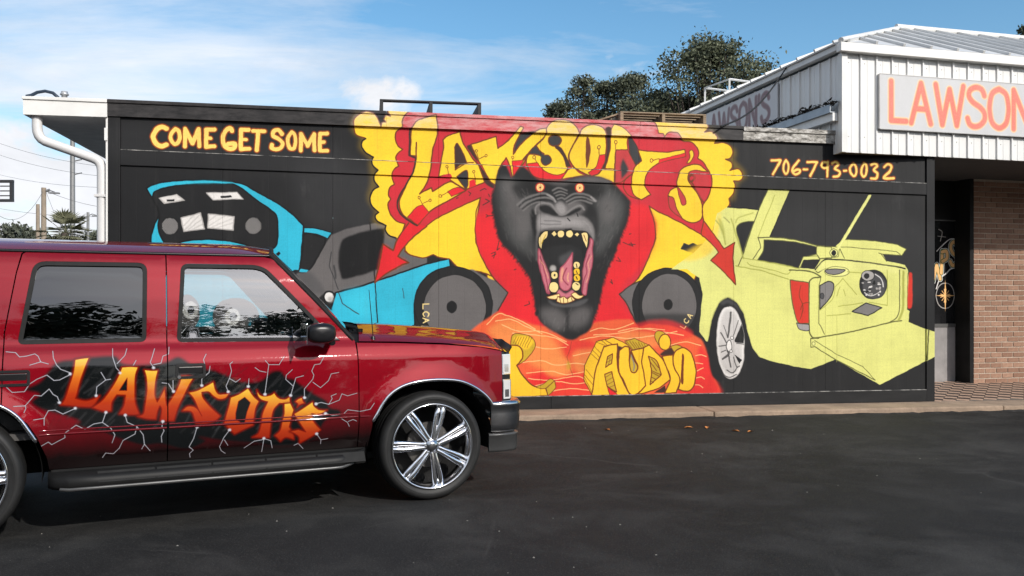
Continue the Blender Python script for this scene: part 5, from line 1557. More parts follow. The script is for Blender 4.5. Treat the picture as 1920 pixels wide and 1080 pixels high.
G|ve|1|vr|3|0.5|100|695,203! 722,193 751,175! 767,201 786,220! 775,243 770,273 767,298! 738,310 708,324! 690,305 674,287! 682,255 690,228
P|vk|0|vr|1.9|0|100|720,217! 740,204! 758,223! 747,253! 738,294! 711,276! 711,256!
G|ve|1|vr|3|0.5|100|779,182! 789,199 805,204 825,201 836,194! 844,207 855,215! 872,217 887,209! 889,232 900,255! 872,262! 869,231! 852,230! 833,252 825,291 820,344! 794,342 765,339! 784,327 792,300 797,261 814,223! 794,216 782,202
G|ve|1|vr|3|0.5|100|904,227! 914,219 928,214! 931,226 937,234! 920,239 911,247! 914,236
G|ve|1|vr|3|0.5|100|868,232! 889,231! 900,255! 893,278! 885,311! 900,338 903,356! 875,347 858,359! 847,346 838,338! 855,321 861,293 868,265!
G|ve|1|vr|3|0.5|100|912,262! 934,249 964,230! 968,245 983,258! 1000,261 1014,261! 994,272 974,274! 960,270! 965,293 977,311 993,329! 965,348 922,371! 920,350 908,338 887,327! 917,323! 942,333! 908,281 900,268!
P|vw|1||0|1.1|100|244,215 243,216 242,218 240,218 238,218 236,216 236,214 236,212 238,211 240,211 242,211 243,213
P|vw|1||0|1.1|100|329,232 328,234 327,235 324,236 322,235 321,233 320,232 321,230 322,228 324,228 327,228 328,230
P|vw|1||0|1.1|100|384,244 383,245 382,247 379,247 377,247 376,245 375,243 376,241 377,240 379,239 382,240 383,242
P|vw|1||0|1.1|100|493,269 492,271 491,273 488,273 486,272 484,271 484,269 484,267 486,266 488,265 491,266 492,267
P|vw|1||0|1.1|100|201,195 200,197 199,199 197,199 195,198 193,197 192,195 193,193 195,192 197,192 199,192 200,194
P|vw|1||0|1.1|100|230,110 229,112 228,113 226,114 224,113 222,112 222,110 222,108 224,106 226,106 228,107 229,108
P|vw|1||0|1.1|100|301,179 301,181 299,182 297,183 295,182 294,181 293,179 294,177 295,176 297,175 299,176 301,177
P|vw|1||0|1.1|100|369,112 368,114 367,115 365,116 363,115 361,113 360,112 361,110 363,108 365,108 367,109 368,110
P|vw|1||0|1.1|100|466,99 466,101 464,102 462,103 459,102 458,101 457,99 458,97 459,95 462,95 464,96 466,97
P|vw|1||0|1.1|100|525,176 524,178 523,179 520,180 518,179 516,177 516,175 516,173 518,172 520,172 523,172 524,174
P|vw|1||0|1.1|100|611,161 610,163 608,164 606,165 604,164 602,162 601,160 602,158 604,157 606,157 608,157 610,159
P|vw|1||0|1.1|100|693,185 692,186 690,188 688,188 685,188 684,186 683,184 684,182 685,181 688,180 690,181 692,182
P|vw|1||0|1.1|100|756,170 756,172 754,173 751,174 749,173 747,172 747,170 747,168 749,166 751,166 754,166 756,168
P|vw|1||0|1.1|100|810,198 810,200 808,202 805,202 803,201 801,200 800,198 801,196 803,194 805,194 808,194 810,196
P|vw|1||0|1.1|100|895,206 894,208 892,209 890,210 887,209 885,207 885,205 885,203 887,202 890,201 892,202 894,204
P|vw|1||0|1.1|100|942,215 941,217 939,219 936,219 934,219 932,217 931,215 932,213 934,211 936,211 939,212 941,213
P|vw|1||0|1.1|100|981,239 980,241 978,242 976,243 973,242 971,240 970,238 971,236 973,234 976,234 978,235 980,236
P|vw|1||0|1.1|100|1013,273 1012,275 1010,276 1007,277 1005,276 1003,275 1002,272 1003,270 1005,269 1007,268 1010,269 1012,271
P|vw|1||0|1.1|100|596,294 595,296 593,297 591,298 589,297 587,295 587,293 587,291 589,290 591,290 593,290 595,292
P|vw|1||0|1.1|100|697,310 696,312 695,313 692,313 690,313 688,311 687,309 688,307 690,306 692,305 695,306 696,308
P|vw|1||0|1.1|100|808,346 807,348 806,349 803,350 800,349 799,347 798,345 799,343 800,342 803,341 806,342 807,344
P|vw|1||0|1.1|100|985,342 984,344 982,346 980,346 977,345 975,344 974,341 975,339 977,338 980,337 982,338 984,340
'''
DECAL_DATA = '''
L|w|0||23|0.2|100|159,234 176,169 192,223
L|w|0||23|0.2|100|197,200 201,116
L|w|1||23|0.2|100|201,119 220,116 223,142 203,155
L|w|1||23|0.2|100|269,94 253,79 240,96 247,119 265,135 267,158 249,171 238,155
L|w|1||5|0|100|174,261 190,223 221,200 240,184 274,177
L|w|1||4|0|100|176,116 212,85 240,68 276,70
L|gn|0||18|0.1|100|159,234 176,169 192,223
L|og|0||13|0.1|100|159,234 176,169 192,223
L|gn|0||18|0.1|100|197,200 201,116
L|og|0||13|0.1|100|197,200 201,116
L|gn|1||18|0.1|100|201,119 220,116 223,142 203,155
L|og|1||13|0.1|100|201,119 220,116 223,142 203,155
L|gn|1||18|0.1|100|269,94 253,79 240,96 247,119 265,135 267,158 249,171 238,155
L|og|1||13|0.1|100|269,94 253,79 240,96 247,119 265,135 267,158 249,171 238,155
L|wg|1||4|0|100|185,32 201,43 192,77
L|wg|0||3|0|100|180,58 217,61
L|wg|1||4|0|100|257,287 253,306 245,322 231,333 215,336 199,333 185,322 177,306 173,287 177,269 185,253 199,242 215,239 231,242 245,253 253,269 257,287
P|pl|0||0|0|100|210,287 215,223 220,287 215,352
P|pl|0||0|0|100|169,287 215,283 268,287 215,292
L|pl|0||3|0|100|215,287 236,294
L|pl|0||3|0|100|215,287 230,306
L|pl|0||3|0|100|215,287 220,313
L|pl|0||3|0|100|215,287 210,313
L|pl|0||3|0|100|215,287 200,306
L|pl|0||3|0|100|215,287 194,294
L|pl|0||3|0|100|215,287 194,281
L|pl|0||3|0|100|215,287 200,269
L|pl|0||3|0|100|215,287 210,262
L|pl|0||3|0|100|215,287 220,262
L|pl|0||3|0|100|215,287 230,269
L|pl|0||3|0|100|215,287 236,281
'''

# ================================================================ site geometry
TS = 0.162; CS = 1 / math.sqrt(1 + TS * TS); YW = 10.474
KL = (203 - 960) / 1650; XL = KL * YW / (1 - TS * KL); YL = YW + TS * XL
WROT = math.atan(TS)
def depth_of(x, y): return (y - YW - TS * x) * CS           # metres behind the mural wall
def ground_z(x, y):
    t = min(1, max(0, (depth_of(x, y) + 3.7) / 3.1)); return 0.085 * t * t * (3 - 2 * t)
def wall_pt(u, d, z): return Vector((XL + CS * u - CS * TS * d, YL + CS * TS * u + CS * d, z))

def img_from(arr, name, alpha=None):
    h, w, _ = arr.shape
    a = np.clip(arr, 0, 1); s = np.where(a <= .0031308, a * 12.92, 1.055 * a ** (1 / 2.4) - .055)
    px = np.ones((h, w, 4), np.float32); px[..., :3] = s
    if alpha is not None: px[..., 3] = alpha
    im = bpy.data.images.new(name, w, h, alpha=alpha is not None)
    im.alpha_mode = 'CHANNEL_PACKED'
    im.pixels.foreach_set(px[::-1].ravel()); im.update(); im.pack()
    return im

# ---------------------------------------------------------------- materials of the place
def mat_asphalt():
    n = NT('asphalt')
    big = n.noise(0.35, 6, 0.62, dist=0.6); mid = n.noise(1.6, 8, 0.7, loc=(4, 2, 0), dist=0.4); fine = n.noise(190, 3, 0.7)
    strk = n.noise(1.1, 7, 0.65, scl=(0.7, 1.0, 1), loc=(9, 1, 0), dist=0.5)
    c = n.ramp(big, [(0.35, (0.0135, 0.0135, 0.0135)), (0.62, (0.026, 0.026, 0.026))])
    c = n.mix(n.ramp(mid, [(0.47, 0.0), (0.72, 0.75)]), c, (0.058, 0.056, 0.053))
    c = n.mix(n.ramp(strk, [(0.52, 0.0), (0.72, 0.65)]), c, (0.074, 0.072, 0.068))
    c = n.mix(n.ramp(fine, [(0.40, 0.55), (0.62, 0.0)]), c, (0.008, 0.008, 0.008))
    grit = n.noise(75, 2, 0.8, loc=(3, 3, 0)); c = n.mix(n.ramp(grit, [(0.56, 0.0), (0.72, 0.65)]), c, (0.085, 0.083, 0.08))
    v = n.node('ShaderNodeTexVoronoi', feature='DISTANCE_TO_EDGE'); v.inputs['Scale'].default_value = 0.55
    mp = n.node('ShaderNodeMix', data_type='VECTOR'); mp.inputs[0].default_value = 0.12
    nz = n.node('ShaderNodeTexNoise'); nz.inputs['Scale'].default_value = 2.5; nz.inputs['Detail'].default_value = 5
    n.L.new(n.co(), nz.inputs['Vector']); n.L.new(n.co(), mp.inputs[4]); n.L.new(nz.outputs['Color'], mp.inputs[5])
    n.L.new(mp.outputs[1], v.inputs['Vector'])
    crack = n.math('MULTIPLY', n.ramp(v.outputs['Distance'], [(0.0, 1.0), (0.006, 0.0)]), n.ramp(n.noise(0.5, 3, loc=(7, 7, 0)), [(0.52, 0.0), (0.6, 0.5)]))
    c = n.mix(crack, c, (0.06, 0.058, 0.055))
    n.set(Base_Color=c, Roughness=n.ramp(mid, [(0.3, 0.72), (0.7, 0.9)]))
    n.b.inputs['Specular IOR Level'].default_value = 0.16
    n.bump(n.math('ADD', n.math('MULTIPLY', fine, 1.0), n.math('MULTIPLY', n.noise(60, 3), 0.8)), 0.55, 0.006)
    return n.m
def mat_concrete(name='weathered_concrete', c=(0.40, 0.29, 0.205)):
    n = NT(name)
    a = n.noise(2.2, 7, 0.65); b = n.noise(26, 5, 0.7); d = n.noise(110, 3, 0.7)
    col = n.ramp(a, [(0.32, tuple(x * 0.5 for x in c)), (0.62, tuple(x * 0.9 for x in c))])
    col = n.mix(n.ramp(b, [(0.5, 0.0), (0.75, 0.6)]), col, tuple(x * 0.4 for x in c))
    col = n.mix(n.ramp(d, [(0.62, 0.0), (0.7, 0.5)]), col, tuple(min(1, x * 1.5) for x in c))
    n.set(Base_Color=col, Roughness=0.9); n.bump(n.math('ADD', b, d), 0.5, 0.008)
    return n.m
def mat_mural(img, name, pale_mix=0.0):
    n = NT(name)
    t = n.node('ShaderNodeTexImage'); t.image = img; t.extension = 'EXTEND'; t.interpolation = 'Cubic'
    wv = n.node('ShaderNodeTexNoise'); wv.inputs['Scale'].default_value = 9; wv.inputs['Detail'].default_value = 4; n.L.new(n.co(), wv.inputs['Vector'])
    w1 = n.node('ShaderNodeVectorMath', operation='SUBTRACT'); w1.inputs[1].default_value = (0.5, 0.5, 0.5); n.L.new(wv.outputs['Color'], w1.inputs[0])
    w2 = n.node('ShaderNodeVectorMath', operation='MULTIPLY'); w2.inputs[1].default_value = (0.0022, 0.006, 0); n.L.new(w1.outputs[0], w2.inputs[0])
    w3 = n.node('ShaderNodeVectorMath', operation='ADD'); n.L.new(w2.outputs[0], w3.inputs[0]); n.L.new(n.co('UV'), w3.inputs[1])   # unsteady brush edges
    n.L.new(w3.outputs[0], t.inputs[0])
    streak = n.noise(3.0, 7, 0.62, scl=(2.2, 1, 0.22)); blot = n.noise(1.3, 6, 0.6, loc=(5, 0, 3)); fine = n.noise(60, 4, 0.65)
    c = n.mix(n.ramp(streak, [(0.56, 0.0), (0.84, 0.13)]), t.outputs[0], (0.15, 0.145, 0.14))
    c = n.mix(n.ramp(blot, [(0.25, 0.26), (0.55, 0.0)]), c, (0.0, 0.0, 0.0))
    brush = n.noise(5, 7, 0.7, scl=(0.5, 1, 7), loc=(2, 0, 8)); brush2 = n.noise(4, 7, 0.7, scl=(8, 1, 0.7), loc=(1, 0, 4))
    v_ = n.math('ADD', n.ramp(brush, [(0.3, 0.95), (0.7, 1.03)]), n.ramp(brush2, [(0.3, -0.09), (0.7, 0.07)]))
    c = n.mix(1.0, c, n.math('MINIMUM', v_, 1.15), 'MULTIPLY')
    scuff = n.noise(1.7, 8, 0.72, scl=(1.6, 1, 0.6), loc=(11, 0, 2))
    c = n.mix(n.ramp(scuff, [(0.60, 0.0), (0.80, 0.11)]), c, (0.30, 0.29, 0.28))
    c = n.mix(n.ramp(fine, [(0.35, 0.12), (0.55, 0.0)]), c, (0.02, 0.02, 0.02))
    if pale_mix:  # mottled pale tone mixed over the brighter colours
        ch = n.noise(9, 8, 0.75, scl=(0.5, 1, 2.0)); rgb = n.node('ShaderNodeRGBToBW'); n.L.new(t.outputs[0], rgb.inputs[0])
        m = n.math('MULTIPLY', n.ramp(ch, [(0.36, 0.05), (0.66, pale_mix)]), n.ramp(rgb.outputs[0], [(0.03, 0.12), (0.09, 1.0)]))
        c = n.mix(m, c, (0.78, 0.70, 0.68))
    sep = n.node('ShaderNodeSeparateXYZ'); n.L.new(n.co(), sep.inputs[0])
    fr = n.math('FRACT', n.math('MULTIPLY', sep.outputs[0], 1 / 0.2032))
    g = n.ramp(n.math('ABSOLUTE', n.math('SUBTRACT', fr, 0.5)), [(0.0, 0.0), (0.022, 1.0)])
    if not pale_mix: c = n.mix(n.math('MULTIPLY', n.math('SUBTRACT', 1.0, g), 0.10), c, (0.015, 0.012, 0.01))
    n.set(Base_Color=c, Roughness=n.ramp(streak, [(0.3, 0.48), (0.7, 0.68)]))
    n.b.inputs['Specular IOR Level'].default_value = 0.22
    grain = n.noise(14, 6, 0.7, scl=(6, 1, 0.35))
    n.bump(n.math('ADD', n.math('MULTIPLY', g, 0.0 if pale_mix else 1.0), n.math('MULTIPLY', grain, 0.35)), 0.22, 0.004)
    return n.m

M_ASPH = mat_asphalt(); M_CONC = mat_concrete()
M_BLACKP = None
def mat_black_board():
    n = NT('black_board_paint')
    s = n.noise(2.5, 7, 0.65, scl=(0.6, 1, 2.5)); f = n.noise(45, 4, 0.7)
    c = n.ramp(s, [(0.35, (0.008, 0.008, 0.0085)), (0.65, (0.017, 0.017, 0.0175)), (0.88, (0.05, 0.049, 0.047))])
    c = n.mix(n.ramp(f, [(0.66, 0.0), (0.76, 0.35)]), c, (0.12, 0.115, 0.11))
    n.set(Base_Color=c, Roughness=0.58); n.b.inputs['Specular IOR Level'].default_value = 0.25; n.bump(s, 0.2, 0.004); return n.m
M_BLACKP = mat_black_board()
M_WHITE = simple('white_paint', (0.72, 0.71, 0.68), 0.5, var=0.10, scale=3)
M_DIRTY = simple('weathered_white_metal', (0.66, 0.655, 0.63), 0.45, var=0.16, scale=2.2, bump=0.05, bscale=8)
M_SOFFIT = simple('soffit_board', (0.62, 0.62, 0.61), 0.8, var=0.12)
M_ROOFG = simple('roof_felt', (0.20, 0.19, 0.18), 0.9, var=0.25, scale=9, bump=0.3, bscale=60)
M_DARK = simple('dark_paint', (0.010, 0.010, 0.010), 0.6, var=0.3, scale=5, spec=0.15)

# ---------------------------------------------------------------- ground
def build_ground():
    # parking lot: fine near the camera, rising slightly to the kerb
    xs = list(np.concatenate([np.linspace(-70, -14, 12), np.linspace(-13, 22, 71), np.linspace(23, 70, 10)]))
    ds = list(np.concatenate([np.linspace(-60, -13, 10), np.linspace(-12.5, -0.4, 45), np.linspace(0.0, 30, 10)]))
    vs = []; fs = []
    for d in ds:
        for x in xs:
            y = (d / CS) + YW + TS * x
            vs.append((x, y, ground_z(x, y)))
    w = len(xs)
    for j in range(len(ds) - 1):
        for i in range(w - 1):
            a = j * w + i; fs.append((a, a + 1, a + w + 1, a + w))
    b = MB(); b.add(vs, fs, True)
    tag(b.build('parking_lot', M_ASPH, recalc=False), kind='structure')
    n = NT('rough_grass')
    n.set(Base_Color=n.ramp(n.noise(0.8, 7, 0.65), [(0.3, (0.05, 0.055, 0.025)), (0.7, (0.13, 0.12, 0.06))]), Roughness=0.95)
    g = MB(); R = 3000
    g.add([(-R, -R, -0.02), (R, -R, -0.02), (R, R, -0.02), (-R, R, -0.02)], [(0, 1, 2, 3)])
    tag(g.build('ground', n.m, recalc=False), kind='structure')
    # kerb and walkway along the wall, in cast lengths
    sw = bpy.data.objects.new('sidewalk', None); COL.objects.link(sw); tag(sw, kind='structure')
    sw.location = (XL, YL, 0); sw.rotation_euler = (0, 0, WROT)
    r = random.Random(2); x = -0.4
    while x < 17.8:
        L = 3.6 + r.uniform(-0.5, 0.5)
        m = MB(); m.box(x, x + L - 0.006, -0.56 + r.uniform(-.006, .006), 0.02, -0.03, 0.152 + r.uniform(-.004, .004))
        m.build('slab', M_CONC, sw, bevel=0.02); x += L
    # ragged edge of the asphalt lapped against the kerb
    m = MB(); x = -3.0; pv = None
    while x < 17.8:
        h = 0.088 + max(0, r.gauss(0.010, 0.005)); w = r.uniform(0.05, 0.16); q = [(x, -0.552, h), (x, -0.562 - w * .35, h - .006), (x, -0.562 - w, 0.083)]
        if pv: m.add(pv + q, [(0, 3, 4, 1), (1, 4, 5, 2)], True)
        pv = q; x += r.uniform(0.05, 0.16)
    o = m.build('asphalt_edge', M_ASPH, sw); tag(o, kind='stuff')
    return sw
SW = build_ground()

# ---------------------------------------------------------------- the mural building
MURAL_IMG, _ = paint(MURAL_DATA, 2516, 920, lin((30, 30, 31)))
MURAL_IMG = img_from(MURAL_IMG * 0.90, 'mural')
M_MURAL = mat_mural(MURAL_IMG, 'mural_paint'); M_MURALF = mat_mural(MURAL_IMG, 'mural_paint_pale_mottled', 0.42)
def mural_uv(o): uv_map(o.data, lambda p: (p[:, 0] / 10.064, (p[:, 2] - 0.12) / 3.68))
BW = 10.045
zb = lambda u: 2.955 - 0.0143 * u          # lower edge of belt board
zt = lambda u: 3.124 - 0.0168 * u          # upper edge
zf = lambda u: 3.490 - 0.0067 * u          # bottom of fascia
zr = lambda u: 3.676 - 0.0085 * u          # roof edge
def slab_x(b, x0, x1, y0, y1, f0, f1):
    b.hexa([(x0,y0,f0(x0)),(x1,y0,f0(x1)),(x1,y1,f0(x1)),(x0,y1,f0(x0)),(x0,y0,f1(x0)),(x1,y0,f1(x1)),(x1,y1,f1(x1)),(x0,y1,f1(x0))])
def build_mural_building():
    T = thing('mural_building', 'low flat roofed building covered by a mural with a roaring gorilla and two cars', 'building', (XL, YL, 0), WROT)
    c = lambda z: (lambda u: z)
    x = 0.13; n = 0
    edges = [0.13, 1.22, 2.44, 3.66, 4.88, 6.10, 7.32, 8.54, 9.93]
    for a, b_ in zip(edges[:-1], edges[1:]):
        m = MB(); slab_x(m, a + .0015, b_ - .0015, 0.0, 0.03, c(0.29), lambda u: zb(u) + .01)
        mural_uv(m.build('siding_panel', M_MURAL, T))
        m = MB(); slab_x(m, a + .0015, b_ - .0015, 0.004, 0.03, lambda u: zt(u) - .01, lambda u: zf(u) + .01)
        mural_uv(m.build('siding_panel', M_MURAL, T))
    m = MB(); slab_x(m, 0.13, 4.9, -0.022, 0.004, zb, zt); mural_uv(m.build('belt_board', M_MURAL, T, bevel=0.004))
    m = MB(); slab_x(m, 4.903, 9.93, -0.022, 0.004, zb, zt); mural_uv(m.build('belt_board', M_MURAL, T, bevel=0.004))
    wn = NT('worn_lit_board_edge'); wf = wn.noise(7, 7, 0.7, scl=(1.2, 1, 1))  # pale caps: chipped bare wood, with light caught on the top edge painted in
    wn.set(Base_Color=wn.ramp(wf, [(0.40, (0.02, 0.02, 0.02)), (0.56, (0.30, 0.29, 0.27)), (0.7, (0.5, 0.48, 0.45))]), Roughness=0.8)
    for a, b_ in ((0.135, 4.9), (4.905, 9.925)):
        m = MB(); slab_x(m, a, b_, -0.024, 0.003, lambda u: zt(u) + .0005, lambda u: zt(u) + .0065); m.build('worn_lit_edge', wn.m, T)
        m = MB(); m.box(a, b_, -0.0255, 0.005, 0.3055, 0.3105); m.build('worn_lit_edge', wn.m, T)
    m = MB(); slab_x(m, 0.0, 0.128, -0.018, 0.035, c(0.154), lambda u: zf(u) + .004); mural_uv(m.build('corner_board', M_MURAL, T, bevel=0.004))
    m = MB(); slab_x(m, 9.933, BW, -0.020, 0.06, c(0.154), lambda u: 3.4); mural_uv(m.build('corner_board', M_MURAL, T, bevel=0.004))
    m = MB(); m.box(0.13, 5.0, -0.024, 0.006, 0.156, 0.305); m.build('base_board', M_BLACKP, T, bevel=0.004)
    m = MB(); m.box(5.003, 9.93, -0.024, 0.006, 0.156, 0.305); m.build('base_board', M_BLACKP, T, bevel=0.004)
    # fascia: face board with a rolled lip on top; pieces end to end
    cuts = [0.0, 3.05, 6.1, 7.43]
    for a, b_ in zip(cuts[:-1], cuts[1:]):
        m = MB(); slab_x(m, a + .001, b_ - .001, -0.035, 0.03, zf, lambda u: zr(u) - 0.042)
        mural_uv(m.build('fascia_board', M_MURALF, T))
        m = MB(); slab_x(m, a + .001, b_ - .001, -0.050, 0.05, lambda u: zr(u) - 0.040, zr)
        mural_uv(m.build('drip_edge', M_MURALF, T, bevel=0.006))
    n_ = NT('chipped_old_coping')
    a_ = n_.noise(16, 7, 0.75, scl=(0.6, 1, 1.6)); 
    n_.set(Base_Color=n_.ramp(a_, [(0.36, (0.04, 0.038, 0.035)), (0.48, (0.30, 0.28, 0.25)), (0.62, (0.62, 0.60, 0.56))]), Roughness=0.85); n_.bump(a_, 0.5, 0.01)
    m = MB(); slab_x(m, 7.431, 8.74, -0.035, 0.03, zf, lambda u: zr(u) - 0.062); m.build('fascia_board', n_.m, T)
    m = MB(); slab_x(m, 7.431, 8.73, -0.052, 0.05, lambda u: zr(u) - 0.060, lambda u: zr(u) - .006); m.build('drip_edge', n_.m, T, bevel=0.008)
    # white eave overhang at the left end
    m = MB(); slab_x(m, -0.865, -0.002, -0.035, 0.0, lambda u: 3.478, lambda u: zr(u) - 0.042); m.build('eave_fascia', M_WHITE, T)
    m = MB(); slab_x(m, -0.875, -0.002, -0.050, 0.03, lambda u: zr(u) - 0.040, lambda u: zr(0)); m.build('eave_drip_edge', M_WHITE, T, bevel=0.005)
    m = MB(); m.box(-0.865, -0.83, 0.0, 11.8, 3.478, 3.63); m.build('eave_fascia', M_WHITE, T)
    m = MB(); m.box(-0.83, -0.001, 0.001, 11.8, 3.48, 3.50); m.build('soffit', M_SOFFIT, T)
    # roof deck, left, back and right walls
    m = MB(); slab_x(m, -0.86, BW, 0.05, 11.9, lambda u: 3.52, lambda u: zr(u) - 0.03); m.build('roof', M_ROOFG, T)
    m = MB(); m.box(0.0, 0.03, 0.036, 11.8, 0.1, 3.479)
    m.box(0.0, BW, 11.77, 11.8, 0.1, 3.479); m.box(BW - .03, BW, 0.061, 11.8, 0.1, 3.4); m.build('side_wall', simple('pale_wall_paint', (0.42, 0.42, 0.41), 0.7), T)
    m = MB(); m.box(-0.022, -0.001, -0.015, 0.06, 0.16, 3.477); m.build('edge_trim', M_WHITE, T)
    # square gutter pipe with two bends
    m = MB(); pts = [(-0.755, 0.06, 3.478), (-0.755, 0.06, 3.36), (-0.750, 0.06, 3.31), (-0.735, 0.06, 3.265), (-0.708, 0.06, 3.23), (-0.67, 0.06, 3.205), (-0.17, 0.06, 3.03), (-0.13, 0.06, 3.01), (-0.103, 0.06, 2.98), (-0.088, 0.06, 2.94), (-0.083, 0.06, 2.89), (-0.083, 0.06, 0.2)]
    dsp = simple('painted_gutter', (0.62, 0.61, 0.60), 0.42, var=0.08, scale=2)
    m.tube(pts, 0.053, 12, True)
    m.build('downspout', dsp, T)
    for z in (2.6, 1.2):
        m = MB(); m.box(-0.15, -0.012, 0.0, 0.13, z, z + 0.03); m.build('pipe_strap', dsp, T, bevel=0.003)
    m = MB(); m.box(-0.035, -0.002, -0.03, 0.02, 3.22, 3.36); m.build('junction_box', M_WHITE, T, bevel=0.004)
    return T
MB_ROOT = build_mural_building()

# ================================================================ the neighbouring shop under its metal fascia
BROT = math.radians(14.5); BC = Vector((4.114, 10.95, 0))
bR = Vector((math.cos(BROT), math.sin(BROT), 0)); bD = Vector((-math.sin(BROT), math.cos(BROT), 0))
def b_pt(x, y, z): return BC + bR * x + bD * y + Vector((0, 0, z))
GLYPH = {'L': (0.28, [[(0.04, 1), (0.04, 0.03), (0.26, 0.03)]]), 'A': (0.33, [[(0.02, 0.0), (0.165, 1), (0.31, 0.0)], [(0.08, 0.36), (0.25, 0.36)]]),
    'W': (0.46, [[(0.02, 1), (0.12, 0.0), (0.23, 0.9), (0.34, 0.0), (0.44, 1)]]),
    'S': (0.30, [[(0.27, 0.80), (0.23, 0.95), (0.14, 1), (0.05, 0.92), (0.03, 0.77), (0.09, 0.62), (0.2, 0.5), (0.27, 0.36), (0.27, 0.18), (0.2, 0.04), (0.11, 0.0), (0.04, 0.06), (0.01, 0.2)]]),
    'O': (0.33, [[(0.165, 1), (0.06, 0.88), (0.02, 0.62), (0.02, 0.38), (0.06, 0.12), (0.165, 0), (0.27, 0.12), (0.31, 0.38), (0.31, 0.62), (0.27, 0.88), (0.165, 1)]]),
    'N': (0.31, [[(0.03, 0), (0.03, 1), (0.28, 0), (0.28, 1)]]), "'": (0.08, [[(0.04, 1), (0.03, 0.75)]])}
def sign_rows(x0, zbase, hgt, sx, ppm, zt_, halo, ink, wi, wh):
    rows = []
    for ww, col in ((wi + wh, halo), (wi, ink)):
        x = x0
        for ch in "LAWSON'S":
            adv, strokes = GLYPH[ch]
            for st in strokes:
                pts = ' '.join('%.1f,%.1f' % ((x + p[0] * sx) * ppm, (zt_ - (zbase + p[1] * hgt)) * ppm) for p in st)
                rows.append('L|%s|%d||%.1f|0.8|100|%s' % (col, 1 if ch in 'SO' else 0, ww * ppm, pts))
            x += (adv + 0.035) * sx
    return '\n'.join(rows)
PAINT.update(sg=(220, 108, 88), sh=(236, 186, 132), sb=(120, 84, 86), sc=(150, 126, 124))
def mat_print(img, name, rough=0.45):
    n = NT(name); t = n.node('ShaderNodeTexImage'); t.image = img; t.extension = 'EXTEND'
    n.L.new(n.co('UV'), t.inputs[0])
    d = n.noise(3, 7, 0.65, scl=(1, 1, 0.35)); f = n.noise(70, 3, 0.7)
    c = n.mix(n.ramp(d, [(0.35, 0.16), (0.6, 0.0)]), t.outputs[0], (0.30, 0.29, 0.27))
    c = n.mix(n.ramp(f, [(0.52, 0.0), (0.7, 0.16)]), c, (0.75, 0.74, 0.72))
    n.set(Base_Color=c, Roughness=rough); return n.m
def mat_brick():
    n = NT('tan_brick'); oi = n.node('ShaderNodeObjectInfo')
    a = n.noise(18, 6, 0.65); b = n.noise(90, 3, 0.7)
    c = n.ramp(oi.outputs['Random'], [(0.0, (0.23, 0.125, 0.080)), (0.5, (0.29, 0.165, 0.108)), (1.0, (0.36, 0.215, 0.145))])
    c = n.mix(n.ramp(a, [(0.4, 0.35), (0.65, 0.0)]), c, (0.13, 0.06, 0.04)); c = n.mix(n.ramp(b, [(0.6, 0.0), (0.72, 0.4)]), c, (0.42, 0.28, 0.2))
    n.set(Base_Color=c, Roughness=0.88); n.bump(n.math('ADD', a, b), 0.4, 0.004); return n.m
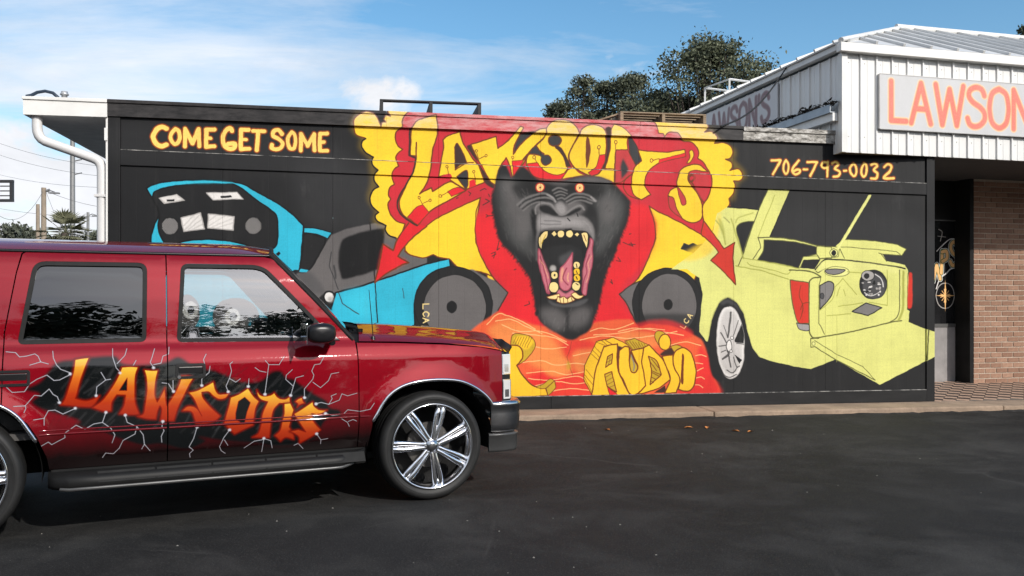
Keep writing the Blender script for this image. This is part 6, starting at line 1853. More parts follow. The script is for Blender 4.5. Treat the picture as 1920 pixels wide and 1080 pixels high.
def build_shop():
    T = thing('metal_front_shop', 'shop with white ribbed metal fascia, hipped metal roof and recessed brick wall', 'building', BC, BROT)
    n = NT('ribbed_white_metal')
    s = n.noise(2.0, 7, 0.6, scl=(1, 1, 0.25)); f = n.noise(30, 5, 0.7)
    c = n.ramp(s, [(0.3, (0.60, 0.595, 0.57)), (0.6, (0.74, 0.735, 0.72))]); c = n.mix(n.ramp(f, [(0.68, 0.0), (0.8, 0.3)]), c, (0.35, 0.33, 0.30))
    metal = n.set(Base_Color=c, Roughness=0.42)
    W = 0.2286; prof = [(0.0, 0.0), (0.006, 0.0), (0.013, -0.022), (0.032, -0.022), (0.039, 0.0), (0.12, 0.0), (0.123, -0.004), (0.130, -0.004), (0.133, 0.0), (W - 0.001, 0.0)]
    def panel_mesh(z0, z1):
        m = MB(); k = len(prof)
        m.add([(x, y, z) for z in (z0, z1) for x, y in prof] + [(x, 0.03, z) for z in (z0, z1) for x in (0, W - .001)],
              [(i, i+1, k+i+1, k+i) for i in range(k-1)] + [(2*k, 2*k+2, 2*k+3, 2*k+1), (0, k, 2*k+2, 2*k), (k-1, 2*k+1, 2*k+3, 2*k-1)] + [tuple(range(k)) + (2*k+1, 2*k), tuple(range(2*k-1, k-1, -1)) + (2*k+2, 2*k+3)])
        return m
    first = panel_mesh(3.30, 4.53).build('metal_panel', metal, T)
    for i in range(1, 33):
        o = first.copy(); COL.objects.link(o); o.location = (i * W, 0, 0)
    for i in range(19):
        o = first.copy(); COL.objects.link(o); o.rotation_euler = (0, 0, -math.pi / 2); o.location = (0.0, 0.04 + (i + 1) * W, 0)
    m = MB(); m.box(-0.028, 0.05, -0.028, -0.0235, 3.30, 4.53); m.box(-0.028, -0.0235, -0.0235, 0.05, 3.30, 4.53); m.build('corner_trim', M_DIRTY, T)
    for i in range(34):                                     # screws in two rows
        pass
    m = MB()
    for z in (3.50, 4.42):
        for i in range(33):
            for dx in (0.085,): m.box(i*W+dx-.0045, i*W+dx+.0045, -0.006, -0.0005, z-.0045, z+.0045)
    tag(m.build('fascia_screw', simple('zinc_screw', (0.36, 0.35, 0.33), 0.5, 0.3), T), kind='stuff')
    m = MB(); m.box(-0.09, 8.0, -0.10, 0.0, 4.532, 4.64); m.build('eave_trim', M_WHITE, T, bevel=0.006)
    m = MB(); m.box(-0.09, -0.0005, 0.0015, 4.45, 4.56, 4.64); m.build('eave_trim', M_DIRTY, T, bevel=0.006)
    # hipped roof of seamed sheets
    AX, AY, RZ, EZ = 2.6, 2.2, 5.695, 4.645
    rm = simple('pale_metal_roof', (0.60, 0.60, 0.59), 0.38, var=0.12, scale=1.5)
    def sheet(p):                                            # p: 4 or 3 corners, eave edge first; seam along first side
        m = MB(); q = [Vector(v) for v in p]; nrm = (q[1]-q[0]).cross(q[2]-q[0]).normalized()
        if nrm.z < 0: nrm = -nrm
        k = len(q)
        m.add(q + [v - nrm * 0.02 for v in q], [tuple(range(k)), tuple(range(2*k-1, k-1, -1))] + [(i, (i+1) % k, k+(i+1) % k, k+i) for i in range(k)])
        a, b = q[0], q[-1]
        if (b - a).length > 0.15:
            t = (q[1]-q[0]).normalized() * 0.03
            m.hexa([a, a + t, b + t, b, a + nrm*.035, a + t + nrm*.035, b + t + nrm*.035, b + nrm*.035])
        m.build('roof_sheet', rm, T)
    w = 0.4
    x = 0.0
    while x < 7.99:
        x1 = min(x + w, 8.0); f0, f1 = min(1, x / AX), min(1, x1 / AX)
        P = lambda xx, f: (xx, -0.1 + (AY + 0.1) * f, EZ + (RZ - EZ) * f)
        p = [P(x, 0), P(x1, 0), P(x1, f1)] + ([P(x, f0)] if f0 > 0.02 else [])
        sheet(p)
        Q = lambda xx, f: (xx, 2*AY + 0.05 - (AY + 0.05) * f, EZ + (RZ - EZ) * f)
        q = [Q(x, 0), Q(x1, 0), Q(x1, f1)] + ([Q(x, f0)] if f0 > 0.02 else [])
        sheet(q); x = x1
    y = 0.0
    while y < 2 * AY - 0.01:
        y1 = min(y + w, 2 * AY); g = lambda yy: min(yy, 2*AY - yy) / AY
        P = lambda yy, f: (-0.12 + (AX + 0.12) * f, yy, EZ + (RZ - EZ) * f + .004)
        p = [P(y, 0), P(y1, 0)]
        if g(y1) > 0.02: p.append(P(y1, g(y1)))
        if y < AY < y1: p.append(P(AY, 1.0))
        if g(y) > 0.02: p.append(P(y, g(y)))
        if len(p) >= 3: sheet(p)
        y = y1
    m = MB(); m.tube([(AX - .1, AY, RZ + .02), (8.0, AY, RZ + .02)], 0.05, 8); m.tube([(-0.08, -0.08, EZ + .02), (AX, AY, RZ + .02)], 0.035, 8); m.tube([(-0.08, 2*AY + .05, EZ + .02), (AX, AY, RZ + .02)], 0.035, 8)
    m.build('ridge_cap', M_DIRTY, T)
    # low gutter on the left face with old leaves in it, white board below
    m = MB(); m.box(-0.14, -0.026, 0.06, 4.35, 3.80, 3.812); m.box(-0.14, -0.13, 0.06, 4.35, 3.812, 3.90); m.build('gutter', simple('grey_gutter', (0.28, 0.31, 0.34), 0.4, 0.5), T)
    m = MB(); m.box(-0.10, -0.026, 0.06, 4.35, 3.70, 3.798); m.build('gutter_board', M_WHITE, T)
    r = random.Random(8); m = MB()
    for i in range(900):
        yy = r.uniform(0.03, 4.3); xx = r.uniform(-0.145, -0.05); zz = 3.89 + abs(r.gauss(0, 0.03)); a = r.uniform(0, 6.3); s = r.uniform(0.02, 0.05)
        dx, dy = s*math.cos(a), s*math.sin(a)
        m.add([(xx-dx, yy-dy, zz), (xx+dy*.4, yy-dx*.4, zz+r.uniform(0, .03)), (xx+dx, yy+dy, zz+r.uniform(-.02, .05)), (xx-dy*.4, yy+dx*.4, zz+.01)], [(0, 1, 2, 3)])
    tag(m.build('leaf_litter', simple('old_leaves', (0.035, 0.03, 0.024), 0.9), T, recalc=False), kind='stuff')
    # recess: soffit, brick wall, painted jamb, shopfront
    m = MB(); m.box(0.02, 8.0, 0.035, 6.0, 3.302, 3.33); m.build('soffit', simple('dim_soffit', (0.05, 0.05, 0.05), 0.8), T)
    bw = MB(); bw.box(3.402, 8.0, 1.607, 1.75, 0.1, 3.30)
    BWALL = bw.build('brick_wall', simple('mortar', (0.44, 0.36, 0.285), 0.95, var=0.15, scale=20), T)
    bm_ = mat_brick(); BH, BLn = 0.0790, 0.2080; r = random.Random(6)
    base = MB(); base.box(0, BLn - 0.013, -0.0005, 0.02, 0, BH - 0.0135); bmesh_full = base.build('brick', bm_, BWALL, bevel=0.003)
    half = MB(); half.box(0, BLn/2 - 0.013, -0.0005, 0.02, 0, BH - 0.0135); bmesh_half = half.build('brick', bm_, BWALL, bevel=0.003)
    rest = MB(); nrow = 39; used_f = used_h = False
    for row in range(nrow):
        z = 0.195 + row * BH; x = 3.403; off = row % 2; k = 0
        if off:
            src = bmesh_half
            if used_h: o = src.copy(); COL.objects.link(o)
            else: o = src; used_h = True
            o.location = (x, 1.6 + r.uniform(-.002, .002), z); x += BLn / 2
        while x < 7.95:
            if k < 7:
                if used_f: o = bmesh_full.copy(); COL.objects.link(o)
                else: o = bmesh_full; used_f = True
                o.location = (x, 1.6 + r.uniform(-.0025, .0025), z + r.uniform(-.0008, .0008)); o.rotation_euler = (0, 0, r.uniform(-.006, .006))
            else:
                rest.box(x, min(8.0, x + BLn - 0.013), 1.5995, 1.62, z, z + BH - 0.0135)
            x += BLn; k += 1
    tag(rest.build('brickwork', bm_, BWALL), kind='stuff')
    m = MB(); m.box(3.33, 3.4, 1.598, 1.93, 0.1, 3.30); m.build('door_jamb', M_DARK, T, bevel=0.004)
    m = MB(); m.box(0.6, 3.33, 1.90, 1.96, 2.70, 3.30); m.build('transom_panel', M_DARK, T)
    gl = NT('dark_shop_glass'); im, al = paint(DECAL_DATA, 271, 395, lin((12, 12, 14)), True)
    dec = img_from(im, 'window_decal', al)
    t = gl.node('ShaderNodeTexImage'); t.image = dec; t.extension = 'EXTEND'; gl.L.new(gl.co('UV'), t.inputs[0])
    gl.set(Base_Color=gl.mix(t.outputs[1], (0.012, 0.012, 0.013), t.outputs[0]), Roughness=0.08)
    m = MB(); m.box(2.30, 3.329, 1.915, 1.93, 1.10, 2.68); o = m.build('window_pane', gl.m, T)
    uv_map(o.data, lambda p: ((p[:, 0] - 2.30) / 1.084, (p[:, 2] - 1.10) / 1.58))
    m = MB(); m.box(2.24, 3.329, 1.89, 1.96, 1.045, 1.098); m.box(2.24, 3.329, 1.89, 1.96, 2.682, 2.699); m.box(2.24, 2.298, 1.89, 1.96, 1.1, 2.68); m.build('window_frame', simple('bronze_frame', (0.10, 0.098, 0.095), 0.45, 0.3), T)
    m = MB(); m.box(0.6, 3.329, 1.90, 1.95, 0.15, 1.044); m.build('kick_panel', simple('grey_kick_panel', (0.25, 0.235, 0.23), 0.6), T)
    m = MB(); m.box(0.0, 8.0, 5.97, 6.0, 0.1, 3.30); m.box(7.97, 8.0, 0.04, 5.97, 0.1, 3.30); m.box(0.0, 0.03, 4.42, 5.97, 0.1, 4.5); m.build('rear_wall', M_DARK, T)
    return T
SHOP = build_shop()

def build_entrance_floor():
    fl = MB(); fl.hexa([(0.95, 0.0, 0.10), (8.0, 0.0, 0.10), (8.0, 1.9, 0.10), (0.95, 1.9, 0.10), (0.95, 0.0, 0.150), (8.0, 0.0, 0.150), (8.0, 1.9, 0.205), (0.95, 1.9, 0.205)])
    o = fl.build('entrance_floor', simple('tile_grout', (0.10, 0.085, 0.07), 0.9)); tag(o, kind='structure'); o.location = BC; o.rotation_euler = (0, 0, BROT)
    s = 0.152; d = s * math.sqrt(2); r = random.Random(3)
    def tile(nm, c):
        m = MB(); h = s * 0.5 - 0.003; m.box(-h, h, -h, h, -0.01, 0.004)
        return m.build('tile', simple(nm, c, 0.55, var=0.25, scale=14), o, bevel=0.002)
    tA, tB = tile('terracotta_tile', (0.44, 0.30, 0.22)), tile('brown_tile', (0.045, 0.035, 0.03))
    first = {0: True, 1: True}; n = 0; sl = 0.055 / 1.9
    for j in range(0, 17):
        for i in range(0, 60):
            x = 1.45 + i * d + (j % 2) * d / 2; y = 0.11 + j * d / 2
            if x > 4.85 or y > 1.84 or n > 290: continue
            c = j % 2; src = (tA, tB)[c]
            if first[c]: q = src; first[c] = False
            else: q = src.copy(); COL.objects.link(q)
            q.location = (x, y, 0.150 + sl * y + r.uniform(0, .001)); q.rotation_euler = (math.atan(sl), 0, math.pi / 4); n += 1
    return o
build_entrance_floor()

def build_signs():
    W, Z0, Z1, x0 = 2.95, 3.615, 4.29, 0.50
    im, _ = paint(sign_rows(0.12, 0.085, 0.51, 1.0, 300, 0.675, 'sh', 'sg', 0.070, 0.030), int(W * 300), 203, lin((188, 188, 189)))
    mt = mat_print(img_from(im, 'front_sign_print'), 'front_sign_face')
    m = MB(); m.box(0, W, -0.055, -0.030, 0, Z1 - Z0)
    o = m.build('fascia_sign', mt, None); o.location = b_pt(x0, 0, Z0); o.rotation_euler = (0, 0, BROT)
    uv_map(o.data, lambda p: (p[:, 0] / W, p[:, 2] / (Z1 - Z0)))
    tag(o, "pale sign board with orange LAWSON'S letters on the sunlit ribbed fascia", 'sign')
    f = MB(); f.box(-0.012, -0.0005, -0.058, -0.024, -0.006, Z1 - Z0 + .006); f.box(0, W, -0.058, -0.024, -0.012, -0.0005); f.box(0, W, -0.058, -0.024, Z1 - Z0 + .0005, Z1 - Z0 + .012)
    f.build('sign_frame', simple('sign_edge', (0.45, 0.44, 0.43), 0.5), o)
    W2, za, zb_ = 3.05, 3.94, 4.505
    im, _ = paint(sign_rows(0.79, 0.085, 0.40, 0.78, 260, zb_ - za, 'sc', 'sb', 0.058, 0.03), int(W2 * 260), int((zb_ - za) * 260), lin((196, 194, 194)))
    mt2 = mat_print(img_from(im, 'side_sign_print'), 'side_sign_face')
    m = MB(); m.box(0, W2, -0.045, -0.026, 0, zb_ - za)
    o = m.build('side_sign', mt2, None); o.location = b_pt(0, 1.42 + W2, za); o.rotation_euler = (0, 0, BROT - math.pi / 2)
    uv_map(o.data, lambda p: (p[:, 0] / W2, p[:, 2] / (zb_ - za)))
    tag(o, "grey sign board with faded brown LAWSON'S letters on the shaded side face", 'sign')
build_signs()

# ---------------------------------------------------------------- things lying on the roofs
def build_roof_things():
    wood = NT('grey_brown_pallet_wood'); g = wood.noise(6, 6, 0.6, scl=(1, 8, 8))
    wood.set(Base_Color=wood.ramp(g, [(0.3, (0.12, 0.085, 0.055)), (0.7, (0.36, 0.27, 0.18))]), Roughness=0.85)
    dark = simple('black_stained_wood', (0.02, 0.02, 0.021), 0.7, var=0.3)
    def pallet(name, label, mat, u, d, z, rz, W, Dp, tops, bots, hgt=0.13):
        T = thing(name, label, 'pallet', wall_pt(u, d, z), WROT + rz)
        for x in (-W/2 + .02, 0, W/2 - .02):
            m = MB(); m.box(x - .02, x + .02, 0.0, Dp, 0.018 if bots else 0.0, hgt - .018); m.build('stringer', mat, T, bevel=0.003)
        for i, y in enumerate(tops):
            m = MB(); m.box(-W/2, W/2, y, y + 0.095, hgt - .0175, hgt); m.build('deck_board', mat, T, bevel=0.003)
        for y in bots:
            m = MB(); m.box(-W/2, W/2, y, y + 0.095, 0.0, 0.0175); m.build('base_board', mat, T, bevel=0.003)
        return T
    pallet('wooden_pallet', 'weathered brown wooden pallet lying on the roof edge in front of the trees', wood.m, 6.42, 0.02, 3.622, 0.0, 1.10, 0.95, [0.0, 0.14, 0.28, 0.43, 0.57, 0.71, 0.85], [0.0, 0.42, 0.85], 0.135)
    m = MB(); m.hexa([(-0.30, 0.1, 0.0), (0.0, 0.1, 0.10), (0.0, 0.25, 0.10), (-0.30, 0.25, 0.0), (-0.30, 0.1, 0.02), (0.0, 0.1, 0.12), (0.0, 0.25, 0.12), (-0.30, 0.25, 0.02)])
    o = m.build('loose_board', wood.m, None, bevel=0.003); o.location = wall_pt(5.86, 0.0, 3.628); o.rotation_euler = (0, 0, WROT)
    tag(o, 'short loose board leaning against the left end of the brown pallet', 'board')
    pallet('dark_pallet', 'broken black pallet frame without its middle boards, sky showing through it', dark, 3.57, 0.02, 3.645, 0.0, 1.19, 0.95, [0.0, 0.85], [], 0.155)
    # conduit and vent on the left eave
    m = MB(); m.tube([(-0.81, 0.02, 3.69), (-0.80, 0.02, 3.70), (-0.74, 0.02, 3.735), (-0.66, 0.02, 3.752), (-0.58, 0.02, 3.735), (-0.53, 0.02, 3.69), (-0.52, 0.02, 3.64)], 0.018, 8)
    m.tube([(-0.85, 0.02, 3.68), (-0.79, 0.02, 3.695)], 0.026, 8)
    o = m.build('cable_conduit', simple('blue_black_conduit', (0.02, 0.035, 0.06), 0.5)); o.location = (XL, YL, 0); o.rotation_euler = (0, 0, WROT)
    tag(o, 'dark curved conduit arching up from the white roof corner', 'conduit')
    m = MB(); m.lathe([(0.0, 3.66), (0.03, 3.66), (0.03, 3.72), (0.045, 3.722), (0.045, 3.735), (0.035, 3.745), (0.035, 3.76), (0.0, 3.765)], 14, 'z')
    o = m.build('vent_cap', simple('galvanised', (0.5, 0.5, 0.5), 0.4, 0.6), None); p = wall_pt(-0.47, 0.05, 0); o.location = p
    tag(o, 'small grey vent cap beside the curved conduit', 'vent')
    # open metal frame on the shop roof
    m = MB(); A, B, C_ = Vector((3.29, 15.0, 5.08)), Vector((3.56, 14.4, 5.08)), Vector((4.02, 14.62, 5.08)); D_ = A + (C_ - B)
    for p, q in ((A, B), (B, C_), (C_, D_), (D_, A)): m.tube([p, q], 0.018, 4, smooth=False)
    for p in (A, B, C_, D_): m.tube([p, (p.x, p.y, 4.55)], 0.02, 4, smooth=False)
    for p, q in ((A, B), (B, C_)): m.tube([(p.x, p.y, 4.75), (q.x, q.y, 4.75)], 0.012, 4, smooth=False)
    o = m.build('roof_frame', M_DIRTY); tag(o, 'open box frame of pale metal bars standing at the back of the shop roof', 'frame')
    # cable from the eave down to the low roof
    a, b = b_pt(-0.06, 1.15, 4.66), Vector((2.55, 10.75, 3.58)); pts = []
    for i in range(15):
        t = i / 14; p = a.lerp(b, t); p.z -= 0.16 * math.sin(math.pi * t); pts.append(p)
    m = MB(); m.tube([a + Vector((0.25, 0.02, 0.03)), a + Vector((0.1, 0, 0.05))] + pts, 0.011, 6)
    tag(m.build('roof_cable', simple('black_cable', (0.012, 0.012, 0.012), 0.6)), 'black cable sagging from the metal eave to the low roof', 'cable')
build_roof_things()

# ================================================================ the painted SUV
TH = math.radians(25.7); SX, SY = -0.5685, 6.365          # front near hub on the ground, heading
HW = 0.97; XO = 1.49                                       # half width, mid wheelbase behind the front hub
cdir = Vector((math.cos(TH), math.sin(TH), 0)); clat = Vector((-math.sin(TH), math.cos(TH), 0))
car_base = Vector((SX, SY, 0)) - cdir * XO + clat * HW
WR = 0.394                                                 # tyre radius

_z = np.linspace(0.2, 2.0, 901)
_S = np.interp(_z, [0.2, 0.36, 0.42, 0.50, 0.58, 0.64, 0.70, 0.82, 0.95, 1.055, 1.125, 1.160, 1.185, 1.21, 1.32, 1.45, 1.58, 1.68, 1.74, 1.78, 2.0],
                   [.12, .085, .055, .030, .012, .004, .004, .008, .016, .026, .052, .074, .089, .094, .104, .122, .150, .182, .210, .24, .40])
_k = np.exp(-0.5 * (np.arange(-12, 13) / 5.0) ** 2); _k /= _k.sum()
_S = np.convolve(np.pad(_S, 12, mode='edge'), _k, 'valid')
def lat(x, z):
    """Inset of the body side from its widest plane at (x forward of the front hub, z up)."""
    x = np.asarray(x, float); z = np.asarray(z, float)
    s = np.interp(z, _z, _S)
    t = np.clip((x - 0.18) / 0.45, 0, 3); s = s + 0.055 * t ** 2.2
    t = np.clip((-3.6 - x) / 0.6, 0, 2); s = s + 0.05 * t ** 2
    for hx in (0.0, -2.985):
        r = np.hypot(x - hx, (z - 0.40) * 1.0)
        b = np.clip((r - 0.45) / 0.17, 0, 1); f = 1 - b * b * (3 - 2 * b)
        s = s - 0.026 * f * (r > 0.3) * np.clip((z - 0.45) / 0.15, 0, 1)
    return s
def side_n(x, z, e=0.004):
    lx = (lat(x + e, z) - lat(x - e, z)) / (2 * e); lz = (lat(x, z + e) - lat(x, z - e)) / (2 * e)
    n = np.array([lx, -1.0, lz]); return n / np.linalg.norm(n)

def inside(poly, x, y):
    p = np.asarray(poly); q = np.roll(p, -1, 0); r = np.zeros(np.shape(x), bool)
    for (ax, ay), (bx, by) in zip(p, q):
        if ay == by: continue
        c = ((ay > y) != (by > y)) & (x < (bx - ax) * (y - ay) / (by - ay) + ax); r ^= c
    return r
def densify(poly, step):
    out = []
    for (ax, ay), (bx, by) in zip(poly, poly[1:] + poly[:1]):
        n = max(1, int(math.hypot(bx - ax, by - ay) / step + 0.5))
        out += [(ax + (bx - ax) * i / n, ay + (by - ay) * i / n) for i in range(n)]
    return out
def rounded(poly, r, seg=5):
    out = []; n = len(poly)
    rr = r if isinstance(r, (list, tuple)) else [r] * n
    for i in range(n):
        p0, p1, p2 = Vector(poly[i-1]), Vector(poly[i]), Vector(poly[(i+1) % n])
        a, b = p0 - p1, p2 - p1; d = min(rr[i], a.length * .45, b.length * .45)
        if d < 1e-4: out.append(tuple(p1)); continue
        a, b = p1 + a.normalized() * d, p1 + b.normalized() * d
        for k in range(seg + 1):
            t = k / seg; q = a * (1-t)**2 + p1 * 2*t*(1-t) + b * t*t; out.append((q.x, q.y))
    return out
def inset(poly, d):
    """Offset a simple polygon inwards (d > 0) whichever way it winds."""
    p = [Vector(v) for v in poly]; n = len(p)
    area = sum(p[i].x * p[(i+1) % n].y - p[(i+1) % n].x * p[i].y for i in range(n)); sg = 1 if area > 0 else -1
    out = []
    for i in range(n):
        e0 = (p[i] - p[i-1]).normalized(); e1 = (p[(i+1) % n] - p[i]).normalized()
        n0 = Vector((-e0.y, e0.x)) * sg; n1 = Vector((-e1.y, e1.x)) * sg
        b = n0 + n1; b = b / max(0.25, b.dot(b) / 2) / 1.0
        out.append((p[i].x + b.x * d, p[i].y + b.y * d))
    return out

def skin_panel(name, mat, parent, poly, holes=(), off=0.0, step=0.045, flange=0.03, far=False, uv=False, rows=()):
    """Panel of the body side cut from the curved side surface, with its edges turned in."""
    loops = [densify(list(poly), 0.03)] + [densify(list(h), 0.03) for h in holes]
    P = np.array(loops[0]); x0, z0 = P.min(0); x1, z1 = P.max(0)
    gx, gz = np.meshgrid(np.arange(x0 + step * .5, x1, step), np.concatenate([np.arange(z0 + step * .5, z1, step), np.array(rows)]) if len(rows) else np.arange(z0 + step * .5, z1, step))
    gx, gz = gx.ravel(), gz.ravel(); ok = inside(loops[0], gx, gz)
    for h in loops[1:]: ok &= ~inside(h, gx, gz)
    B = np.concatenate([np.array(l) for l in loops])
    for i in np.nonzero(ok)[0]:
        if np.min(np.hypot(B[:, 0] - gx[i], B[:, 1] - gz[i])) < 0.014: ok[i] = False
    pts = [Vector(p) for l in loops for p in l] + [Vector((gx[i], gz[i])) for i in np.nonzero(ok)[0]]
    edges = []; base = 0
    for l in loops:
        edges += [(base + i, base + (i + 1) % len(l)) for i in range(len(l))]; base += len(l)
    V, E, F, *_ = delaunay_2d_cdt(pts, edges, [], 0, 1e-6)
    V = np.array([tuple(v) for v in V]); tris = []
    for f in F:
        c = V[list(f)].mean(0)
        if inside(loops[0], c[0:1], c[1:2])[0] and not any(inside(h, c[0:1], c[1:2])[0] for h in loops[1:]):
            a, b, d = V[f[0]], V[f[1]], V[f[2]]
            tris.append(tuple(f) if ((b - a)[0] * (d - a)[1] - (b - a)[1] * (d - a)[0]) > 0 else tuple(f)[::-1])
    L_ = lat(V[:, 0], V[:, 1]) + off; sg = -1 if not far else 1
    co = [(v[0] + XO, sg * (HW - l), v[1]) for v, l in zip(V, L_)]
    nor = [side_n(v[0], v[1]) for v in V]
    if far: nor = [np.array([n[0], -n[1], n[2]]) for n in nor]; tris = [t[::-1] for t in tris]
    # turned in edges
    cnt = {}
    for t in tris:
        for i in range(3):
            e = (t[i], t[(i+1) % 3]); cnt[e] = 1
    be = [e for e in cnt if (e[1], e[0]) not in cnt]
    verts = list(co); faces = list(tris); fl = []
    if flange:
        idx = {}
        for e in be:
            for v in e:
                if v not in idx:
                    c = co[v]; idx[v] = (len(verts), len(verts) + 1)
                    verts.append(c); verts.append((c[0], c[1] - sg * flange, c[2]))
            a, b = idx[e[0]], idx[e[1]]; fl.append((b[0], a[0], a[1], b[1]))
    me = bpy.data.meshes.new(name); me.from_pydata(verts, [], [tuple(map(int, f)) for f in faces] + fl)
    me.polygons.foreach_set('use_smooth', [True] * len(me.polygons)); me.update()
    nl = []
    for pi, p in enumerate(me.polygons):
        for v in p.vertices:
            nl.append(tuple(nor[v]) if pi < len(faces) else tuple(p.normal))
    me.normals_split_custom_set(nl)
    if uv: uv_map(me, lambda p: ((p[:, 0] - XO + 2.80) / 2.5, (p[:, 2] - 0.38) / 0.84))
    return new_obj(name, me, mat, parent)

def car_paint(name, img=None):
    n = NT(name)
    fl = n.node('ShaderNodeTexVoronoi'); fl.inputs['Scale'].default_value = 900; n.L.new(n.co(), fl.inputs['Vector'])
    c = n.mix(n.ramp(fl.outputs['Color'], [(0.0, 0.0), (1.0, 0.3)]), (0.155, 0.0026, 0.0075), (0.245, 0.0055, 0.012))
    sep = n.node('ShaderNodeSeparateXYZ'); n.L.new(n.co(), sep.inputs[0])
    wob = n.math('MULTIPLY', n.noise(5, 4), 0.10)
    fade = n.ramp(n.math('SUBTRACT', sep.outputs[2], wob), [(0.43, 0.98), (0.72, 0.0)])   # darkens to black towards the sills
    c = n.mix(fade, c, (0.006, 0.005, 0.005))
    metal = 0.30
    if img is not None:
        t = n.node('ShaderNodeTexImage'); t.image = img; t.extension = 'EXTEND'; t.interpolation = 'Cubic'
        n.L.new(n.co('UV'), t.inputs[0]); c = n.mix(t.outputs[1], c, t.outputs[0])
        n.set(Metallic=n.math('SUBTRACT', 0.30, n.math('MULTIPLY', t.outputs[1], 0.30)))
    geo = n.node('ShaderNodeNewGeometry')
    c = n.mix(geo.outputs['Backfacing'], c, (0.06, 0.055, 0.052))
    n.set(Base_Color=c, Roughness=0.48, Coat_Weight=1.0, Coat_Roughness=0.035, Coat_IOR=1.45)
    if img is None: n.set(Metallic=metal)
    n.b.inputs['Specular IOR Level'].default_value = 0.0
    dust = n.noise(120, 3, 0.6); n.set(Coat_Roughness=n.ramp(dust, [(0.4, 0.02), (0.7, 0.07)]))
    return n.m
def glass(name, tint, refl, gain=1.5):
    m = bpy.data.materials.new(name); m.use_nodes = True; N = m.node_tree.nodes; Lk = m.node_tree.links
    N.clear(); out = N.new('ShaderNodeOutputMaterial')
    tr = N.new('ShaderNodeBsdfTransparent'); tr.inputs[0].default_value = (*tint, 1)
    gl = N.new('ShaderNodeBsdfGlossy'); gl.inputs['Roughness'].default_value = 0.006; gl.inputs[0].default_value = (0.97, 0.98, 1.0, 1)
    fr = N.new('ShaderNodeFresnel'); fr.inputs[0].default_value = 1.5
    mu = N.new('ShaderNodeMath'); mu.operation = 'MULTIPLY_ADD'; mu.use_clamp = True; mu.inputs[1].default_value = gain; mu.inputs[2].default_value = refl
    mx = N.new('ShaderNodeMixShader'); Lk.new(fr.outputs[0], mu.inputs[0]); Lk.new(mu.outputs[0], mx.inputs[0])
    Lk.new(tr.outputs[0], mx.inputs[1]); Lk.new(gl.outputs[0], mx.inputs[2])
    Lk.new(mx.outputs[0], out.inputs[0]); return m
_gi, _ga = paint(CAR_DATA, 1250, 420, lin((60, 8, 14)), True, glow=1)
CAR_IMG = img_from(_gi * 0.66, 'side_graphic', _ga)
M_PAINT = car_paint('metallic_red_paint'); M_PAINTG = car_paint('metallic_red_paint_airbrushed', CAR_IMG)
M_CHROME = simple('chrome', (0.80, 0.80, 0.82), 0.06, 1.0, var=0.03)
M_CHROMED = simple('dull_chrome', (0.55, 0.55, 0.56), 0.16, 1.0, var=0.06)
M_RUBBER = simple('black_rubber', (0.016, 0.016, 0.016), 0.55, var=0.2, scale=12, spec=0.10)
M_TYRE = simple('tyre_rubber', (0.016, 0.016, 0.016), 0.55, var=0.3, scale=8, bump=0.1, bscale=120, spec=0.3)
M_PLAST = simple('black_plastic', (0.010, 0.010, 0.011), 0.30, var=0.2, spec=0.3)
M_PLASTM = simple('matt_black', (0.007, 0.007, 0.007), 0.8, var=0.2, spec=0.2)
M_GLASSF = glass('clear_window_glass', (0.72, 0.74, 0.73), 0.16); M_GLASST = glass('tinted_window_glass', (0.02, 0.019, 0.018), 0.030)
M_GLASSW = glass('windscreen_glass', (0.35, 0.36, 0.35), 0.10)
M_TRIM = simple('grey_interior', (0.07, 0.066, 0.063), 0.8)
M_BOARD = simple('running_board_black', (0.009, 0.009, 0.009), 0.5, spec=0.2)
M_EDGE = simple('grey_trim', (0.10, 0.10, 0.10), 0.38, 0.5, spec=0.3)
M_WHEEL = simple('wheel_chrome', (0.88, 0.88, 0.90), 0.13, 1.0, var=0.02)
M_LAMP = simple('clear_lamp_lens', (0.50, 0.50, 0.49), 0.12, 0.0, var=0.05, coat=1.0)

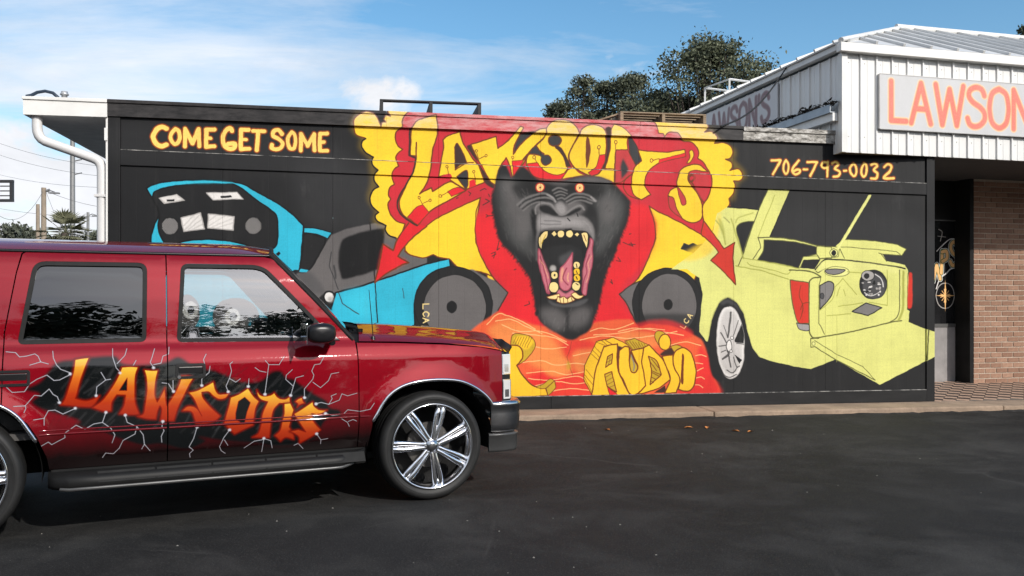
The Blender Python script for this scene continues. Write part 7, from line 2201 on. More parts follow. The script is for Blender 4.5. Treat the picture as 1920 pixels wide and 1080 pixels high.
def catmull(p, k):
    out = []; n = len(p); p = [np.array(q) for q in p]
    for i in range(n - 1):
        a, b = p[i], p[i+1]; m1 = (b - p[max(i-1, 0)]) / 2; m2 = (p[min(i+2, n-1)] - a) / 2
        for j in range(k):
            t = j / k; out.append((2*t**3-3*t**2+1)*a + (t**3-2*t**2+t)*m1 + (-2*t**3+3*t**2)*b + (t**3-t**2)*m2)
    return out + [p[-1]]
def build_car():
    T = thing('parked_suv', "dark red four door SUV with airbrushed LAWSON'S lettering, lightning and large chrome wheels", 'car', car_base, TH)
    # ---------- outlines in side view (x forward of front hub, z up)
    f_arch = [(-0.455, 0.60), (-0.425, 0.655), (-0.36, 0.755), (-0.27, 0.825), (-0.15, 0.864), (0.02, 0.877), (0.19, 0.862), (0.31, 0.815), (0.40, 0.755), (0.455, 0.70), (0.478, 0.66)]
    f_arch = [(float(x), float(z)) for x, z in catmull(f_arch, 4)]
    fender = [(-0.545, 0.42), (-0.475, 0.42), (-0.462, 0.52)] + f_arch + [(0.49, 0.645), (0.565, 0.66), (0.57, 0.70), (0.575, 1.065), (0.40, 1.098), (0.10, 1.125), (-0.25, 1.143), (-0.548, 1.152), (-0.546, 0.95)]
    fd_win = [(-1.735, 1.178), (-1.700, 1.692), (-1.22, 1.692), (-1.150, 1.668), (-0.685, 1.168)]
    fd = [(-0.552, 0.42), (-0.553, 1.0), (-0.560, 1.165), (-1.075, 1.715), (-1.115, 1.737), (-1.18, 1.750), (-1.786, 1.752), (-1.790, 1.15), (-1.790, 0.42)]
    r_arch = [(-2.985 - x, z) for x, z in f_arch]           # same shape, rear wheel (front to back order below)
    ra = [(-2.985 + 0.478, 0.66), (-2.985 + 0.44, 0.715), (-2.985 + 0.38, 0.77), (-2.985 + 0.29, 0.815)]
    rd_win = [(-2.636, 1.182), (-2.552, 1.692), (-1.905, 1.694), (-1.915, 1.184)]
    rd = [(-1.797, 0.42), (-1.797, 1.15), (-1.794, 1.752), (-2.585, 1.752), (-2.612, 1.735), (-2.64, 1.62), (-2.70, 1.25), (-2.708, 0.83)] + [(-2.70, 0.812), (-2.645, 0.78), (-2.575, 0.715), (-2.525, 0.63), (-2.475, 0.50), (-2.462, 0.42)]
    qp_win = [(-3.92, 1.185), (-3.80, 1.69), (-2.745, 1.69), (-2.80, 1.185)]
    qp = [(-2.715, 0.835), (-2.707, 1.25), (-2.647, 1.62), (-2.62, 1.74), (-2.60, 1.752), (-3.95, 1.75), (-4.02, 1.70), (-4.15, 1.15), (-4.15, 0.62), (-4.05, 0.42), (-3.47, 0.42), (-3.44, 0.56), (-3.37, 0.70), (-3.27, 0.80), (-3.13, 0.862), (-2.96, 0.877), (-2.80, 0.862)]
    rows = (0.615, 0.632, 0.648, 0.665, 1.13, 1.15, 1.17, 1.19)
    for far in (False, True):
        G = M_PAINT if far else M_PAINTG; uv = not far; sg = 1 if far else -1
        Y = lambda l: sg * (HW - l)
        fdw, rdw, qpw = rounded(fd_win, [.04, .05, .12, .10, .03]), rounded(rd_win, [.04, .07, .06, .04]), rounded(qp_win, .05)
        skin_panel('fender', G, T, fender, far=far, uv=uv, rows=rows)
        D1 = skin_panel('front_door', G, T, fd, [fdw], far=far, uv=uv, rows=rows)
        D2 = skin_panel('rear_door', G, T, rd, [rdw], far=far, uv=uv, rows=rows)
        Q = skin_panel('rear_quarter_panel', M_PAINT, T, qp, [qpw], far=far, rows=rows)
        for D, w, gm in ((D1, fdw, M_GLASSF), (D2, rdw, M_GLASST), (Q, qpw, M_GLASST)):
            skin_panel('window_seal', M_RUBBER, D, inset(w, 0.001), [inset(w, 0.026)], off=-0.002, step=0.2, flange=0.02, far=far)
            skin_panel('window_glass', gm, D, inset(w, 0.020), off=0.010, step=0.08, flange=0, far=far)
        # side moulding with two fine ridges
        for D, a, b in ((D1, -1.785, -0.558), (D2, -2.515, -1.80)):
            m = MB()
            for zz, rr in ((0.640, 0.008), (0.664, 0.005)): m.tube([(x + XO, Y(float(lat(x, zz)) + 0.002), zz) for x in np.linspace(a, b, 16)], rr, 8)
            m.build('side_moulding', M_PAINT, D)
        m = MB(); m.tube([(x + XO, Y(float(lat(x, 0.64)) + .002), 0.640) for x in (-0.54, -0.50, -0.47)], [0.008, 0.008, 0.004], 8); m.build('side_moulding', M_PAINT, T)
        # recessed door handles
        for D, cx, cz in ((D1, -1.655, 0.995), (D2, -2.655, 0.985)):
            o = rounded([(cx - .092, cz - .048), (cx + .092, cz - .048), (cx + .092, cz + .048), (cx - .092, cz + .048)], .02)
            h = skin_panel('door_handle', M_PLAST, D, o, [rounded(inset(o, .016), 0)], off=-0.006, step=.2, flange=.03, far=far)
            skin_panel('handle_recess', M_PLASTM, D, inset(o, .012), off=0.010, step=.2, flange=0, far=far)
            m = MB(); yl = Y(float(lat(cx, cz)) - 0.002); m.box(cx - .075 + XO, cx + .075 + XO, min(yl, yl - sg * .016), max(yl, yl - sg * .016), cz - .018, cz + .028)
            m.build('handle_lever', M_PLAST, D, bevel=0.006)
            if D is D1:
                m = MB(); m.tube([(cx - .07 + XO, Y(float(lat(cx, cz - .06)) + .01), cz - .036), (cx - .07 + XO, Y(float(lat(cx, cz - .06)) - .008), cz - .036)], 0.011, 10); m.build('lock', M_CHROME, D)
        # bright lips round the wheel arches
        for hx, arc in ((0.0, f_arch), (-2.985, [(-x, z) for x, z in f_arch][::-1])):
            pts = [(hx + x + XO, Y(float(lat(hx + x, z)) - 0.002), z) for x, z in arc]
            m = MB(); m.tube(pts, [0.006] + [0.012] * (len(pts) - 2) + [0.006], 8); m.build('wheel_arch_trim', M_CHROME, T)
            m = MB(); hw = 0.50
            def liner(u, v, hx=hx): 
                t = math.radians(-8 + 206 * u); return (hx + XO + 0.485 * math.cos(t), Y(0.035 + 0.40 * v), 0.40 + 0.475 * math.sin(t))
            m.grid(liner, 28, 3); m.box(hx + XO - .5, hx + XO + .5, min(Y(.44), Y(.46)), max(Y(.44), Y(.46)), 0.36, 0.9)
            m.build('wheel_well', M_PLASTM, T)
        # corner lamps stacked at the nose
        skin_panel('lamp_recess', M_PLAST, T, [(0.572, 0.69), (0.655, 0.69), (0.655, 1.055), (0.578, 1.062)], off=0.012, step=.03, flange=0, far=far)
        for z0, z1 in ((0.895, 1.035), (0.705, 0.845)):
            o = [(0.583, z0), (0.648, z0), (0.650, z1), (0.585, z1)]
            l = skin_panel('corner_lamp', M_LAMP, T, rounded(o, .01), off=-0.002, step=.02, flange=.02, far=far)
            q = inset(o, 0.014); skin_panel('lamp_reflector', M_CHROMED, l, [q[0], q[1], (q[1][0], (q[1][1] + q[2][1]) / 2), (q[0][0], (q[0][1] + q[3][1]) / 2)], off=-0.0035, step=.2, flange=0, far=far)
            skin_panel('lamp_bezel', M_CHROME, l, inset(o, -0.006), [inset(o, 0.006)], off=0.001, step=.2, flange=.01, far=far)
        # running board with pads
        def sect(x):
            k = min(1, max(0, (-0.50 - x) / 0.20)) ; kk = min(1, max(0, (x + 2.47) / 0.12)); k = (k * kk) ** 0.55
            lift = 0.055 * (1 - min(1, max(0, (-0.50 - x) / 0.22))) ** 1.5
            o = 0.03 - 0.135 * k
            return [(0.10, 0.405), (o + .02, 0.398 + lift * .3), (o, 0.372 + lift), (o - .004, 0.335 + lift), (o + .012, 0.310 + lift), (0.06, 0.305 + lift), (0.12, 0.33 + lift)]
        xs = np.concatenate([np.linspace(-2.47, -2.35, 6), np.linspace(-2.2, -0.75, 8), np.linspace(-0.70, -0.50, 10)])
        m = MB(); k = 7; vs = [(x + XO, Y(l), z) for x in xs for l, z in sect(x)]
        m.add(vs, [(i*k+j, i*k+j+1, (i+1)*k+j+1, (i+1)*k+j) for i in range(len(xs)-1) for j in range(k-1)], True)
        RB = m.build('running_board', M_BOARD, T)
        m = MB(); m.tube([(x + XO, Y(sect(x)[4][0] - .004), sect(x)[4][1] + .006) for x in xs[3:-5]], 0.012, 8); m.build('board_edge', M_EDGE, RB)
        for i in range(5):
            a = -2.20 + i * 0.335
            m = MB(); yy = sorted((Y(-0.103), Y(-0.112))); m.hexa([(a + XO, Y(-0.100), 0.345), (a + .325 + XO, Y(-0.100), 0.345), (a + .325 + XO, Y(-0.06), 0.400), (a + XO, Y(-0.06), 0.400),
                (a + XO, Y(-0.112), 0.349), (a + .325 + XO, Y(-0.112), 0.349), (a + .325 + XO, Y(-0.072), 0.412), (a + XO, Y(-0.072), 0.412)])
            m.build('step_pad', M_RUBBER, RB, bevel=0.003)
        m = MB(); yy = sorted((Y(0.055), Y(0.20))); m.box(-2.46 + XO, -0.48 + XO, yy[0], yy[1], 0.30, 0.42); m.build('sill', M_PLASTM, T, bevel=0.02)
        # wing mirror on its sail plate
        o = [(-0.70, 1.175), (-0.83, 1.172), (-0.815, 1.30), (-0.80, 1.305)]
        M_ = skin_panel('mirror_sail', M_PLAST, D1, [(-0.665, 1.172), (-0.86, 1.172), (-0.84, 1.325)], off=-0.010, step=.1, flange=.015, far=far)
        m = MB()
        def mir(u, v):
            a = 2 * math.pi * u; b = math.pi * (v - .5); sp = lambda t, e: math.copysign(abs(t) ** e, t)
            l = -0.105 + 0.095 * sp(math.sin(b), .8); cx_ = sp(math.cos(b), .55)
            tap = 1 - 0.25 * (v)
            return (XO - 0.835 + 0.112 * cx_ * sp(math.cos(a), .75) * tap - 0.02 * (1-v), Y(l), 1.230 + 0.078 * cx_ * sp(math.sin(a), .7) * tap)
        m.grid(mir, 26, 16, closeu=True); m.build('wing_mirror', M_PLAST, D1)
        m = MB(); yy = sorted((Y(-0.03), Y(-0.205))); m.box(XO - 0.962, XO - 0.955, yy[0], yy[1], 1.16, 1.295); m.build('mirror_glass', M_CHROME, D1, bevel=0.003)
        m = MB(); m.tube([(XO - .74, Y(0.06), 1.185), (XO - .76, Y(-0.08), 1.165)], 0.024, 8); m.build('mirror_arm', M_PLAST, D1)
    # ---------- hood, cowl, windscreen, roof
    EL = lambda x: float(lat(x, 1.12)) + 0.012
    ez = lambda x: np.interp(x, [-0.55, -0.25, 0.10, 0.40, 0.66], [1.163, 1.155, 1.137, 1.112, 1.076])
    def hood(u, v):
        t = 2 * u - 1; xf = 0.655 + 0.135 * (1 - t * t)
        x = -0.535 + (0.12 * (1 - t * t)) * (1 - v) + (xf + 0.535) * v * 1.0 - 0.0
        x = (-0.535 + 0.14 * (1 - t * t)) * (1 - v) + xf * v
        xe = -0.535 * (1 - v) + 0.655 * v
        e = EL(xe); y = -(HW - e) * math.copysign(abs(t) ** 1.0, -t) if False else t * (HW - e)
        cr = 0.118 - 0.022 * v; z = float(ez(xe)) + cr * (1 - abs(t) ** 3.0) ** 0.9
        bul = 0.012 * math.exp(-((abs(t) - 0.55) / 0.10) ** 2); z += bul
        if v > 0.88: z -= 0.11 * ((v - 0.88) / 0.12) ** 2 * (0.35 + 0.65 * (1 - abs(t) ** 4))
        return (x + XO, y, z)
    m = MB(); m.grid(hood, 48, 36); m.build('hood', M_PAINT, T, recalc=True)
    m = MB()
    def shield(u, v):
        p = Vector(hood(u, 0.985)); t = 2 * u - 1
        d = Vector((0.030, 0.02 * t, 0.0)); h = 0.048 * v
        return (p.x + 0.010 + d.x * v, p.y + (0.008 * t), p.z + h - 0.004)
    m.grid(shield, 40, 4); m.grid(lambda u, v: tuple(Vector(shield(u, v)) + Vector((0.008, 0, 0.0))), 40, 4, flip=True)
    m.build('bug_shield', M_PLAST, T)
    m = MB()
    def cowl(u, v):
        t = 2 * u - 1; a = Vector(hood(u, 0.0)); b = Vector((XO - 0.60 + 0.15 * (1 - t*t), t * (HW - .115), 1.178 + 0.075 * (1 - t*t)))
        p = a.lerp(b, v); p.z -= 0.012; return tuple(p)
    m.grid(cowl, 30, 3); m.build('cowl', M_PLASTM, T)
    def wind(u, v):
        t = 2 * u - 1; xe = -0.585 - 0.535 * v; ze = 1.178 + 0.575 * v
        l = float(lat(xe, ze)) + 0.012; y = t * (HW - l)
        return (XO + xe + (0.16 - 0.05 * v) * (1 - t * t), y, ze + (0.060 + 0.03 * v) * (1 - t * t))
    m = MB(); m.grid(wind, 30, 14); m.build('windscreen', M_GLASSW, T)
    for s in (0.0, 1.0):
        m = MB(); m.tube([tuple(Vector(wind(s, v)) + Vector((0.008, 0, 0.004))) for v in np.linspace(-0.02, 1.02, 10)], 0.019, 8); m.build('windscreen_trim', M_RUBBER, T)
    m = MB(); m.tube([tuple(Vector(wind(u, 1.0)) + Vector((0, 0, 0.004))) for u in np.linspace(0, 1, 16)], 0.014, 6); m.build('windscreen_trim', M_RUBBER, T)
    def roof(u, v):
        t = 2 * u - 1; xe = -1.125 - 2.885 * v; ze = 1.752
        l = float(lat(max(xe, -3.9), ze)) - 0.002 + 0.04 * max(0, (v - .93) / .07)
        y = t * (HW - l); a = wind(u, 1.0); f = max(0, 1 - v / 0.10)
        z = ze + 0.115 * (1 - abs(t) ** 2.6) * (1 - 0.25 * max(0, (v - .85) / .15) ** 2)
        zz = z * (1 - f ** 1.5) + a[2] * f ** 1.5; x = (XO + xe + 0.11 * (1 - t * t) * (1 - v))
        return (x, y, zz)
    m = MB(); m.grid(roof, 40, 40); R_ = m.build('roof', M_PAINT, T)
    m = MB(); m.grid(lambda u, v: tuple(Vector(roof(0.03 + .94 * u, 0.02 + .95 * v)) - Vector((0, 0, 0.03))), 14, 10); m.build('headliner', M_TRIM, T)
    for s in (0.0, 1.0):
        m = MB(); m.tube([tuple(Vector(roof(s, v)) + Vector((0, (-.004 if s else .004), 0.003))) for v in np.linspace(0, 1, 22)], 0.011, 6); m.build('drip_rail', M_PLAST, T)
    # wipers, aerial
    for yy, le in ((-0.62, 0.62), (0.05, 0.6)):
        m = MB(); a = Vector((XO - 0.475, yy - .10, 1.215)); b = Vector((XO - 0.53, yy + .25, 1.262))
        m.tube([a, a + Vector((-.02, .02, .035)), b], [.016, .011, .008], 6)
        m.tube([(XO - 0.505, yy - .02, 1.232), (XO - 0.48, yy + .5, 1.285)], 0.008, 6); m.tube([a + Vector((0, 0, -.03)), a + Vector((0, 0, .03))], 0.022, 8)
        m.build('wiper', M_PLASTM, T)
    ap = Vector((XO - 0.42, -(HW - 0.10), 1.165)); m = MB()
    m.tube([ap, ap + Vector((0, 0, .03))], [.02, .012], 10); m.tube([ap + Vector((0, 0, .03)), ap + Vector((-0.03, 0.0, 0.36))], [.0035, .0022], 6); m.build('aerial', M_PLAST, T)
    # ---------- front end
    def front(u, v, off=0.0):
        t = 2 * u - 1; xf = 0.645 + 0.125 * (1 - t * t) + off
        return (XO + xf, t * (HW - float(lat(0.645, 0.9)) - .004), 0.69 + 0.37 * v)
    m = MB(); m.grid(lambda u, v: front(u, v, -0.03), 24, 2); m.build('grille', M_PLASTM, T)
    for i in range(5):
        v = 0.1 + 0.2 * i; m = MB(); m.tube([front(u, v) for u in np.linspace(0.26, 0.74, 12)], 0.010, 6); m.build('grille_bar', M_CHROMED, T)
    for a, b in ((0.03, 0.24), (0.76, 0.97)):
        for z0, z1 in ((0.05, 0.42), (0.54, 0.94)):
            m = MB(); m.grid(lambda u, v: front(a + (b - a) * u, z0 + (z1 - z0) * v, -0.004), 8, 3); m.build('headlight', M_LAMP, T)
    def bump_path(n=40):
        base = [(0.465, 0.012), (0.52, -0.004), (0.60, -0.002), (0.68, 0.018), (0.732, 0.075), (0.775, 0.20), (0.82, 0.42), (0.85, 0.70), (0.858, 0.97)]
        pts = [(x, -(HW - l)) for x, l in base]; pts += [(x, -y) for x, y in pts[-2::-1]]
        return pts
    def loft(path, sec, name, mat, bev=0):
        m = MB(); k = len(sec); P_ = [Vector((x, y)) for x, y in path]; vs = []
        for i, p in enumerate(P_):
            d = (P_[min(i+1, len(P_)-1)] - P_[max(i-1, 0)]).normalized(); nrm = Vector((d.y, -d.x))
            for o, z in sec: vs.append((p.x + nrm.x * o + XO, p.y + nrm.y * o, z))
        n = len(P_); fs = [(i*k+j, i*k+j+1, (i+1)*k+j+1, (i+1)*k+j) for i in range(n-1) for j in range(k-1)]
        m.add(vs, fs, True); m.add(vs[:k], [tuple(range(k))]); m.add(vs[-k:], [tuple(range(k))])
        return m.build(name, mat, T)
    bp_ = bump_path()
    loft(bp_, [(-0.06, 0.462), (-0.030, 0.458), (-0.012, 0.475), (-0.004, 0.52), (0.0, 0.60), (-0.002, 0.650), (0.004, 0.656), (0.004, 0.678), (-0.006, 0.690), (-0.03, 0.693), (-0.08, 0.69)], 'front_bumper', M_CHROMED)
    low = [(x - 0.035 if abs(y) < .8 else x - .012, y * 0.985) for x, y in bp_]
    loft(low, [(-0.06, 0.31), (-0.012, 0.312), (-0.004, 0.33), (-0.002, 0.43), (0.006, 0.436), (0.004, 0.448), (-0.05, 0.452)], 'bumper_valance', simple('grey_valance', (0.05, 0.05, 0.05), 0.35))
    # ---------- rear end
    def tail(u, v, off=0.0):
        t = 2 * u - 1; z = 0.62 + 1.13 * v; xe = -4.14 + 0.13 * max(0, v - .5) / .5 * 1.0 + off
        return (XO + xe - 0.05 * (1 - t * t), t * (HW - float(lat(-4.1, z)) - .03), z + 0.06 * (1 - t*t) * (v > .97))
    m = MB(); m.grid(tail, 20, 20, flip=True); m.build('tailgate', M_PAINT, T)
    m = MB(); m.grid(lambda u, v: tail(.10 + .8 * u, .52 + .40 * v, -0.012), 12, 4, flip=True); m.build('rear_window', M_GLASST, T)
    for a, b in ((0.0, .07), (.93, 1.0)):
        m = MB(); m.grid(lambda u, v: tail(a + (b - a) * u, .12 + .42 * v, -0.014), 3, 6, flip=True); m.build('tail_light', simple('red_lamp_lens', (0.30, 0.01, 0.01), 0.15, coat=1.0), T)
    rb = [(-4.02, -(HW - .03)), (-4.15, -(HW - .02)), (-4.24, -(HW - .10)), (-4.27, -.4), (-4.27, 0), (-4.27, .4), (-4.24, HW - .10), (-4.15, HW - .02), (-4.02, HW - .03)][::-1]
    loft(rb, [(-0.06, 0.43), (-.01, 0.44), (0, 0.52), (0, 0.60), (-.02, 0.63), (-.10, 0.635)], 'rear_bumper', M_CHROMED)
    # ---------- underside and cabin
    m = MB(); m.box(-4.0 + XO, 0.45 + XO, -0.52, 0.52, 0.34, 0.60); m.box(-2.45 + XO, -0.5 + XO, -0.80, 0.80, 0.36, 0.60); m.box(-4.05 + XO, -3.45 + XO, -0.86, 0.86, 0.44, 0.62)
    m.box(-3.04 + XO, -2.93 + XO, -0.8, 0.8, 0.35, 0.45); m.box(-0.05 + XO, 0.05 + XO, -0.8, 0.8, 0.35, 0.45); m.build('chassis', M_PLASTM, T)
    m = MB(); m.box(-4.0 + XO, -0.55 + XO, -0.86, 0.86, 0.60, 0.64); m.box(-0.62 + XO, -0.56 + XO, -0.86, 0.86, 0.62, 1.15); m.build('cabin_floor', M_TRIM, T)
    m = MB(); m.hexa([(-0.95 + XO, -.84, .85), (-0.6 + XO, -.84, .85), (-0.6 + XO, .84, .85), (-0.95 + XO, .84, .85), (-0.92 + XO, -.83, 1.12), (-0.55 + XO, -.83, 1.17), (-0.55 + XO, .83, 1.17), (-0.92 + XO, .83, 1.12)]); m.build('dashboard', M_TRIM, T, bevel=0.03)
    for y0 in (-0.72, 0.14):
        m = MB(); m.box(-1.75 + XO, -1.2 + XO, y0, y0 + .58, 0.64, 0.82); m.hexa([(-1.80 + XO, y0, .78), (-1.66 + XO, y0, .78), (-1.66 + XO, y0 + .58, .78), (-1.80 + XO, y0 + .58, .78), (-1.90 + XO, y0 + .06, 1.16), (-1.80 + XO, y0 + .06, 1.16), (-1.80 + XO, y0 + .52, 1.16), (-1.90 + XO, y0 + .52, 1.16)]); m.build('seat', M_TRIM, T, bevel=0.04)
    m = MB(); m.box(-2.75 + XO, -2.2 + XO, -.75, .75, .64, .84); m.box(-2.85 + XO, -2.72 + XO, -.75, .75, .8, 1.2); m.build('bench_seat', M_TRIM, T, bevel=0.04)
    m = MB(); c = Vector((-1.10 + XO, .42, 1.06)); ax = Vector((-.9, 0, .43)).normalized(); e1 = Vector((0, 1, 0)); e2 = ax.cross(e1)
    m.tube([c + (e1 * math.cos(a) + e2 * math.sin(a)) * .185 for a in np.linspace(0, 2*math.pi, 25)], .013, 6, False); m.tube([c - ax * .02, c - ax * .3], .03, 8)
    m.tube([c + e1 * .18, c - e1 * .18], .015, 6); m.build('steering_wheel', M_PLASTM, T)
    # ---------- wheels
    def wheel():
        Wr = bpy.data.objects.new('wheel', None); COL.objects.link(Wr); Wr.parent = T
        m = MB(); m.lathe([(.300, .030), (.312, .014), (.335, .004), (.352, .000), (.368, .004), (.380, .016), (.389, .034), (WR, .058), (WR, .085), (.386, .088), (.386, .098), (WR, .101), (WR, .135), (.386, .138), (.386, .148), (WR, .151), (WR, .185), (.386, .188), (.386, .198), (WR, .201), (WR, .215), (.388, .238), (.37, .262), (.34, .268), (.30, .25)], 84)
        m.lathe([(.3415, .002), (.344, -.0015), (.3465, .0005)], 84)
        m.build('tyre', M_TYRE, Wr)
        m = MB(); m.lathe([(.303, .040), (.309, .018), (.311, .006), (.307, -.002), (.301, -.001), (.297, .006), (.291, .020), (.288, .034), (.280, .040), (.279, .12), (.268, .20), (.268, .25)], 84); m.build('rim', M_WHEEL, Wr)
        for i in range(7):
            a = math.radians(90 - 15 + i * 360 / 7); m = MB()
            def bar(pts, rad):
                m.tube([(r * math.cos(a) - t * math.sin(a), yy, r * math.sin(a) + t * math.cos(a)) for r, t, yy in pts], rad, 10)
            for s in (-1, 1):
                bar([(.05, s * .012, .030), (.10, s * .014, .026), (.16, s * .019, .028), (.225, s * .023, .033), (.262, s * .022, .038), (.292, s * .020, .044)], [.015, .016, .018, .020, .022, .019])
            bar([(.045, 0, .032), (.12, 0, .030), (.15, 0, .034)], [.014, .012, .006]); bar([(.250, 0, .040), (.266, 0, .040), (.294, 0, .046)], [.006, .015, .017])
            m.build('spoke', M_WHEEL, Wr)
        m = MB(); m.lathe([(0.0, .004), (.022, .005), (.034, .010), (.040, .018), (.052, .020), (.062, .026), (.066, .05)], 28); m.build('hub_cap', M_CHROMED, Wr)
        for i in range(6):
            a = i * math.pi / 3; m = MB(); m.tube([(.054 * math.cos(a), .014, .054 * math.sin(a)), (.054 * math.cos(a), .04, .054 * math.sin(a))], .008, 6); m.build('lug_nut', M_CHROME, Wr)
        m = MB(); m.lathe([(0.0, .10), (.165, .10), (.165, .125), (.0, .125)], 36, smooth=False); m.build('brake_disc', simple('brake_steel', (0.10, 0.095, 0.09), 0.45, 0.7), Wr)
        m = MB(); m.lathe([(0.0, .215), (.272, .215)], 36); m.build('wheel_back', M_PLASTM, Wr)
        return Wr
    w = wheel(); w.location = (XO, -HW + 0.004, WR)
    w2 = copy_tree(w, T); w2.location = (XO - 2.985, -HW + 0.004, WR); w2.rotation_euler = (0, 0.4, 0)
    for x in (0, -2.985):
        w3 = copy_tree(w, T); w3.location = (XO + x, HW - 0.004, WR); w3.rotation_euler = (0, 0.3, math.pi)
    return T
CAR = build_car()

# ================================================================ trees, poles, signs and wires beyond
def leaf_material(name, lo, hi):
    n = NT(name); a = n.noise(1.2, 5, 0.6); oi = n.node('ShaderNodeNewGeometry')
    c = n.ramp(n.math('ADD', n.math('MULTIPLY', a, 0.6), n.math('MULTIPLY', oi.outputs['Random Per Island'], 0.4)), [(0.25, lo), (0.75, hi)])
    n.set(Base_Color=c, Roughness=0.6); n.b.inputs['Specular IOR Level'].default_value = 0.25
    return n.m
M_LEAF = leaf_material('oak_leaves', (0.046, 0.056, 0.034), (0.145, 0.158, 0.095))
M_LEAF2 = leaf_material('dense_leaves', (0.046, 0.056, 0.038), (0.140, 0.152, 0.098))
M_LEAFFAR = leaf_material('distant_leaves', (0.05, 0.058, 0.045), (0.10, 0.11, 0.08))
M_BARK = simple('bark', (0.06, 0.048, 0.038), 0.9, var=0.35, scale=8, bump=0.4)
def leaves(clumps, n, size, rng, flat=0.5):
    """Many small leaf faces scattered in ellipsoid clumps: (centre, radii) list."""
    vols = np.array([r[0] * r[1] * r[2] for _, r in clumps]) ** 0.75; cnt = (vols / vols.sum() * n).astype(int) + 1
    V = []; 
    for (c, r), k in zip(clumps, cnt):
        d = rng.normal(size=(k, 3)); d /= np.linalg.norm(d, axis=1)[:, None]
        rad = rng.uniform(0.25, 1.0, k) ** 0.42; rad *= 1 + 0.35 * np.abs(rng.normal(size=k)) * (rad > .75)
        p = np.array(c) + d * rad[:, None] * np.array(r)
        a = rng.normal(size=(k, 3)); a /= np.linalg.norm(a, axis=1)[:, None]
        b = np.cross(a, rng.normal(size=(k, 3))); b /= np.linalg.norm(b, axis=1)[:, None]
        s = size * rng.uniform(0.6, 1.4, k)[:, None]
        V.append(np.stack([p - a * s, p + b * s * .5, p + a * s, p - b * s * .5], 1))
    V = np.concatenate(V); m = len(V)
    me = bpy.data.meshes.new('crown'); me.vertices.add(4 * m); me.vertices.foreach_set('co', V.reshape(-1).astype(np.float32))
    me.loops.add(4 * m); me.loops.foreach_set('vertex_index', np.arange(4 * m, dtype=np.int32))
    me.polygons.add(m); me.polygons.foreach_set('loop_start', np.arange(0, 4 * m, 4, dtype=np.int32)); me.update(); me.validate()
    return me
def tree(name, label, cat, loc, H, R, n, size, seed, mat=M_LEAF, trunk=0.25, base=0.3, kind='round', group=None, nc=26):
    rng = np.random.RandomState(seed); T = thing(name, label, cat, loc, 0, group); m = MB(); clumps = []
    top = H * 0.72 if kind == 'round' else H * 0.95
    m.tube([(0, 0, -.05), (0.05 * R, 0, H * .2), (-.04 * R, .03 * R, H * .45), (0.03 * R, 0, top)], [trunk, trunk * .8, trunk * .55, trunk * .15], 8)
    for i in range(nc):
        f = rng.uniform(0, 1); z = H * (base + (1 - base) * f)
        if kind == 'round': w = math.sin(math.pi * min(1, 0.12 + 0.88 * f) ** 0.8) ** 0.6
        else: w = (1 - f ** 2.2) ** 0.7 * 0.8
        a = rng.uniform(0, 2 * math.pi); rr = R * w * math.sqrt(rng.uniform(0.05, 1)) * (1 + .16 * math.sin(3 * a + seed) + .12 * math.sin(7 * a + 2 * seed))
        c = np.array([rr * math.cos(a), rr * math.sin(a), min(z, H * .93)]); q = R * (rng.uniform(.15, .27) if kind == 'round' else rng.uniform(.28, .44) * (1.1 - .6 * f))
        clumps.append((c, (q, q, q * rng.uniform(.55, .9))))
        if kind == 'round' or i % 2 == 0:
            s = Vector((0, 0, H * rng.uniform(.22, .5))); e = Vector(c); mid = s.lerp(e, .5) + Vector((0, 0, -.05 * H))
            m.tube([s, mid, e], [trunk * .35, trunk * .2, trunk * .05], 5)
    m.build('trunk', M_BARK, T)
    new_obj('crown', leaves(clumps, n, size, rng), mat, T)
    return T
def at(px, Y): return (px - 960) * Y / 1650
def hz(py, Y): return EYE + (565 - py) * Y / 1650
tree('oak_tree', 'tall spreading oak rising against the clear sky behind the shop roof', 'tree', (at(1328, 33), 33, 0), hz(58, 33), 2.62, 26000, .066, 11, M_LEAF, .28, .50, nc=105)
for i, (px, top, Y, R, lab) in enumerate([(1044, 178, 36, 1.15, 'low bushy dark tree at the left end of the row behind the pallet'), (1093, 126, 36, 1.25, 'tall dark tree, second from the left in the row above the red mural top'),
        (1138, 138, 37, 1.2, 'slim dark tree in the middle of the row behind the roof'), (1184, 124, 36, 1.55, 'broad dark evergreen just left of the tall oak'), (1236, 160, 35, 1.7, 'dark bushy tree below the left side of the oak'), (1292, 172, 34.5, 1.8, 'dark bushy tree directly under the oak crown behind the brown pallet'), (1358, 168, 34, 1.3, 'dark bushy tree behind the open metal frame on the shop roof')]):
    tree('dense_tree', lab, 'tree', (at(px, Y), Y, 0), hz(top - 8, Y), R, 17000, .062, 30 + i, M_LEAF2, .2, .56, 'column', 'row of dense trees behind the mural wall', nc=64)
tree('corner_tree', 'tree whose leaves just enter the top right corner of the picture', 'tree', (at(1962, 30), 30, 0), hz(-60, 30), 1.15, 5000, .085, 71, M_LEAF, .2, .3, nc=22)
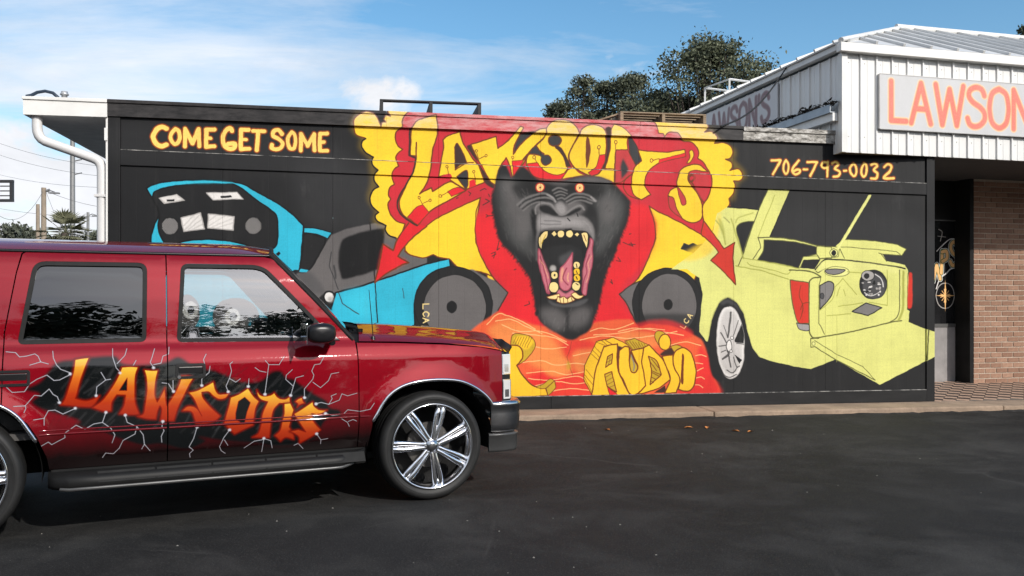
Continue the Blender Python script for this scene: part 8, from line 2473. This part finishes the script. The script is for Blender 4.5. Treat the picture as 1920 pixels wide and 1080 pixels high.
# left background: pale distant trees above the car roof
for i, (px, top, Y, R) in enumerate([(-60, 405, 72, 4.0), (2, 410, 70, 3.2), (38, 418, 74, 2.6), (64, 426, 76, 2.2), (96, 436, 80, 2.4), (172, 434, 78, 2.2), (205, 428, 82, 3.0), (-150, 408, 76, 4.5)]):
    tree('distant_tree', ['far pale tree cut by the left picture edge', 'far rounded tree under the sign frame at the left edge', 'far low tree between sign frame and utility pole', 'far small tree just left of the light pole', 'far low tree left of the palm', 'far low tree right of the palm', 'far tree hidden behind the gutter pipe', 'far tree beyond the left picture edge'][i], 'tree', (at(px, Y), Y, 0), hz(top, Y), R, 2600, .22, 50 + i, M_LEAFFAR, .25, .12, 'round', 'distant trees at the left', nc=16)
def palm():
    Y = 38; T = thing('palm_tree', 'cabbage palm with a bushy head of fan leaves between the light poles', 'tree', (at(122, Y), Y, 0))
    h = hz(437, Y); m = MB(); m.tube([(0, 0, -.05), (.05, 0, h * .5), (0, 0, h)], [.2, .17, .16], 10); m.build('trunk', M_BARK, T)
    rng = random.Random(4); lm = leaf_material('palm_leaf', (0.09, 0.095, 0.055), (0.22, 0.22, 0.14))
    for i in range(44):
        a = rng.uniform(0, 6.283); el = rng.uniform(-0.7, 1.35); d = Vector((math.cos(a) * math.cos(el), math.sin(a) * math.cos(el), math.sin(el)))
        s = rng.uniform(.35, .75); c = Vector((0, 0, h)) + d * s; m = MB(); m.tube([(0, 0, h), c], .012, 4)
        side = d.cross(Vector((0, 0, 1))).normalized(); up = side.cross(d)
        for k in range(13):
            t = -1.25 + 2.5 * k / 12; v = d * math.cos(t) + side * math.sin(t); L_ = rng.uniform(.45, .65); tip = c + v * L_ - Vector((0, 0, .10 * L_)); w = up.cross(v).normalized() * .036
            m.add([c, c + v * L_ * .5 + w + up * .015, tip, c + v * L_ * .5 - w], [(0, 1, 2, 3)])
        m.build('palm_frond', lm, T, recalc=False)
palm()
M_POLE = simple('weathered_pole_wood', (0.26, 0.21, 0.16), 0.85, var=0.2, scale=4); M_STEEL = simple('galvanised_steel', (0.22, 0.22, 0.22), 0.5, 0.4)
def pole(name, label, px, top, Y, r, arm=None, mat=M_POLE, group=None, cat='pole'):
    T = thing(name, label, cat, (at(px, Y), Y, 0), 0, group); h = hz(top, Y)
    m = MB(); m.tube([(0, 0, -.1), (0, 0, h)], [r * 1.15, r * .85], 10); m.build('shaft', mat, T)
    if arm:
        m = MB(); m.tube([(0, 0, h - .25), (arm * .5, 0, h - .12), (arm, 0, h - .22)], .03, 6); m.build('bracket_arm', M_STEEL, T)
        m = MB(); m.hexa([(arm - .3, -.1, h - .30), (arm + .25, -.1, h - .32), (arm + .25, .1, h - .32), (arm - .3, .1, h - .30), (arm - .3, -.06, h - .2), (arm + .25, -.06, h - .24), (arm + .25, .06, h - .24), (arm - .3, .06, h - .2)]); m.build('lamp_head', M_STEEL, T, bevel=.02)
    return T
p1 = pole('utility_pole', 'wooden utility pole with a street light arm reaching right, left of the palm', 82, 352, 45, .14, .55, cat='pole')
m = MB(); m.tube([(.14, 0, hz(358, 45)), (.3, 0, hz(356, 45))], .07, 8); m.build('transformer_bracket', M_STEEL, p1)
pole('utility_pole', 'shorter pale wooden pole just left of the street light pole', 71, 383, 42, .10)
pole('utility_pole', 'small distant pole with a lamp arm beside the gutter pipe', 165, 398, 62, .11, .6, M_STEEL)
p3 = pole('transmission_pole', 'very tall thin grey transmission pole above the palm', 136, 255, 150, .45, None, M_STEEL)
for py in (300, 325):
    m = MB(); m.tube([(0, 0, hz(py + 3, 150)), (1.2, 0, hz(py, 150)), (1.6, 0, hz(py - 1, 150))], .10, 5); m.build('cross_arm', M_STEEL, p3)
def wires():
    k = 0
    for name, a, b, sag, lab in [('a', (-60, 245, 60), (260, 318, 46), .5, 'highest thin wire slanting down behind the gutter pipe'), ('b', (-60, 268, 60), (260, 335, 46), .5, 'second highest thin wire crossing the clouds at the left'),
            ('c', (-60, 310, 70), (260, 352, 46), .5, 'third thin wire above the street light'), ('d', (82, 356, 45), (260, 392, 46), .3, 'wire running right from the top of the street light pole'),
            ('e', (-60, 378, 60), (260, 404, 46), .4, 'low wire passing behind both wooden poles'), ('f', (-20, 388, 40), (82, 356, 45), 1.0, 'slack wire drooping from the street light pole to the left'), ('g', (86, 358, 45), (125, 440, 44), 0.2, 'guy wire sloping down right of the street light pole')]:
        A = Vector((at(a[0], a[2]), a[2], hz(a[1], a[2]))); B = Vector((at(b[0], b[2]), b[2], hz(b[1], b[2]))); pts = []
        for i in range(13):
            t = i / 12; p = A.lerp(B, t); p.z -= sag * 4 * t * (1 - t); pts.append(p)
        m = MB(); m.tube(pts, .010, 4); o = m.build('overhead_wire', M_STEEL); tag(o, lab, 'wire', 'overhead wires at the left')
wires()
def sign_rack():
    Y = 30; T = thing('sign_frame', 'dark open roadside sign frame with horizontal slats at the left picture edge', 'sign', (at(-14, Y), Y, 0)); mt = simple('dark_sign_steel', (0.03, 0.03, 0.032), 0.5)
    x0, x1, z0, z1 = at(-62, Y) - at(-14, Y), at(25, Y) - at(-14, Y), hz(376, Y), hz(340, Y)
    for z in (z0, z1):
        m = MB(); m.box(x0, x1, -.06, .06, z - .045, z + .045); m.build('rail', mt, T)
    for x in (x0, x1 - .10):
        m = MB(); m.box(x, x + .10, -.055, .055, z0 + .046, z1 - .046); m.build('upright', mt, T)
    for i in range(3):
        z = z0 + (z1 - z0) * (i + 1) / 4; m = MB(); m.box(x0 + .1, x1 - .1, -.02, .02, z - .018, z + .018); m.build('slat', mt, T)
    m = MB(); m.box(x0 + .05, x1 - .6, -.05, .05, hz(397, Y), hz(384, Y)); m.build('lower_panel', simple('brown_panel', (0.11, 0.05, 0.03), 0.6), T)
    m = MB(); m.tube([(0, 0, 0), (0, 0, z0)], .08, 8); m.build('post', mt, T)
sign_rack()
# woods behind the viewer: they show only as reflections in the car
def woods():
    rng = np.random.RandomState(9); clumps = []
    for i in range(80):
        x = -75 + i * 2.2 + rng.uniform(-1.5, 1.5); y = -rng.uniform(36, 50); h = rng.uniform(11, 15.5) if rng.rand() > .3 else rng.uniform(15, 19)
        for k in range(6): clumps.append((np.array([x + rng.uniform(-1.8, 1.8), y, h * (0.14 + .155 * k)]), (2.3 - .2 * k, 1.8, h * .15)))
    me = leaves(clumps, 70000, .45, rng); me.name = 'woods'
    tag(new_obj('woods', me, M_LEAF2), kind='stuff')
woods()
# ---------------------------------------------------------------- litter on the asphalt
def litter():
    lm = simple('dry_orange_leaf', (0.50, 0.19, 0.05), 0.7)
    for i, (px, py, s, lab) in enumerate([(1290, 807, .045, 'dry orange leaf on the asphalt, farthest left of the bright four'), (1326, 807, .05, 'dry orange leaf on the asphalt, second from the left'), (1380, 812, .04, 'curled dry leaf on the asphalt between two brighter leaves'), (1407, 813, .045, 'dry orange leaf on the asphalt, rightmost of the group'), (1139, 811, .04, 'brown leaf lying alone on the asphalt near the kerb')]):
        Y = 1650 * (EYE - .05) / (py - 565); x = at(px, Y); z = ground_z(x, Y) + .004; a = i * 1.3; m = MB(); c, s_ = math.cos(a), math.sin(a)
        P = lambda u, v, w: (u * c - v * s_, u * s_ + v * c, w)
        m.add([P(-s, 0, 0), P(-s*.3, s*.5, .012), P(s*.5, s*.35, .016), P(s*1.2, 0, .004), P(s*.5, -s*.4, .010), P(-s*.3, -s*.45, .014), P(0.1*s, 0, .002)], [(0, 6, 1), (1, 6, 2), (2, 6, 3), (3, 6, 4), (4, 6, 5), (5, 6, 0)])
        o = m.build('fallen_leaf', lm, recalc=False); o.location = (x, Y, z); tag(o, lab, 'leaf', 'dry leaves on the asphalt')
    r = random.Random(12); m = MB()
    for i in range(110):
        x, y = r.uniform(-4, 7), r.uniform(3.2, 9.6); s = r.uniform(.003, .0085); z = ground_z(x, y)
        m.add([(x-s, y-s, z-.001), (x+s, y-s*.8, z-.001), (x+s*.7, y+s, z-.001), (x-s, y+s*.8, z-.001), (x+r.uniform(-.3, .3)*s, y, z+s*r.uniform(.5, 1.1))], [(0, 1, 4), (1, 2, 4), (2, 3, 4), (3, 0, 4)])
    tag(m.build('pebbles', simple('pale_grit', (0.20, 0.19, 0.17), 0.9, var=.4), recalc=True), kind='stuff')
litter()
